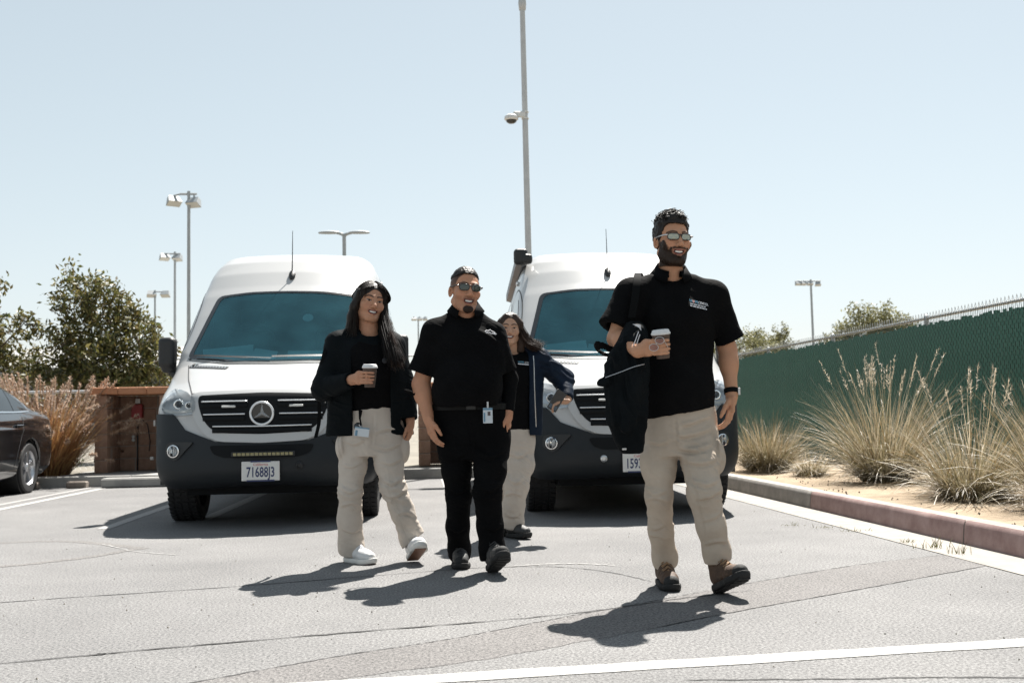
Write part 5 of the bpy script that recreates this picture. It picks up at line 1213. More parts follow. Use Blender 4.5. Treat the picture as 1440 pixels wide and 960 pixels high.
class Head:
    def __init__(s, c, yaw=0, roll=0, pitch=0, S=1.0, fz=1.0):
        s.fz = fz
        s.c = np.asarray(c, float); s.R = rotz(math.radians(yaw)) @ roty(math.radians(roll)) @ rotx(math.radians(pitch)); s.S = S
    def w(s, v): return s.c + s.S * (np.atleast_2d(np.asarray(v, float)) @ s.R.T)
    def w1(s, v): return s.w(v)[0]
    def loc(s, V): return (V - s.c) @ s.R / s.S
    def add(s, F, jaw=1.0, fem=0.0, smile=1.0):
        S = s.S; R = s.R
        zf = lambda c: (c[0], c[1], c[2] * s.fz if c[2] < 0 else c[2])
        def E(c, r, k=.012, mode='u', Rl=None): c = zf(c); F.ell(s.w1(c), np.array(r) * S, R if Rl is None else R @ Rl, k, mode)
        def C(a, b, ra, rb, k=.01, mode='u'): a = zf(a); b = zf(b); F.cap(s.w1(a), s.w1(b), ra * S, rb * S, k, mode)
        E((0, .018, .042), (.078, .096, .086)); E((0, -.022, -.012), (.066 * jaw, .072, .098), .02)
        for q in (-1, 1):
            C((q * .052 * jaw, .012, -.055), (q * .022, -.062, -.097), .020, .018, .025)
            E((q * .044, -.060, -.014), (.026, .026, .024), .02)
            E((q * .033, -.072, -.030), (.018, .018, .014), .015)           # smile cheeks
            E((q * .079, .014, -.002), (.008, .020, .032), .006, Rl=rotz(q * -.35)); E((q * .081, .008, -.004), (.006, .010, .018), .004, 's')
        E((0, -.072, -.097), (.024, .020, .018), .02)
        C((-.040, -.078, .034), (.040, -.078, .034), .012 - .003 * fem, .012 - .003 * fem, .018)
        for q in (-1, 1): E((q * .032, -.100, .016), (.019, .014, .012), .012, 's'); E((q * .032, -.0765, .015), (.0135, .0135, .0115), .004)
        C((0, -.085, .022), (0, -.110, -.018), .008, .0125, .012); E((0, -.108, -.021), (.012, .011, .009), .008)
        for q in (-1, 1): E((q * .013, -.099, -.025), (.0085, .010, .0075), .006)
        # open smile: lips round a shallow mouth
        C((-.033, -.080, -.043), (0, -.097, -.0505), .005, .006, .008); C((.033, -.080, -.043), (0, -.097, -.0505), .005, .006, .008)
        C((-.032, -.079, -.047), (0, -.094, -.071), .0055, .0072, .008); C((.032, -.079, -.047), (0, -.094, -.071), .0055, .0072, .008)
        E((0, -.098, -.0595), (.025, .016, .0072), .004, 's'); E((-.017, -.096, -.056), (.012, .014, .005), .003, 's'); E((.017, -.096, -.056), (.012, .014, .005), .003, 's')
    def teeth(s, parent):
        V = []; n = 12
        for i in range(n + 1):
            u = -1 + 2 * i / n; x = .0265 * u; y = -.0905 + .0105 * u * u; z = -.0562 + .0065 * u * u
            for dz in (.0048, -.0052 * (1 - .45 * u * u)): V.append((x, y, z * s.fz + dz))
        return mesh_obj('teeth', s.w(V), [(2 * i + 1, 2 * i + 3, 2 * i + 2, 2 * i) for i in range(n)], M_TEETH, parent, smooth=True)
    def paint(s, V, base, beard=None, scalp=None, lips=(.26, .10, .085), brow=(.012, .008, .006), eyes=True):
        """pigment of the skin: lips, brows, eyes, beard hair (returns colours and hair mask for beard)"""
        q = s.loc(V); x, y, z = q[:, 0], q[:, 1], np.where(q[:, 2] < 0, q[:, 2] / s.fz, q[:, 2]); n = len(V); col = np.tile(np.array(base, float), (n, 1))
        m1 = vnoise(q * 60, 3); col *= (1 + .06 * m1)[:, None]
        inh = (np.abs(x) < .1) & (np.abs(y) < .13) & (np.abs(z) < .15)
        ax = np.abs(x); front = inh & (y < -.03)
        def mix(mask, c): col[:] = col * (1 - mask[:, None]) + np.array(c) * mask[:, None]
        def gs(cx, cz, sx, sz): return np.exp(-(((ax - cx) / sx) ** 2 + ((z - cz) / sz) ** 2))
        mix(front * .35 * gs(.045, -.02, .02, .018), np.array(base) * (1.08, .82, .78)); mix(front * .3 * gs(0, -.02, .012, .01), np.array(base) * (1.05, .85, .8))
        lipm = np.clip(1.25 - (np.abs(x) / .033) ** 2 - ((z + .0600 - .008 * (x / .028) ** 2) / .0150) ** 2, 0, .6) / .6
        mix(front * (y < -.078) * lipm, lips)
        mix(front * (np.abs(x) < .0265) * (np.abs(z + .0590 - .006 * (x / .025) ** 2) < .0072) * (y > -.0935) * (y < -.06), (.05, .015, .012))
        bz = .036 + .006 * np.clip(1 - ((ax - .032) / .022) ** 2, -1, 1); mix(front * (ax > .010) * (ax < .056) * np.clip(1.4 - np.abs(z - bz) / .0048, 0, 1) * .92, brow)
        if eyes:
            ez = .014 + .002 * (ax - .032) / .01; em = front * (((ax - .0325) / .0145) ** 2 + ((z - ez) / .0038) ** 2 < 1); mix(em * .9, (.34, .31, .29))
            mix(front * (((x - np.sign(x) * .0335) / .0058) ** 2 + ((z - ez) / .0055) ** 2 < 1), (.012, .008, .006))
            mix(front * (((ax - .0325) / .0165) ** 2 + ((z - ez - .0040) / .0026) ** 2 < 1) * .95, (.012, .008, .006))
        hair = np.zeros(n)
        if scalp:
            ln = np.array(scalp); lim = np.interp(y, ln[:, 0], ln[:, 1]); w_ = np.clip((z - lim + .004 * vnoise(q * 150, 6)) / .022, 0, 1) * inh * (np.abs(x) < .0795 + .02 * (z > .02))
            mix(w_ * np.interp(z, [-.06, .0, .05, .085], [.35, .55, .80, .95]), (.012, .009, .008))
        nz_ = .0035 * vnoise(q * 120, 9)
        if beard == 'full':
            ss = lambda v: np.clip(v / .006 + .5, 0, 1)
            topz = np.interp(ax, [0, .020, .034, .050, .062, .072, .09], [-.064, -.062, -.048, -.040, -.022, .012, .02]) + nz_
            hair = inh * ss(topz - z) * ss(-.004 - y + .5 * (-(z + .05)).clip(0, .06)) * ss(z + .122)
            must = front * ss(.0085 + nz_ - np.abs(z + .0400 + .16 * np.clip(ax - .010, 0, 1))) * ss(.036 - ax) * (y < -.05); hair = np.maximum(hair, must)
            corner = front * ss(.006 - np.abs(ax - .041)) * (z < -.035) * (z > -.075); hair = np.maximum(hair, corner)
        elif beard == 'goatee':
            hair = front * (np.clip(1.5 - (x / .026) ** 2 - ((z + .100) / .017) ** 2, 0, .5) / .5) * (z < -.084)
            stub = front * (z < -.03) * .18; mix(stub * (hair < .1), (.06, .04, .03)); mix(front * (np.abs(z + .041) < .007) * (ax < .032) * .25, (.05, .03, .025))
        if beard:
            hair = np.clip(hair, 0, 1) * (1 - np.clip(front * (y < -.074) * lipm * 1.6, 0, 1)); mix(hair * .97, (.010, .0065, .005))
        return col, hair

def person_body(pn, lo, hi, h, build, head, base_col, beard=None, eyes=True, neck=None, scalp=None):
    F = Field(lo, hi, h); build(F); V, Q = F.mesh(); V = relax(V, Q, 1, .4)
    col = np.tile(np.array(base_col, float), (len(V), 1)) * (1 + .06 * vnoise(V * 40, 3))[:, None]
    c = head.c; G = Field(c - (.15, .17, .30), c + (.15, .17, .17), .0027)
    G.cap(neck, head.w1((0, .014, -.045)), .064 * head.S, .055 * head.S, .03); G.cap(neck + (-.05, 0, -.03), neck + (.05, 0, -.03), .05, .05, .04)
    head.add(G); V2, Q2 = G.mesh(); V2 = relax(V2, Q2, 2, .4)
    col2, hair = head.paint(V2, base_col, beard, scalp, eyes=eyes); N_ = vnormals(V2, Q2)
    if beard: V2 = V2 + N_ * (hair * (.0050 + .0010 * vnoise(V2 * 260, 4)))[:, None]
    o = mesh_obj('body', np.concatenate([V, V2]), np.concatenate([Q, Q2 + len(V)]), M_SKIN, pn.root, smooth=True, attr=np.concatenate([col, col2])); head.teeth(o); return o

def hand(F, W, d, n, t, curl=(.35, .5, .4), S=1.0, spread=.0):
    """palm and five fingers: wrist W, finger direction d, palm normal n, thumb side t"""
    d, n, t = nrm(d), nrm(n), nrm(t); W = np.asarray(W, float)
    F.rbox(W + d * .047 * S, (.076 * S, .092 * S, .027 * S), .013 * S, np.c_[t, d, n], .015)
    F.cap(W - d * .02, W + d * .03, .023 * S, .026 * S, .015, S=(1, 1, 1))
    for off, bl, L in ((.029, .088, .98), (.010, .092, 1.06), (-.010, .088, 1.0), (-.028, .080, .80)):
        P = W + d * bl * S + t * off * S; dd = d + t * off * spread; a = 0; pts = [P - d * .01]
        for seg, c in zip((.043, .027, .022), curl):
            a += c; P = P + (np.cos(a) * nrm(dd) + np.sin(a) * n) * seg * L * S; pts.append(P)
        F.chain(pts, [.0095 * S, .0088 * S, .008 * S, .0068 * S], .004)
    P = W + d * .026 * S + t * .026 * S; pts = [P]
    for seg, (wd, wt, wn) in zip((.042, .032, .026), ((.8, .45, .3), (.95, .08, .35), (.95, -.1, .4))):
        P = P + nrm(d * wd + t * wt + n * wn) * seg * S; pts.append(P)
    F.chain(pts, [.015 * S, .0125 * S, .0105 * S, .008 * S], .006)

def grip(F, C, ax, R, side=-1, S=1.0, front=np.array([0, -1.0, 0])):
    """fingers closed round an upright cup from the side; returns the wrist"""
    ax = nrm(ax); xs = np.array([side, 0, 0.0]); xs = nrm(xs - ax * (xs @ ax)); fr = nrm(np.cross(ax, xs)); fr = fr if fr @ front > 0 else -fr
    pos = lambda th, r, hz: C + ax * hz + r * (math.cos(th) * xs + math.sin(th) * fr)
    for k, (hz, L) in enumerate(((.030, 1.0), (.0105, 1.06), (-.009, 1.0), (-.027, .84))):
        th = [-.15, .45, 1.15, 1.15 + .95 * L]; rr = R + .0085
        F.chain([pos(th[0], rr + .006, hz * .9), pos(th[1], rr + .0045, hz), pos(th[2], rr + .001, hz - .001), pos(th[3], rr - .001, hz - .002)], [.0105 * S, .0098 * S, .009 * S, .0075 * S], .0035)
    pc = pos(-.30, R + .016, 0); F.rbox(pc + xs * .012 - fr * .02, (.030, .075, .078), .013, np.c_[xs, fr, ax], .012)
    F.chain([pos(-.5, R + .016, -.005), pos(-1.0, R + .014, .025), pos(-1.7, R + .010, .034), pos(-2.2, R + .008, .034)], [.0165, .0135, .011, .009], .006)
    W = pc + xs * .052 - fr * .045 + ax * -.012
    F.chain([pc + xs * .012 - fr * .02, W], [.033, .027], .02); return W

def folds(V, N_, spots, seed=0, amp=1.0, base=.0026, vert=False):
    """cloth creases: ridged bands around given points (centre, reach, amount, squash)"""
    d = base * fbm(V * (9, 9, 5), seed, 3)
    w_ = np.c_[V[:, 0] * 9 + 1.2 * vnoise(V * 5, seed + 5), V[:, 1] * 9, V[:, 2] * 30 + 2.2 * V[:, 0] * 6 + 1.3 * vnoise(V * 6, seed + 8)]
    if vert: w_ = np.c_[V[:, 0] * 26 + 1.5 * vnoise(V * 4, seed + 5) + V[:, 2] * 5, V[:, 1] * 22, V[:, 2] * 5 + vnoise(V * 4, seed + 8)]
    r = 1 - np.abs(vnoise(w_, seed + 2)) * 2; r2 = 1 - np.abs(vnoise(w_ * 1.9 + 7, seed + 3)) * 2
    for c, reach, a in spots:
        q = np.exp(-(((V - np.asarray(c)) / reach) ** 2).sum(1)); d = d + a * q * (.75 * (r - .25) + .35 * (r2 - .25))
    return V + N_ * (d * amp)[:, None]

def creases(V, N_, lines):
    """sharp pressed or pulled folds on the near side: (points, depth, width)"""
    for pts, dep, w in lines:
        C_ = spline(np.asarray(pts, float), 6); best = np.full(len(V), 9.0); sg = np.zeros(len(V)); tt = np.zeros(len(V)); n = len(C_) - 1
        for i in range(n):
            a = C_[i][[0, 2]]; b = C_[i + 1][[0, 2]]; ab = b - a; p = V[:, [0, 2]] - a; t = np.clip(p @ ab / (ab @ ab + 1e-12), 0, 1); r = p - t[:, None] * ab; d = np.sqrt((r ** 2).sum(1))
            m = d < best; best = np.where(m, d, best); sg = np.where(m, np.sign(ab[0] * p[:, 1] - ab[1] * p[:, 0]), sg); tt = np.where(m, (i + t) / n, tt)
        e = np.sin(np.clip(tt, .0, 1) * math.pi) ** .6 * np.clip(-N_[:, 1] * 1.6, 0, 1); s_ = best * sg
        V = V + N_ * (e * dep * (-np.exp(-(s_ / w) ** 2) + .9 * np.exp(-((s_ - 2.0 * w) / (1.3 * w)) ** 2)))[:, None]
    return V

def garment(name, F, mat_, parent, spots=(), seed=0, amp=1.0, it=2, base=.0022, vert=False, lines=()):
    V, Q = F.mesh(); V = relax(V, Q, it, .5); V = folds(V, vnormals(V, Q), spots, seed, amp, base, vert)
    if lines: V = creases(V, vnormals(V, Q), lines)
    return mesh_obj(name, V, Q, mat_, parent, smooth=True)

def collar(pn, c, R, rin, drop, spread, mat_, name='collar', open_=.55, tip=.03, H=None):
    """folded shirt collar round the neck; c = centre at the top edge, R = orientation"""
    V = []; n = 40; a0, a1 = open_, 2 * math.pi - open_
    for i in range(n + 1):
        a = a0 + (a1 - a0) * i / n; e = min(i, n - i) / n; t = math.exp(-(e / .07) ** 2)
        dirn = np.array([math.sin(a), -math.cos(a), 0]); lift = .016 * (1 - math.cos(a)) * .9
        for r_, z in ((rin - .004, -.03 + lift * .6), (rin, 0 + lift), (rin + .006, .003 + lift), (rin + spread * .55, -drop * .5 + lift * .7), (rin + spread, -drop - tip * t + lift * .35), (rin + spread - .006, -drop - tip * t - .004 + lift * .35)):
            V.append(dirn * r_ * (1, 1.05, 1) + (0, 0, z))
    V = np.array(V) @ np.asarray(R).T + c; Fc = []
    for i in range(n):
        for j in range(5): Fc.append((6 * i + j, 6 * i + j + 1, 6 * i + 7 + j, 6 * i + 6 + j))
    return mesh_obj(name, V, Fc, mat_, pn.root, smooth=True)

def hair_cap(hd, name, mat_, parent, thick=.014, line=((-.2, .090), (-.055, .086), (-.042, .07), (-.030, .02), (-.012, .0), (.005, .012), (.03, -.02), (.075, -.075), (.2, -.08)), bump_=.006, freq=70, top=(0, 0), seed=1, grow=None, h=.0042):
    F = Field((-.14, -.15, -.16), (.14, .18, .19), h)
    F.ell((0, .020, .046), (.078 + thick * .8, .097 + thick, .087 + thick + top[0]), k=0)
    F.ell((0, -.022, -.012), (.066 + thick * .5, .066, .098), k=.01)
    if top[1]: F.ell((0, -.045, .105), (.058, .05, .03 + top[1]), k=.03)
    ln = np.array(line); sl_, X, Y, Z = F._sub(F.lo, F.lo + F.h * F.n); lim = np.interp(Y.ravel(), ln[:, 0], ln[:, 1])[None, :, None]
    F.a = np.maximum(F.a, (lim - Z).astype(np.float32))
    if grow: grow(F)
    V, Q = F.mesh(); V = relax(V, Q, 1, .5); N_ = vnormals(V, Q)
    V = V + N_ * (bump_ * fbm(V * freq, seed, 2) + bump_ * .6 * vnoise(V * freq * .4, seed + 5))[:, None]
    return mesh_obj(name, hd.w(V), Q, mat_, parent, smooth=True)

def strands(pts_fn, n, mat_, name, parent, rad=.0012, seed=0, segs=8):
    r_ = np.random.default_rng(seed); mb = MB()
    for i in range(n): mb.tube(pts_fn(r_, segs), [rad] * (segs - 1) + [rad * .4], 3, False)
    return mb.build(name, mat_, parent, smooth=True)

def glasses(hd, parent, lens_mat, frame_mat, w=.027, hgt=.0165, y=-.098, z=.016, sq=3.0, wrap=.012, temple_mat=None, th=.0022, name='sunglasses'):
    r = bpy.data.objects.new(name, None); r.empty_display_size = .05; link(r, parent)
    for q in (-1, 1):
        pts = []
        for i in range(28):
            a = 2 * math.pi * i / 28; cx = np.sign(math.cos(a)) * abs(math.cos(a)) ** (2 / sq); cz = np.sign(math.sin(a)) * abs(math.sin(a)) ** (2 / sq)
            x = q * (.033 + q * w * cx * q); zz = z + hgt * cz; pts.append((x, y + wrap * ((abs(x)) / .06) ** 2, zz))
        pts = np.array(pts); c = pts.mean(0) + (0, -.0025, 0)
        V = hd.w(np.concatenate([pts, pts * .5 + c * .5 + (0, -.001, 0), c[None]])); m = 28
        Fc = [(i, (i + 1) % m, m + (i + 1) % m, m + i) for i in range(m)] + [(m + i, m + (i + 1) % m, 2 * m) for i in range(m)]
        mesh_obj('lens', V, Fc, lens_mat, r, smooth=True)
        mb = MB(); W_ = hd.w(np.concatenate([pts, pts[:2]])); mb.tube(W_, th * hd.S, 6, False); mb.build('rim', frame_mat, r, smooth=True)
        mb = MB(); mb.tube(hd.w([(q * .060, y + wrap, z + hgt * .5), (q * .074, y + .022, z + hgt * .45), (q * .081, -.03, z + .006), (q * .083, .015, z + .004)]), [th * 1.5, th * 1.5, th * 1.2, th], 6); mb.build('temple', temple_mat or frame_mat, r, smooth=True)
    mb = MB(); mb.tube(hd.w([(-.010, y + .001, z + hgt * .45), (0, y - .002, z + hgt * .6), (.010, y + .001, z + hgt * .45)]), th * 1.1, 6); mb.build('bridge', frame_mat, r, smooth=True)
    return r

def shoe(name, parent, heel, yaw, pitch, upper_mat, sole_mat, boot=True, L=.295, lace=None, S=1.0, foxing=None, ankle=None):
    """heel = heel contact on the ground; toe points along +Y turned by yaw, lifted by pitch"""
    R = rotz(yaw) @ rotx(pitch); heel = np.array(heel, float)
    if ankle is not None: off = R @ np.array([0, .055, .12 if boot else .10]) * S; heel[:2] = np.asarray(ankle)[:2] - off[:2]
    T = lambda V: (np.asarray(V) * S) @ R.T + np.asarray(heel)
    k = L / .295; F = Field((-.08, -.03, .0), (.08, .33, .22), .006)
    F.chain([(0, .045, .055), (0, .12, .058), (0, .19, .050), (0, .245, .044)], [.037, .040, .042, .036], .02, S=(1, 1, 1.18))
    F.chain([(0, .048, .06), (0, .052, .10), (0, .058, .165 if boot else .105)], [.040, .042, .047 if boot else .043], .02)
    F.chain([(0, .085, .095), (0, .13, .085)], [.036, .034], .02)
    F.cut((0, 0, .024), (0, 0, -1)); F.cut((0, 0, .175 if boot else .112), (0, 0, 1))
    V, Q = F.mesh(); V = relax(V, Q, 2, .5); N_ = vnormals(V, Q); V = V + N_ * (.0018 * fbm(V * 40, 3, 2) + .0015 * np.sin(V[:, 1] * 120) * np.exp(-((V[:, 1] - .16) / .04) ** 2))[:, None]
    o = mesh_obj(name, T(V * (1, k, 1)), Q, upper_mat, parent, smooth=True)
    F = Field((-.08, -.02, -.01), (.08, .34, .06), .005)
    F.chain([(0, .042, .016), (0, .12, .014), (0, .20, .016), (0, .252, .022)], [.044, .042, .050, .042], .02)
    F.cut((0, 0, .0), (0, 0, -1)); F.cut((0, 0, .031), (0, 0, 1)); V, Q = F.mesh(); V = relax(V, Q, 1, .4)
    V[:, 2] += .10 * np.clip((V[:, 1] - .21) / .09, 0, 1) ** 2 * .12
    so_ = mesh_obj('sole', T(V * (1.03, k, 1)), Q, foxing or sole_mat, o, smooth=True)
    mb = MB()
    for i in range(9):
        y = .02 + i * .031; w = .07 if 3 < i < 8 else .06
        if boot: mb.box((0, y, -.001 + .10 * max(0, (y - .21) / .09) ** 2 * .12), (w, .018, .008))
    if not boot: mb.box((0, .135, .001), (.072, .25, .006), bev=.002)
    V = np.concatenate(mb.V); mesh_obj('outsole', T(V * (1, k, 1)), mb.F, sole_mat, so_)
    if boot:
        F = Field((-.08, .15, .0), (.08, .33, .16), .006); F.chain([(0, .19, .050), (0, .245, .044)], [.0455, .0395], .02, S=(1, 1, 1.18)); F.cut((0, .232, .03), (0, -1, .35)); F.cut((0, 0, .024), (0, 0, -1)); V, Q = F.mesh(); V = relax(V, Q, 1, .5); mesh_obj('toe_cap', T(V * (1, k, 1)), Q, sole_mat, o, smooth=True)
    if lace:
        mb = MB()
        for i in range(5):
            y = .085 + .02 * i; zz = .140 - .016 * i if boot else .118 - .011 * i; yy = y + (0 if boot else .01)
            mb.tube(T([(-.028, (yy + .012) * k, zz - .008), (0, (yy + .012) * k, zz + .016), (.028, (yy + .010) * k, zz - .004)]), .0042, 5); mb.tube(T([(-.028, yy * k, zz - .006), (.0, (yy + .022) * k, zz + .013), (.026, (yy + .026) * k, zz - .006)]), .0036, 5)
        mb.build('laces', lace, o, smooth=True)
    return o

def cup(base, ax, label, rb=.029, rt=.041, h=.115):
    ax = nrm(ax); x_ = nrm(np.cross([0, 1.0, 0], ax)); R = np.c_[x_, np.cross(ax, x_), ax]
    e = empty('coffee_cup', base, label=label, cat='cup', group='takeaway coffee cups')
    mb = MB(); mb.lathe([(0, .003), (rb - .002, .003), (rb, 0), (rb + .001, .004), (rt, h), (rt - .002, h)], 28, R=R); mb.build('cup', M_CUPBROWN, e, smooth=True, sharp=40)
    mb = MB(); mb.lathe([(rt + .001, h - .006), (rt + .0035, h - .004), (rt + .0035, h + .003), (rt + .001, h + .006), (rt - .003, h + .016), (rt - .007, h + .018), (rt - .009, h + .013), (0, h + .013)], 28, R=R); mb.build('lid', M_LID, e, smooth=True, sharp=35)
    return e

def plane_on(V, x, z, r=.05):
    """best plane of the near side of a garment round (x, z)"""
    m = (np.abs(V[:, 0] - x) < r) & (np.abs(V[:, 2] - z) < r); P = V[m]; P = P[P[:, 1] < P[:, 1].min() + .06]
    A_ = np.c_[P[:, 0] - x, P[:, 2] - z, np.ones(len(P))]; k, *_ = np.linalg.lstsq(A_, P[:, 1], rcond=None)
    off = (P[:, 1] - A_ @ k).min()
    X = nrm([1, k[0], 0]); Zv = nrm(np.array([0, k[1], 1]) - X * (np.array([0, k[1], 1]) @ X)); Nn = np.cross(X, Zv)
    return np.array([x, k[2] + off, z]), np.c_[X, Zv, Nn]
def overts(o): a = np.zeros(len(o.data.vertices) * 3); o.data.vertices.foreach_get('co', a); return a.reshape(-1, 3)
def id_card(pn, c, w, h, R, parent, photo=True, clip=True):
    mb = MB(); mb.box(c, (w, .003, h), R=R, bev=.001); o = mb.build('id_card', M_CARD, parent)
    mb = MB(); mb.box(c + R @ np.array([0, -.0022, h * .42]), (w, .001, h * .13), R=R); mb.box(c + R @ np.array([-w * .36, -.0022, -.01]), (w * .16, .001, h * .6), R=R); mb.build('card_print', M_CARDBLUE, o)
    if photo:
        mb = MB(); mb.box(c + R @ np.array([w * .12, -.0022, h * .12]), (w * .3, .001, h * .26), R=R); mb.build('card_photo', mat('card_photo', (.08, .06, .06), .5), o)
    if clip:
        mb = MB(); mb.box(c + R @ np.array([0, -.001, h * .5 + .016]), (.010, .003, .036), R=R); mb.build('clip', M_METALCLIP, o)
    return o
# ------------------------------------------------------------------ man in front: black polo, khaki cargo trousers, coffee and jacket
A1 = Person(1.30, 5.10, 'bearded man in black polo and khaki trousers holding a coffee cup, nearest'); P = A1.p
hd = Head(P(945, 341, 5.08), yaw=10, roll=2, pitch=2, S=1.0)
shL, shR = P(888, 414, 5.10), P(1002, 416, 5.12); elL, elR = P(868, 476, 5.04), P(1023, 492, 5.16); wrR = P(1029, 556, 5.09)
cupC = P(931, 487, 4.74); cax = nrm([-.10, -.10, 1.0])
hipL, hipR = P(936, 602, 5.13), P(983, 602, 5.10); knL, knR = P(927, 695, 5.12), P(988, 690, 4.98); anL, anR = P(934, 800, 5.30), P(1009, 790, 5.01)
torso1 = A1.rows([(606, 906, 1007, 5.12, .115), (560, 904, 1003, 5.12, .125), (520, 901, 1001, 5.12, .128), (480, 896, 1004, 5.11, .130), (442, 889, 1006, 5.11, .125), (415, 888, 1004, 5.12, .105), (398, 907, 984, 5.13, .078), (386, 920, 968, 5.13, .068), (379, 924, 965, 5.13, .066)])
wrL = [None]
def body1(F):
    F.loft([(z, cx, cy, rx * .80, ry * .74) for z, cx, cy, rx, ry in torso1[1:]], .02)
    wrL[0] = grip(F, cupC, cax, .0365)
    F.chain([shL, elL, wrL[0]], [.060, .047, .028], .02); F.chain([shR, elR, wrR], [.060, .045, .029], .02)
    F.ell(elL * .75 + wrL[0] * .25, (.046, .046, .046), k=.03); F.ell(elR * .7 + wrR * .3, (.045, .045, .06), k=.03)
    hand(F, wrR, nrm([-.12, -.10, -1.0]), (-.75, .1, .05), (-.55, -.8, .1), (.25, .45, .4), 1.0)
    F.chain([hipL + (0, 0, -.04), knL, anL], [.055, .045, .036], .03); F.chain([hipR + (0, 0, -.04), knR, anR], [.055, .045, .036], .03)
b1 = person_body(A1, (-.62, -.55, -.02), (.45, .42, 1.66), .0046, body1, hd, (.46, .245, .15), 'full', False, P(944, 402, 5.13))
def curly(F):
    r_ = np.random.default_rng(2)
    for i in range(46):
        a = r_.uniform(0, 6.28); e = r_.uniform(.35, 1.45); c = np.array([.080 * math.cos(a) * math.cos(e), .02 + .098 * math.sin(a) * math.cos(e), .052 + .092 * math.sin(e)])
        if c[1] < -.05 and c[2] < .10: continue
        F.ell(c, np.array([.018, .018, .015]) * r_.uniform(.7, 1.2), k=.008)
hr = hair_cap(hd, 'hair', M_HAIR, A1.root, .010, bump_=.004, freq=75, top=(.008, .0), seed=4, grow=curly)
def curl_s(r_, n):
    a = r_.uniform(0, 6.28); e = r_.uniform(.5, 1.5); c = np.array([.086 * math.cos(a) * math.cos(e), .02 + .104 * math.sin(a) * math.cos(e), .055 + .105 * math.sin(e)])
    if c[1] < -.06: c[2] = max(c[2], .118)
    t = np.linspace(0, 1, n); ph = r_.uniform(0, 6.28); rad = r_.uniform(.006, .012); d = r_.normal(0, 1, 3); d[2] = abs(d[2]) * .4
    return hd.w(c + np.c_[rad * np.cos(ph + 7 * t), rad * np.sin(ph + 7 * t), rad * .6 * np.sin(3 * ph + 5 * t)] + np.outer(t, nrm(d) * .016))
strands(curl_s, 330, M_HAIR, 'hair_curls', hr, .0014, 5)
glasses(hd, A1.root, M_LENS_MIRROR, M_GLOSSBLK, .027, .0155, y=-.101, sq=3.2, wrap=.016, temple_mat=M_SILVER, th=.0026)
# polo shirt
F = Field((-.62, -.30, .78), (.45, .36, 1.72), .0062)
F.loft(torso1, .02); F.chain([P(916, 402, 5.12), shL + (0, 0, -.008)], [.060, .078], .02); F.chain([P(973, 402, 5.12), shR + (0, 0, -.010)], [.060, .076], .02)
sLe, sRe = P(866, 462, 5.06), P(1027, 479, 5.15)
F.chain([shL, sLe, sLe + (sLe - shL) * .35], [.083, .082, .082], .03); F.chain([shR, sRe, sRe + (sRe - shR) * .3], [.080, .066, .066], .03)
F.ell(P(952, 450, 5.06), (.15, .11, .12), k=.03); F.ell(P(952, 545, 5.09), (.165, .135, .15), k=.05)
for s0, s1, el, r in ((shL, sLe, elL, .054), (shR, sRe, elR, .049)):
    dd = nrm(s1 - s0); F.op(s1 - .12, s1 + .16, (lambda c, n_: (lambda X, Y, Z: -np.minimum(1, (np.maximum(-((X - c[0]) * n_[0] + (Y - c[1]) * n_[1] + (Z - c[2]) * n_[2]), np.sqrt((X - c[0]) ** 2 + (Y - c[1]) ** 2 + (Z - c[2]) ** 2) - .13))) * -1))(s1, dd), 0, 's')
    F.cap(s1 - dd * .03, s1 + dd * .1, r, r, .004, 's')
hem0 = P(910, 590, 5.0); hem1 = P(1003, 573, 5.0); hn = nrm([-(hem1[2] - hem0[2]), 0, hem1[0] - hem0[0]]); F.cut(hem0, -hn)
F.cap(P(945, 384, 5.10), P(947, 362, 5.02), .060, .072, .01, 's')
polo1 = garment('polo_shirt', F, M_BLACKCLOTH, A1.root, [(P(905, 450, 5.0), .10, .006), (P(1000, 455, 5.0), .10, .006), (P(955, 560, 5.0), .16, .006), (sLe, .1, .004), (sRe, .1, .004)], 3, 1.0, 1)
collar(A1, P(944, 379, 5.11), rotx(.30), .067, .036, .040, M_BLACKCLOTH, open_=.40, tip=.012)
PV = overts(polo1); c, R = plane_on(PV, *P(980, 429, 5.0)[[0, 2]], .05); R = R @ rotz(-.20)
text_obj('chest_logo', 'H', .022, M_LOGO_B, polo1, c + R @ np.array([-.040, .010, .006]), R, True); text_obj('chest_logo', 'PE', .022, M_LOGO_B, polo1, c + R @ np.array([-.008, .010, .006]), R, True, sx=.85); text_obj('chest_logo', 'CENTER', .022, M_LOGO_W, polo1, c + R @ np.array([.030, .010, .006]), R, False, sx=.72)
mb = MB(); hp_ = [(0, -.010), (-.007, 0), (-.008, .006), (-.004, .009), (0, .006), (.004, .009), (.008, .006), (.007, 0)]; mb.raw(np.array([(x * .95, y + .010, .0066) for x, y in hp_]) @ R.T + c + R @ np.array([-.0255, 0, 0]), [tuple(range(7, -1, -1))]); mb.build('chest_logo', M_LOGO_R, polo1)
text_obj('chest_lettering', 'BEHAVIORAL HEALTH TEAM', .0085, M_LOGO_W, polo1, c + R @ np.array([0, -.006, .006]), R, True, sx=.82) if False else None
for yy, w_ in ((-.006, .096), (-.018, .096)):
    mb = MB(); x0 = -w_ / 2; r_ = random.Random(int(-yy * 1000))
    while x0 < w_ / 2 - .006:
        w1 = r_.uniform(.010, .022); w1 = min(w1, w_ / 2 - x0); P_ = np.array([(x0, yy - .0032, .006), (x0 + w1, yy - .0032, .006), (x0 + w1, yy + .0032, .006), (x0, yy + .0032, .006)]) @ R.T + c; mb.raw(P_, [(0, 1, 2, 3)]); x0 += w1 + .003
    mb.build('chest_lettering', M_LOGO_W, polo1)
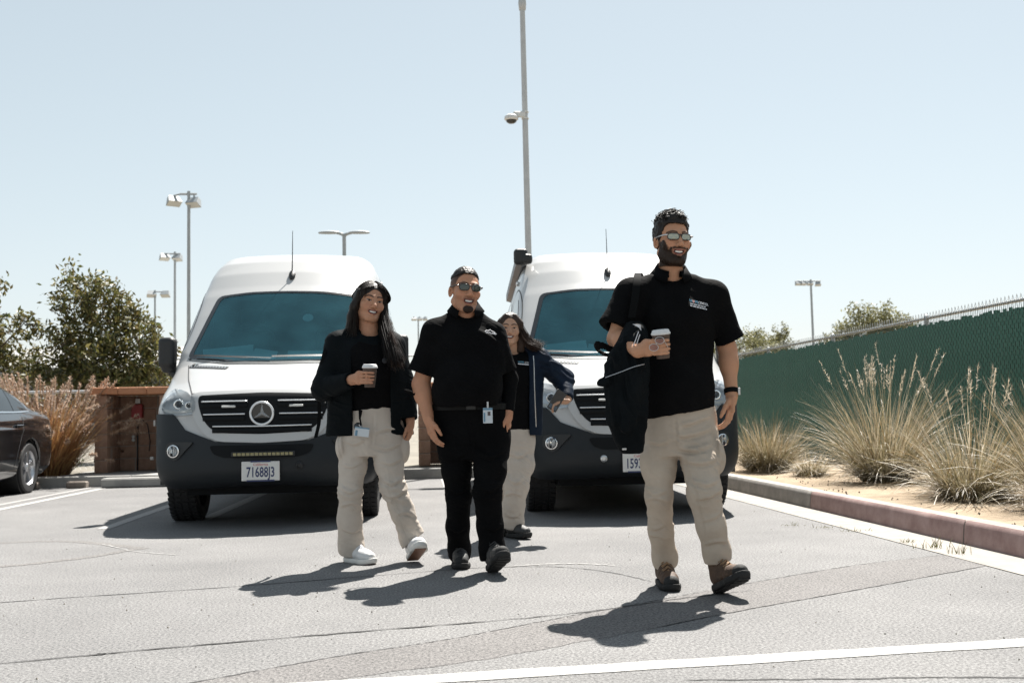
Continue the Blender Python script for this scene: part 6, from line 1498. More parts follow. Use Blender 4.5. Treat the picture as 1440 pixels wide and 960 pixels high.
# trousers
def trousers(pn, name, hips, legs, waist_y, mat_, spots, hemcuts, seed, lo, hi, top, pockets=(), h=.0058, amp=.75, lines=()):
    F = Field(lo, hi, h); F.loft(hips, .03)
    for pts, rad in legs: F.chain(pts, rad, .030, S=(1, 1, 1))
    for c_, d_, R_ in pockets: F.ell(c_, np.array(d_) * (1.3, .5, .5), R_, .012)
    F.cut((0, 0, top), (0, 0, 1))
    for c_, n_, rr in hemcuts:
        n_ = nrm(n_); c_ = np.asarray(c_)
        F.op(c_ - .14, c_ + .14, (lambda c, n: (lambda X, Y, Z: np.maximum(-((X - c[0]) * n[0] + (Y - c[1]) * n[1] + (Z - c[2]) * n[2]), np.sqrt((X - c[0]) ** 2 + (Y - c[1]) ** 2 + (Z - c[2]) ** 2) - .15)))(c_, n_), 0, 's')
        F.cap(c_ - n_ * .02, c_ + n_ * .08, rr, rr, .003, 's')
    return garment(name, F, mat_, pn.root, spots, seed, amp, 1, lines=lines)
hips1 = A1.rows([(640, 916, 1002, 5.11, .10), (615, 909, 1007, 5.12, .115), (590, 907, 1008, 5.12, .115), (565, 906, 1003, 5.12, .110), (550, 906, 1002, 5.12, .105)])
def lns(P, Y, L): return [([P(x, y, Y) for x, y in pts], dep, w) for pts, dep, w in L]
LN1 = lns(P, 5.0, [(((950, 588), (952, 610), (951, 634)), .005, .006), (((955, 603), (975, 598), (1004, 588)), .009, .008), (((952, 618), (980, 614), (1008, 604)), .010, .009), (((953, 634), (975, 636), (1002, 628)), .009, .008), (((958, 650), (980, 655), (1008, 648)), .009, .009),
    (((962, 676), (985, 684), (1008, 676)), .009, .008), (((972, 704), (990, 700), (1010, 690)), .009, .008), (((980, 735), (1000, 728), (1014, 716)), .007, .007), (((988, 768), (1004, 762), (1020, 764)), .008, .007), (((912, 622), (930, 628), (946, 622)), .007, .008),
    (((908, 690), (925, 700), (944, 694)), .009, .008), (((910, 712), (926, 705), (944, 712)), .009, .008), (((912, 745), (930, 752), (948, 744)), .007, .007), (((914, 766), (932, 762), (950, 768)), .008, .007), (((962, 640), (970, 680), (984, 735), (990, 765)), .004, .004), (((1003, 590), (1008, 620), (1006, 650)), .006, .006)])
tr1 = trousers(A1, 'trousers', hips1, [([P(934, 615, 5.13), P(928, 660, 5.12), knL, P(929, 745, 5.22), P(935, 783, 5.29), P(935, 812, 5.31)], [.082, .074, .064, .061, .060, .060]),
    ([P(982, 615, 5.10), P(986, 650, 5.04), P(990, 690, 4.98), P(1000, 740, 4.99), P(1008, 775, 5.01), P(1010, 800, 5.02)], [.092, .089, .078, .067, .063, .063])], 560, M_KHAKI,
    [(knL, .11, .010), (knR, .12, .012), (P(932, 775, 5.28), .07, .007), (P(1008, 770, 5.0), .07, .007), (P(955, 625, 5.0), .10, .012), (P(985, 650, 4.95), .12, .012), (P(930, 730, 5.2), .09, .009)],
    [(P(936, 792, 5.30), anL - knL, .048), (P(1010, 788, 5.02), anR - knR, .048)], 11, (-.25, -.33, .02), (.25, .36, .96), P(950, 556, 5.1)[2],
    [(P(1007, 640, 5.05), (.026, .14, .18), rotz(.25) @ roty(-.1)), (P(911, 650, 5.14), (.03, .14, .18), rotz(-.1))], lines=LN1)
f_ = Field((-.25, -.1, .02), (.0, .36, .25), .006); f_.chain([P(935, 772, 5.285), P(936, 788, 5.30)], [.064, .064], .01); f_.cut(P(936, 790, 5.3), (0, 0, -1)); f_.cut(P(936, 772, 5.3), (0, 0, 1)); garment('rolled_cuff', f_, M_KHAKI, tr1, [(P(936, 780, 5.25), .1, .006)], 12, 1.0, 1)
g0 = ground(936, 833) - A1.b; shoe('hiking_boot', A1.root, (g0[0] + .0, 5.345 - 5.10, .0), math.pi - .05, .0, M_LEATHER_BR, M_SOLE_BLK, True, .29, mat('brown_laces', (.26, .16, .09), .8), ankle=anL)
g1 = ground(1010, 838) - A1.b; shoe('hiking_boot', A1.root, (g1[0] - .005, 5.02 - 5.10, .002), math.pi + .22, .36, M_LEATHER_BR, M_SOLE_BLK, True, .30, bpy.data.materials['brown_laces'], ankle=anR)
# watch
wd = nrm(wrR - elR); wc = wrR - wd * .022; Rw = np.c_[nrm(np.cross(wd, [0, 1, 0])), nrm(np.cross(np.cross(wd, [0, 1, 0]), wd)) * -1, wd]
mb = MB(); mb.lathe([(.033, -.012), (.0365, -.012), (.0365, .012), (.033, .012)], 24, R=Rw, c=wc, closed=True); wt = mb.build('watch_strap', M_STRAPWEB, A1.root, smooth=True, sharp=40)
mb = MB(); mb.box(wc + (.036, -.012, 0), (.013, .036, .036), R=rotz(-.3), bev=.003); mb.build('watch_case', M_METALCLIP, wt)
cup(A1.b + cupC - cax * .055, cax, 'brown coffee cup with white lid held by the bearded man')
# folding of sunglasses hooked on the gripping hand
e = empty('spare_glasses', A1.b + cupC + (-.035, -.062, .012), label='pink-tinted glasses dangling from the bearded man\'s coffee hand', cat='glasses')
for k, (dx, dz) in enumerate(((.010, .012), (-.018, -.020))):
    ring = [(dx + .021 * math.cos(a), -.002 * k, dz + .016 * math.sin(a)) for a in np.linspace(0, 2 * math.pi, 20)]
    mb = MB(); mb.tube(ring, .0014, 5, False); mb.build('rim', M_METALCLIP, e, smooth=True); mb = MB(); mb.raw(ring[:-1], [tuple(range(19))]); mb.build('lens', M_LENS_PINK, e)
mb = MB(); mb.tube([(-.004, 0, .0), (-.008, 0, -.008)], .0014, 5); mb.tube([(.03, .0, .012), (.045, .01, -.01), (.05, .012, -.018)], .0014, 5); mb.build('frame', M_METALCLIP, e)
# jacket over the forearm
jk = empty('jacket', A1.b, label='black jacket draped over the bearded man\'s forearm', cat='jacket')
F = Field((-.70, -.48, .60), (-.10, .12, 1.42), .0065)
F.loft(A1.rows([(637, 874, 905, 4.93, .04), (615, 862, 907, 4.93, .06), (580, 853, 909, 4.92, .075), (550, 847, 911, 4.92, .085), (525, 848, 912, 4.92, .085), (500, 856, 913, 4.92, .085), (480, 866, 912, 4.93, .08), (462, 874, 908, 4.95, .06), (452, 880, 900, 4.96, .03)]), .02)
F.cap(P(846, 538, 4.86), P(905, 512, 4.84), .022, .018, .008); F.cap(P(880, 600, 4.86), P(900, 470, 4.84), .03, .02, .03); F.cap(P(862, 590, 4.88), P(868, 490, 4.88), .025, .02, .03)
o = garment('jacket_body', F, M_BLACKNYLON, jk, [(P(885, 540, 4.85), .22, .018), (P(880, 600, 4.85), .15, .014), (P(880, 480, 4.85), .12, .012)], 21, .75, 1, base=.006, vert=True)
JV = overts(o)
mb = MB(); zp = [P(x, y, 4.83) for x, y in ((905, 512), (890, 516), (872, 523), (850, 531))]; mb.tube(spline(np.array(zp) - (0, .02, 0), 6), .0022, 5); mb.build('zip', M_METALCLIP, jk)
for pts in (((898, 466), (893, 480), (888, 492)), ((900, 470), (896, 482), (892, 500))):
    mb = MB(); mb.tube(spline(np.array([P(x, y, 4.80) for x, y in pts]), 6), .0022, 5); mb.build('drawcord', M_LOGO_W, jk)
mb = MB(); q = P(897, 459, 4.83); mb.raw(np.array([(-.025, 0, .012), (.012, -.004, .008), (.016, .0, -.022), (.004, -.006, -.006)]) + q, [(0, 1, 3), (1, 2, 3)]); mb.build('care_tag', M_LOGO_W, jk)
mb = MB(); mb.box(P(878, 631, 4.86), (.02, .012, .012), bev=.003); mb.build('cord_stop', M_METALCLIP, jk)
# backpack strap over his shoulder
bp = empty('backpack', A1.b, label='black backpack worn by the bearded man, strap over one shoulder', cat='backpack')
mb = MB(); pts = [P(900, 388, 5.20), P(897, 385, 5.12), P(896, 394, 5.02), P(893, 420, 4.965), P(888, 448, 4.955)]; pp = spline(np.array(pts), 8); V = []
for i, q in enumerate(pp):
    for dx in (-.018, .018): V += [q + (dx, -.004, .004), q + (dx, .006, -.004)]
Fc = []
for i in range(len(pp) - 1): b_ = 4 * i; Fc += [(b_, b_ + 2, b_ + 6, b_ + 4), (b_ + 1, b_ + 5, b_ + 7, b_ + 3), (b_, b_ + 4, b_ + 5, b_ + 1), (b_ + 2, b_ + 3, b_ + 7, b_ + 6)]
mb.raw(V, Fc); mb.build('strap', M_STRAPWEB, bp, smooth=True, sharp=40)
F = Field((-.25, .10, .95), (.25, .42, 1.52), .012); F.rbox(P(944, 470, 5.30), (.28, .13, .42), .05, k=0); garment('bag', F, M_BLACKNYLON, bp, [], 5, 1.0, 1)
# ------------------------------------------------------------------ man in the middle: all black, sunglasses, badge
A2 = Person(.28, 6.05, 'man in all black with sunglasses and badge walking in the middle'); P = A2.p
hd = Head(P(654, 411, 6.03), yaw=14, roll=5, pitch=1, S=1.05)
shL, shR = P(612, 461, 6.05), P(695, 464, 6.07); elL, elR = P(592, 540, 6.08), P(715, 532, 6.12); wrL2, wrR = P(602, 587, 6.00), P(714, 580, 6.05)
hipL, hipR = P(641, 606, 6.08), P(688, 606, 6.05); knL, knR = P(645, 695, 6.10), P(685, 690, 5.92); anL, anR = P(646, 778, 6.26), P(692, 785, 5.90)
torso2 = A2.rows([(600, 612, 716, 6.06, .125), (565, 609, 706, 6.05, .135), (540, 607, 708, 6.04, .145), (505, 604, 711, 6.05, .14), (475, 604, 706, 6.06, .13), (457, 612, 697, 6.07, .09), (446, 625, 685, 6.08, .075), (436, 634, 676, 6.08, .068), (430, 637, 673, 6.08, .066)])
SCALP2 = [(-.2, .090), (-.055, .086), (-.045, .06), (-.036, .02), (-.014, -.012), (.004, .005), (.03, -.03), (.075, -.07), (.2, -.07)]
def body2(F):
    F.loft([(z, cx, cy, rx * .80, ry * .74) for z, cx, cy, rx, ry in torso2[1:]], .02)
    F.chain([shL + (0, 0, -.03), elL, wrL2], [.052, .050, .031], .02); F.chain([shR + (0, 0, -.03), elR, wrR], [.050, .046, .030], .02); F.ell(elL * .7 + wrL2 * .3, (.05, .048, .06), k=.03)
    hand(F, wrL2, nrm([.22, -.22, -1.0]), (.7, .25, .1), (.35, -.9, .15), (.2, .4, .35), 1.02)
    hand(F, wrR, nrm([.03, -.1, -1.0]), (-.8, .2, 0), (-.3, -.9, .1), (.25, .5, .45), .98)
    F.chain([hipL + (0, 0, -.04), knL, anL], [.055, .045, .036], .03); F.chain([hipR + (0, 0, -.04), knR, anR], [.055, .045, .036], .03)
person_body(A2, (-.45, -.42, -.02), (.42, .40, 1.56), .0048, body2, hd, (.46, .235, .145), 'goatee', False, P(655, 448, 6.08), SCALP2)
hr = hair_cap(hd, 'hair', M_HAIR, A2.root, .003, line=((-.2, .098), (-.055, .096), (-.04, .090), (-.02, .078), (.05, .07), (.2, .07)), bump_=.002, freq=150, top=(.011, 0), seed=8, h=.0036)
glasses(hd, A2.root, M_LENS_GREEN, M_GLOSSBLK, .026, .0175, y=-.101, sq=2.6, wrap=.014, th=.0024)
F = Field((-.46, -.30, .78), (.44, .34, 1.53), .0062); F.loft(torso2, .02); F.ell(P(656, 545, 5.98), (.18, .13, .16), k=.05)
F.chain([P(633, 453, 6.07), shL + (0, 0, -.025)], [.052, .076], .02); F.chain([P(676, 455, 6.07), shR + (0, 0, -.022)], [.052, .066], .02)
sLe, sRe = P(591, 524, 6.07), P(711, 522, 6.11)
F.chain([shL + (0, 0, -.025), sLe, sLe + (sLe - shL) * .3], [.076, .070, .070], .03); F.chain([shR + (0, 0, -.022), sRe, sRe + (sRe - shR) * .3], [.066, .060, .060], .03)
for s0, s1, r in ((shL, sLe, .054), (shR, sRe, .054)):
    dd = nrm(s1 - s0)
    F.op(s1 - .14, s1 + .14, (lambda c, n: (lambda X, Y, Z: np.maximum(-((X - c[0]) * n[0] + (Y - c[1]) * n[1] + (Z - c[2]) * n[2]), np.sqrt((X - c[0]) ** 2 + (Y - c[1]) ** 2 + (Z - c[2]) ** 2) - .13)))(s1, dd), 0, 's'); F.cap(s1 - dd * .03, s1 + dd * .1, r, r, .004, 's')
F.cut(P(655, 571, 6.0), (0, 0, -1)); F.cap(P(656, 436, 6.04), P(658, 414, 5.97), .058, .072, .01, 's')
polo2 = garment('polo_shirt', F, M_BLACKCLOTH, A2.root, [(P(612, 480, 5.95), .10, .007), (P(700, 475, 5.95), .10, .008), (P(655, 560, 5.95), .2, .008), (P(690, 455, 6), .08, .008)], 31, 1.0, 1)
collar(A2, P(655, 430, 6.06), rotx(.30), .067, .036, .042, M_BLACKCLOTH, open_=.50, tip=.014)
F = Field((.0, -.2, .8), (.42, .3, 1.25), .006); F.chain([sRe - (sRe - shR) * .2, elR, wrR - nrm(wrR - elR) * .005], [.053, .052, .036], .02); F.cut(wrR - nrm(wrR - elR) * .005, wrR - elR); garment('arm_sleeve', F, M_BLACKCLOTH, A2.root, [(elR, .1, .004)], 32, 1.0, 1)
c, R = plane_on(overts(polo2), *P(688, 470, 6.0)[[0, 2]], .05); R = R @ rotz(-.15)
text_obj('chest_logo', 'OUTLAND', .016, M_LOGO_W, polo2, c + R @ np.array([0, -.006, .016]), R, True, sx=.9)
mb = MB(); pk = [(-.035, .004), (-.022, .014), (-.012, .012), (0, .022), (.012, .013), (.022, .012), (.034, -.001)]; mb.tube([R @ np.array([x, y, .010]) + c for x, y in pk], .0022, 5); mb.build('chest_logo', M_LOGO_W, polo2)
hips2 = A2.rows([(645, 618, 716, 6.06, .10), (615, 612, 719, 6.07, .125), (590, 610, 716, 6.07, .125), (572, 610, 711, 6.06, .125), (560, 611, 708, 6.06, .12)])
tr2 = trousers(A2, 'trousers', hips2, [([P(641, 620, 6.08), P(642, 660, 6.08), knL, P(644, 740, 6.18), P(646, 770, 6.25), P(646, 795, 6.28)], [.094, .082, .070, .066, .064, .063]),
    ([P(690, 620, 6.05), P(689, 660, 5.98), knR, P(689, 740, 5.92), P(692, 772, 5.92), P(693, 800, 5.92)], [.100, .090, .077, .071, .070, .068])], 560, M_BLACKTWILL,
    [(knL, .11, .010), (knR, .12, .012), (anL, .08, .010), (anR, .08, .012), (P(665, 630, 5.95), .12, .010)],
    [(P(646, 783, 6.27), anL - knL, .048), (P(693, 787, 5.91), anR - knR, .048)], 33, (-.26, -.30, .02), (.28, .36, .98), P(655, 566, 6.05)[2],
    lines=lns(P, 5.95, [(((655, 585), (662, 612), (664, 640)), .005, .006), (((628, 640), (645, 646), (660, 638)), .008, .009), (((670, 640), (690, 646), (712, 636)), .009, .009), (((630, 690), (645, 698), (660, 690)), .010, .009), (((668, 684), (686, 692), (704, 682)), .010, .009), (((676, 740), (692, 746), (706, 738)), .009, .009), (((632, 750), (646, 756), (658, 748)), .009, .009)]))
# belt with buckle
mb = MB(); r5 = A2.row(572, 609, 712, 6.06, .13); th = np.linspace(0, 2 * math.pi, 49)[:-1]; V = []
for rr, zz in ((1.0, -.017), (1.025, -.017), (1.025, .017), (1.0, .017)):
    V += [(r5[1] + r5[3] * rr * math.cos(a), r5[2] + (r5[4] + .004) * rr * math.sin(a), r5[0] + zz) for a in th]
Fc = [(k * 48 + i, k * 48 + (i + 1) % 48, ((k + 1) % 4) * 48 + (i + 1) % 48, ((k + 1) % 4) * 48 + i) for k in range(4) for i in range(48)]
belt = mesh_obj('belt', V, Fc, mat('belt_leather', (.004, .004, .004), .6, spec=.2), A2.root, smooth=True, sharp=40)
mb = MB(); mb.box((r5[1], r5[2] - r5[4] - .012, r5[0]), (.055, .008, .038), bev=.004); mb.build('buckle', mat('dark_buckle', (.03, .03, .03), .3, metal=.8), belt)
id_card(A2, P(686, 584, 5.88), .054, .086, rotx(-.05) @ rotz(.15), A2.root)
shoe('boot', A2.root, (P(646, 790, 6.30)[0], .27, 0), math.pi + .02, 0.0, M_BOOT_BLK, M_SOLE_BLK, True, .285, mat('black_laces', (.03, .03, .03), .8), ankle=anL)
shoe('boot', A2.root, (P(692, 800, 5.90)[0], -.13, .002), math.pi + .2, .40, M_BOOT_BLK, M_SOLE_BLK, True, .295, bpy.data.materials['black_laces'], ankle=anR)

# ------------------------------------------------------------------ woman on the left: black jacket, khaki trousers, coffee
A3 = Person(-.28, 6.42, 'smiling long-haired woman in black jacket and khaki trousers holding a coffee'); P = A3.p
hd = Head(P(520, 428, 6.40), yaw=20, roll=9, pitch=2, S=1.02, fz=.90)
shL, shR = P(476, 484, 6.42), P(552, 486, 6.44); elL, elR = P(456, 546, 6.34), P(571, 548, 6.46); wrR = P(577, 592, 6.40)
cupC = P(520, 531, 6.08); cax = nrm([.02, -.04, 1])
hipL, hipR = P(500, 610, 6.42), P(544, 610, 6.42); knL, knR = P(493, 690, 6.40), P(552, 685, 6.36); anL, anR = P(495, 768, 6.52), P(580, 762, 6.46)
torso3 = A3.rows([(600, 486, 562, 6.42, .105), (570, 486, 562, 6.42, .11), (540, 484, 562, 6.40, .125), (510, 480, 560, 6.39, .13), (485, 478, 555, 6.41, .11), (472, 490, 545, 6.43, .075), (463, 503, 533, 6.43, .055)])
wrL3 = [None]
def body3(F):
    F.loft([(z, cx, cy, rx * .80, ry * .74) for z, cx, cy, rx, ry in torso3[1:]], .02); wrL3[0] = grip(F, cupC, cax, .0365, S=.9)
    F.chain([shL, elL, wrL3[0]], [.052, .042, .026], .02); F.chain([shR, elR, wrR], [.052, .042, .026], .02)
    hand(F, wrR, nrm([.02, -.15, -1.0]), (-.8, .2, 0), (-.3, -.9, .1), (.5, .7, .5), .88)
    F.chain([hipL + (0, 0, -.04), knL, anL], [.055, .045, .034], .03); F.chain([hipR + (0, 0, -.04), knR, anR], [.055, .045, .034], .03)
person_body(A3, (-.45, -.48, -.02), (.40, .36, 1.48), .0048, body3, hd, (.44, .23, .145), None, True, P(519, 478, 6.43))
def longhair(F):
    for q, lo_, x1 in ((-1, -.16, .0), (1, -.16, .0)):
        F.chain([(q * .034, -.040, .112), (q * .080, -.028, .055), (q * .090, -.002, -.03), (q * .088, .012, -.09), (q * .085, .02, -.15)], [.012, .018, .027, .032, .034], .02)
    F.loft([(-.155, 0, .065, .095, .05), (-.08, 0, .07, .095, .055), (0, 0, .06, .092, .07), (.08, 0, .045, .085, .08)], .03)
F = Field((-.16, -.17, -.19), (.16, .19, .17), .0042); F.ell((0, .022, .046), (.086, .104, .093), k=0); longhair(F)
F.ell((.010, -.10, -.002), (.062, .078, .094), k=.008, mode='s'); F.ell((.0, -.09, -.09), (.058, .075, .06), k=.015, mode='s')
V, Q = F.mesh(); V = relax(V, Q, 1, .5); N_ = vnormals(V, Q); V = V + N_ * (-.0012 + .0016 * vnoise(np.c_[V[:, 0] * 150, V[:, 1] * 150, V[:, 2] * 8], 3))[:, None]
hr = mesh_obj('hair', hd.w(V), Q, M_HAIR, A3.root, smooth=True)
def side_lock(c0, c1, c2, c3, w):
    c0, c1, c2, c3 = map(np.asarray, (c0, c1, c2, c3))
    def fn(r_, n):
        o = r_.normal(0, 1, 3) * w; t = np.linspace(0, 1, n)[:, None]; ctl = [c0 + o * .6, c1 + o, c2 + o * 1.2 + r_.normal(0, .006, 3), c3 + o * 1.5 + r_.normal(0, .012, 3)]
        return (1 - t) ** 3 * ctl[0] + 3 * t * (1 - t) ** 2 * ctl[1] + 3 * t * t * (1 - t) * ctl[2] + t ** 3 * ctl[3]
    return fn
strands(side_lock(hd.w1((.075, .0, .02)), hd.w1((.09, .0, -.08)), P(548, 478, 6.27), P(556, 508, 6.24), np.array([.013, .018, .01])), 800, M_HAIR, 'hair_lock', hr, .0013, 3, 9)
strands(side_lock(P(549, 468, 6.27), P(553, 480, 6.25), P(555, 495, 6.24), P(562, 512, 6.24), np.array([.012, .012, .01])), 120, M_HAIRBROWN, 'hair_tips', hr, .0017, 4, 7)
strands(side_lock(hd.w1((-.078, .01, .02)), hd.w1((-.095, .01, -.08)), P(498, 464, 6.40), P(496, 476, 6.42), np.array([.008, .02, .008])), 800, M_HAIR, 'hair_lock', hr, .0013, 5, 9)
def crown_s(r_, n):
    a = r_.uniform(-1, 1); q = 1 if r_.random() < .6 else -1; t = np.linspace(0, 1, n); e = 1.45 - 1.75 * t; yy = .02 + .085 * a
    return hd.w(np.c_[.006 + q * .094 * np.cos(e.clip(-.3, 1.5)), yy - .02 * t * (a < 0) + 0 * t, .046 + .1005 * np.sin(e) * math.sqrt(max(.05, 1 - (a * .85) ** 2)) + r_.normal(0, .0012)])
strands(crown_s, 260, M_HAIR, 'hair_crown', hr, .0013, 6, 10)
F = Field((-.40, -.30, .78), (.40, .30, 1.48), .0065); F.loft(torso3, .02); F.cut(P(520, 578, 6.3), (0, 0, -1)); F.cap(P(520, 470, 6.38), P(522, 440, 6.32), .05, .07, .01, 's')
top3 = garment('knit_top', F, M_BLACKCLOTH, A3.root, [(P(520, 540, 6.3), .2, .005)], 41, 1.0, 1)
# open jacket: two fronts, back and sleeves
F = Field((-.48, -.40, .68), (.44, .36, 1.50), .0062)
F.loft(A3.rows([(612, 458, 582, 6.44, .135), (580, 460, 580, 6.44, .145), (545, 460, 576, 6.43, .16), (512, 466, 568, 6.42, .155), (486, 470, 560, 6.43, .13), (472, 486, 548, 6.44, .10), (462, 497, 540, 6.44, .085)]), .02)
F.rbox(P(521, 560, 6.22), (.225, .36, .62), .03, k=.01, mode='s'); F.loft([(z - .02, cx, cy, rx * .96, ry * .98) for z, cx, cy, rx, ry in torso3], .004, 's'); F.cap(P(519, 480, 6.42), P(522, 440, 6.36), .06, .085, .01, 's')
F.chain([P(490, 474, 6.43), shL, elL, wrL3[0] - nrm(wrL3[0] - elL) * .0], [.06, .078, .070, .046], .03); F.chain([P(542, 474, 6.44), shR, elR, wrR - nrm(wrR - elR) * .01], [.06, .074, .066, .044], .03)
for w_, e_, r in ((wrL3[0] - nrm(wrL3[0] - elL) * .012, elL, .033), (wrR - nrm(wrR - elR) * .012, elR, .032)):
    dd = nrm(w_ - e_); F.op(w_ - .08, w_ + .08, (lambda c, n: (lambda X, Y, Z: np.maximum(-((X - c[0]) * n[0] + (Y - c[1]) * n[1] + (Z - c[2]) * n[2]), np.sqrt((X - c[0]) ** 2 + (Y - c[1]) ** 2 + (Z - c[2]) ** 2) - .08)))(w_, dd), 0, 's'); F.cap(w_ - dd * .02, w_ + dd * .06, r, r, .003, 's')
jk3 = garment('open_jacket', F, M_BLACKNYLON, A3.root, [(elL, .10, .012), (elR, .10, .010), (shL, .08, .008), (P(470, 580, 6.3), .12, .008), (P(573, 575, 6.35), .1, .008)], 42, 1.0, 1)
collar(A3, P(519, 470, 6.42), rotx(.2), .075, .03, .05, M_BLACKNYLON, 'jacket_collar', open_=.75, tip=.05)
mb = MB(); c = P(541, 507, 6.24); mb.lathe([(.0, .008), (.012, .006), (.016, 0), (.012, -.006), (0, -.008)], 14, R=RX90, c=c); mb.build('microphone', mat('mic_foam', (.02, .022, .026), .9), A3.root, smooth=True)
hips3 = A3.rows([(640, 483, 565, 6.41, .10), (615, 477, 570, 6.42, .12), (595, 480, 567, 6.42, .115), (578, 486, 562, 6.42, .11), (565, 488, 560, 6.42, .10)])
LN3 = lns(P, 6.3, [(((526, 580), (525, 605), (523, 628)), .005, .006), (((528, 612), (545, 606), (563, 610)), .009, .008), (((525, 630), (545, 634), (566, 626)), .009, .008), (((532, 650), (550, 655), (568, 646)), .009, .008), (((538, 678), (552, 684), (568, 674)), .010, .009), (((545, 702), (560, 700), (574, 690)), .010, .009), (((556, 728), (570, 724), (584, 730)), .008, .008),
    (((482, 622), (498, 628), (516, 620)), .008, .008), (((478, 655), (494, 660), (512, 652)), .007, .007), (((476, 688), (492, 696), (510, 688)), .009, .008), (((476, 718), (494, 712), (510, 720)), .008, .008), (((477, 748), (494, 754), (511, 746)), .009, .008), (((540, 640), (548, 690), (566, 745), (570, 760)), .004, .004), (((478, 600), (476, 625), (482, 650)), .006, .006)])
tr3 = trousers(A3, 'trousers', hips3, [([P(500, 620, 6.42), P(496, 655, 6.41), knL, P(492, 730, 6.46), P(494, 765, 6.52), P(495, 790, 6.54)], [.088, .079, .070, .072, .075, .076]),
    ([P(545, 620, 6.41), P(547, 650, 6.38), knR, P(566, 720, 6.40), P(579, 755, 6.45), P(587, 780, 6.47)], [.089, .082, .071, .068, .073, .075])], 560, M_STONE,
    [(knL, .12, .012), (knR, .12, .014), (P(494, 755, 6.5), .08, .012), (P(573, 740, 6.42), .09, .012), (P(521, 630, 6.3), .1, .012), (P(562, 700, 6.35), .08, .014)],
    [(P(495, 776, 6.53), anL - knL, .055), (P(581, 760, 6.46), nrm([.75, -.1, -1.0]), .055)], 43, (-.30, -.26, .02), (.32, .32, .95), P(520, 572, 6.4)[2],
    [(P(482, 628, 6.40), (.03, .15, .17), rotz(-.25)), (P(567, 630, 6.42), (.03, .15, .18), rotz(.2))], lines=LN3)
c = P(508, 605, 6.25); mb = MB(); mb.tube([P(507, 577, 6.29), P(506, 588, 6.275), c + (0, -.005, .035)], [.012, .006, .004], 8); lan = mb.build('lanyard', M_STRAPWEB, A3.root, smooth=True)
mb = MB(); mb.lathe([(.0, .006), (.024, .005), (.026, 0), (.024, -.005), (0, -.006)], 20, R=RX90, c=c + (-.018, .006, .022)); mb.build('badge_reel', M_GLOSSBLK, lan, smooth=True)
mb = MB(); mb.tube([c + (-.012, -.008, .035), c + (.002, -.012, .012), c + (.006, -.010, .03)], .003, 5); mb.build('key', M_METALCLIP, lan)
id_card(A3, c + (.004, -.014, -.008), .085, .054, roty(.14) @ rotx(.05), lan, False, False)
shoe('sneaker', A3.root, (P(492, 785, 6.5)[0] - .01, .115, 0), math.pi + .75, 0, M_SNEAKER, M_GUM, False, .265, M_LOGO_W, foxing=M_RUBBERW, ankle=anL)
shoe('sneaker', A3.root, (P(582, 785, 6.45)[0], .055, .003), math.pi + .25, .42, M_SNEAKER, M_GUM, False, .265, M_LOGO_W, foxing=M_RUBBERW, ankle=anR)
cup(A3.b + cupC - cax * .055, cax, 'brown coffee cup with white lid held by the long-haired woman')
bp3 = empty('shoulder_bag', A3.b, label='thin black bag strap hanging beside the long-haired woman\'s jacket', cat='bag')
mb = MB(); pp = spline(np.array([P(463, 482, 6.42), P(455, 500, 6.33), P(449, 550, 6.38), P(449, 590, 6.44), P(444, 615, 6.46)]), 6); V = []
for q in pp: V += [q + (-.011, 0, 0), q + (.011, -.004, 0)]
mesh_obj('strap', V, [(2 * i, 2 * i + 1, 2 * i + 3, 2 * i + 2) for i in range(len(pp) - 1)], M_STRAPWEB, bp3, smooth=True)
F = Field((-.25, .10, .85), (.25, .40, 1.40), .012); F.rbox(P(519, 520, 6.60), (.26, .12, .38), .05, k=0); garment('bag', F, M_BLACKNYLON, bp3, [], 5, 1.0, 1)

# ------------------------------------------------------------------ woman behind: navy jacket, pale trousers, phone
A4 = Person(.62, 7.55, 'woman in navy jacket and pale trousers walking behind, half hidden, phone in hand'); P = A4.p
hd = Head(P(717, 464, 7.50), yaw=-4, roll=3, pitch=3, S=.94, fz=.92)
shL, shR = P(692, 506, 7.56), P(757, 504, 7.56); elL, elR = P(686, 550, 7.60), P(793, 534, 7.62); wrL4 = P(690, 590, 7.50); wrR = P(797, 562, 7.46)
hipL, hipR = P(706, 615, 7.58), P(734, 615, 7.56); knL, knR = P(704, 680, 7.62), P(727, 680, 7.50); anL, anR = P(706, 735, 7.80), P(721, 738, 7.56)
torso4 = A4.rows([(610, 700, 752, 7.56, .10), (575, 700, 752, 7.56, .11), (540, 698, 752, 7.54, .125), (515, 695, 755, 7.55, .12), (502, 694, 756, 7.56, .10), (494, 703, 744, 7.57, .07), (488, 713, 733, 7.57, .05)])
def body4(F):
    F.loft([(z, cx, cy, rx * .80, ry * .74) for z, cx, cy, rx, ry in torso4[1:]], .02)
    F.chain([shL, elL, wrL4], [.05, .04, .026], .02); F.chain([shR, elR, wrR], [.05, .04, .026], .02)
    hand(F, wrL4, nrm([.05, -.1, -1.0]), (.8, .2, 0), (.3, -.9, .1), (.4, .6, .5), .86)
    hand(F, wrR, nrm([-.85, -.35, -.25]), nrm([-.1, -.3, -1.0]), (-.2, -.9, .4), (.5, .7, .5), .86)
    F.chain([hipL + (0, 0, -.04), knL, anL], [.055, .045, .034], .03); F.chain([hipR + (0, 0, -.04), knR, anR], [.055, .045, .034], .03)
person_body(A4, (-.35, -.30, -.02), (.62, .40, 1.42), .0055, body4, hd, (.47, .28, .19), None, True, P(722, 497, 7.57))
F = Field((-.16, -.17, -.19), (.16, .19, .17), .0045); F.ell((0, .022, .046), (.086, .104, .093), k=0); longhair(F)
F.ell((-.002, -.10, .002), (.063, .080, .096), k=.008, mode='s'); F.ell((.0, -.09, -.09), (.056, .075, .06), k=.015, mode='s')
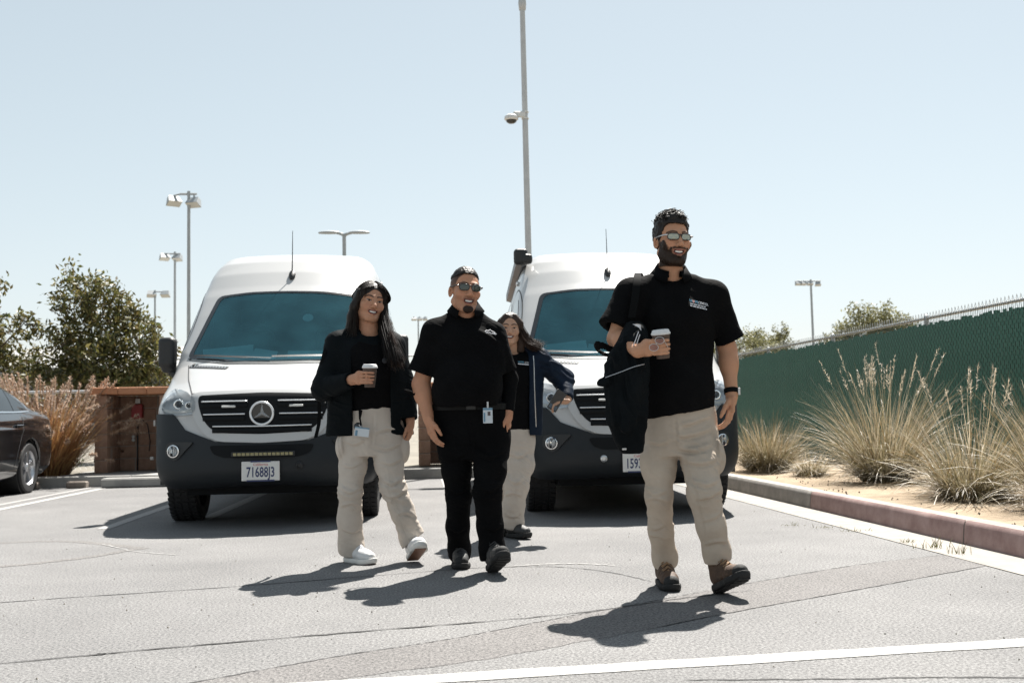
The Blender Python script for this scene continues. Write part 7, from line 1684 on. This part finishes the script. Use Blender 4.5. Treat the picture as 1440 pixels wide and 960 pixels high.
V, Q = F.mesh(); V = relax(V, Q, 1, .5); N_ = vnormals(V, Q); V = V + N_ * (-.0012 + .0016 * vnoise(np.c_[V[:, 0] * 150, V[:, 1] * 150, V[:, 2] * 8], 3))[:, None]
hr = mesh_obj('hair', hd.w(V), Q, M_HAIRBROWN, A4.root, smooth=True)
strands(side_lock(hd.w1((.07, .0, .04)), hd.w1((.10, .0, -.06)), P(742, 486, 7.50), P(756, 487, 7.50), np.array([.014, .020, .010])), 700, M_HAIRBROWN, 'hair_lock', hr, .0014, 13, 9)
strands(side_lock(hd.w1((-.07, .0, .04)), hd.w1((-.10, .0, -.06)), P(700, 490, 7.48), P(698, 506, 7.48), np.array([.018, .022, .010])), 260, M_HAIRBROWN, 'hair_lock', hr, .0014, 14, 9)
F = Field((-.34, -.30, .74), (.40, .30, 1.42), .0065); F.loft(torso4, .02); F.cut(P(725, 605, 7.5), (0, 0, -1)); F.cap(P(722, 490, 7.5), P(722, 465, 7.45), .05, .07, .01, 's')
top4 = garment('polo_shirt', F, M_BLACKCLOTH, A4.root, [(P(725, 550, 7.45), .2, .005)], 51, 1.0, 1)
F = Field((-.42, -.34, .70), (.58, .36, 1.42), .0066)
F.loft(A4.rows([(612, 690, 762, 7.58, .13), (580, 690, 763, 7.58, .145), (545, 688, 764, 7.57, .155), (518, 688, 764, 7.57, .15), (504, 690, 761, 7.58, .125), (494, 700, 748, 7.58, .095), (487, 708, 739, 7.58, .08)]), .02)
F.rbox(P(726, 560, 7.38), (.20, .34, .70), .03, k=.01, mode='s'); F.loft([(z - .02, cx, cy, rx * .96, ry * .98) for z, cx, cy, rx, ry in torso4], .004, 's'); F.cap(P(722, 498, 7.55), P(722, 465, 7.5), .06, .08, .01, 's')
F.chain([P(705, 496, 7.57), shL, elL, wrL4], [.055, .072, .064, .045], .03); F.chain([P(745, 496, 7.57), shR, elR, wrR - nrm(wrR - elR) * .01], [.055, .074, .072, .047], .03)
for w_, e_, r in ((wrR - nrm(wrR - elR) * .012, elR, .032),):
    dd = nrm(w_ - e_); F.op(w_ - .08, w_ + .08, (lambda c, n: (lambda X, Y, Z: np.maximum(-((X - c[0]) * n[0] + (Y - c[1]) * n[1] + (Z - c[2]) * n[2]), np.sqrt((X - c[0]) ** 2 + (Y - c[1]) ** 2 + (Z - c[2]) ** 2) - .08)))(w_, dd), 0, 's'); F.cap(w_ - dd * .02, w_ + dd * .06, r, r, .003, 's')
jk4 = garment('open_jacket', F, M_NAVY, A4.root, [(elR, .12, .014), (shR, .10, .012), (P(775, 518, 7.5), .1, .014)], 52, 1.0, 1)
mb = MB(); mb.tube(spline(np.array([P(750, 500, 7.42), P(751, 515, 7.405), P(752, 550, 7.40), P(754, 600, 7.43)]), 6), .003, 5); mb.build('zip', M_METALCLIP, jk4)
c, R = plane_on(overts(top4), *P(735, 511, 7.45)[[0, 2]], .05); R = R @ rotz(-.1)
text_obj('chest_logo', 'HOPE', .017, M_LOGO_B, top4, c + R @ np.array([-.016, .006, .008]), R, True); text_obj('chest_logo', 'CENTER', .017, M_LOGO_W, top4, c + R @ np.array([.026, .006, .008]), R, False, sx=.5)
mb = MB(); mb.raw(np.array([(-.038, -.012, .008), (.042, -.012, .008), (.042, -.005, .008), (-.038, -.005, .008)]) @ R.T + c, [(0, 1, 2, 3)]); mb.build('chest_lettering', M_LOGO_W, top4)
hips4 = A4.rows([(640, 703, 748, 7.56, .10), (622, 699, 752, 7.57, .118), (605, 700, 752, 7.57, .112), (595, 701, 751, 7.57, .105)])
tr4 = trousers(A4, 'trousers', hips4, [([P(708, 622, 7.58), P(706, 655, 7.60), knL, P(705, 715, 7.72), P(706, 736, 7.80), P(706, 752, 7.82)], [.088, .084, .078, .076, .076, .074]),
    ([P(733, 622, 7.56), P(730, 655, 7.53), knR, P(722, 712, 7.53), P(721, 735, 7.56), P(721, 752, 7.57)], [.094, .090, .082, .078, .076, .074])], 595, M_STONE,
    [(knR, .12, .014), (P(721, 725, 7.5), .08, .014), (P(735, 640, 7.5), .1, .010)], [(P(706, 742, 7.81), anL - knL, .05), (P(721, 741, 7.57), anR - knR, .05)], 53, (-.28, -.24, .02), (.24, .42, .92), P(725, 598, 7.5)[2],
    [(P(744, 650, 7.54), (.03, .14, .17), rotz(.2))], lines=lns(P, 7.45, [(((716, 640), (730, 645), (746, 636)), .009, .009), (((712, 675), (726, 682), (740, 672)), .010, .010), (((710, 700), (722, 696), (736, 702)), .009, .009), (((708, 724), (722, 730), (735, 722)), .009, .009)]))
shoe('black_shoe', A4.root, (P(706, 745, 7.85)[0], .30, 0), math.pi, 0, M_BOOT_BLK, M_SOLE_BLK, False, .25, ankle=anL)
shoe('black_shoe', A4.root, (P(718, 750, 7.6)[0] - .01, .075, 0), math.pi + .55, .05, M_BOOT_BLK, M_SOLE_BLK, False, .25, ankle=anR)
ph = empty('phone', A4.b + P(783, 563, 7.40), label='dark phone in the hand of the woman in the navy jacket', cat='phone'); Rp = roty(math.radians(32)) @ rotx(.15)
mb = MB(); mb.box((0, 0, 0), (.075, .010, .155), R=Rp, bev=.004); mb.build('phone_body', M_GLOSSBLK, ph)
mb = MB(); mb.box(Rp @ np.array([0, -.006, -.052]), (.060, .002, .03), R=Rp); mb.build('screen', mat('phone_screen', (.05, .09, .13), .1), ph)
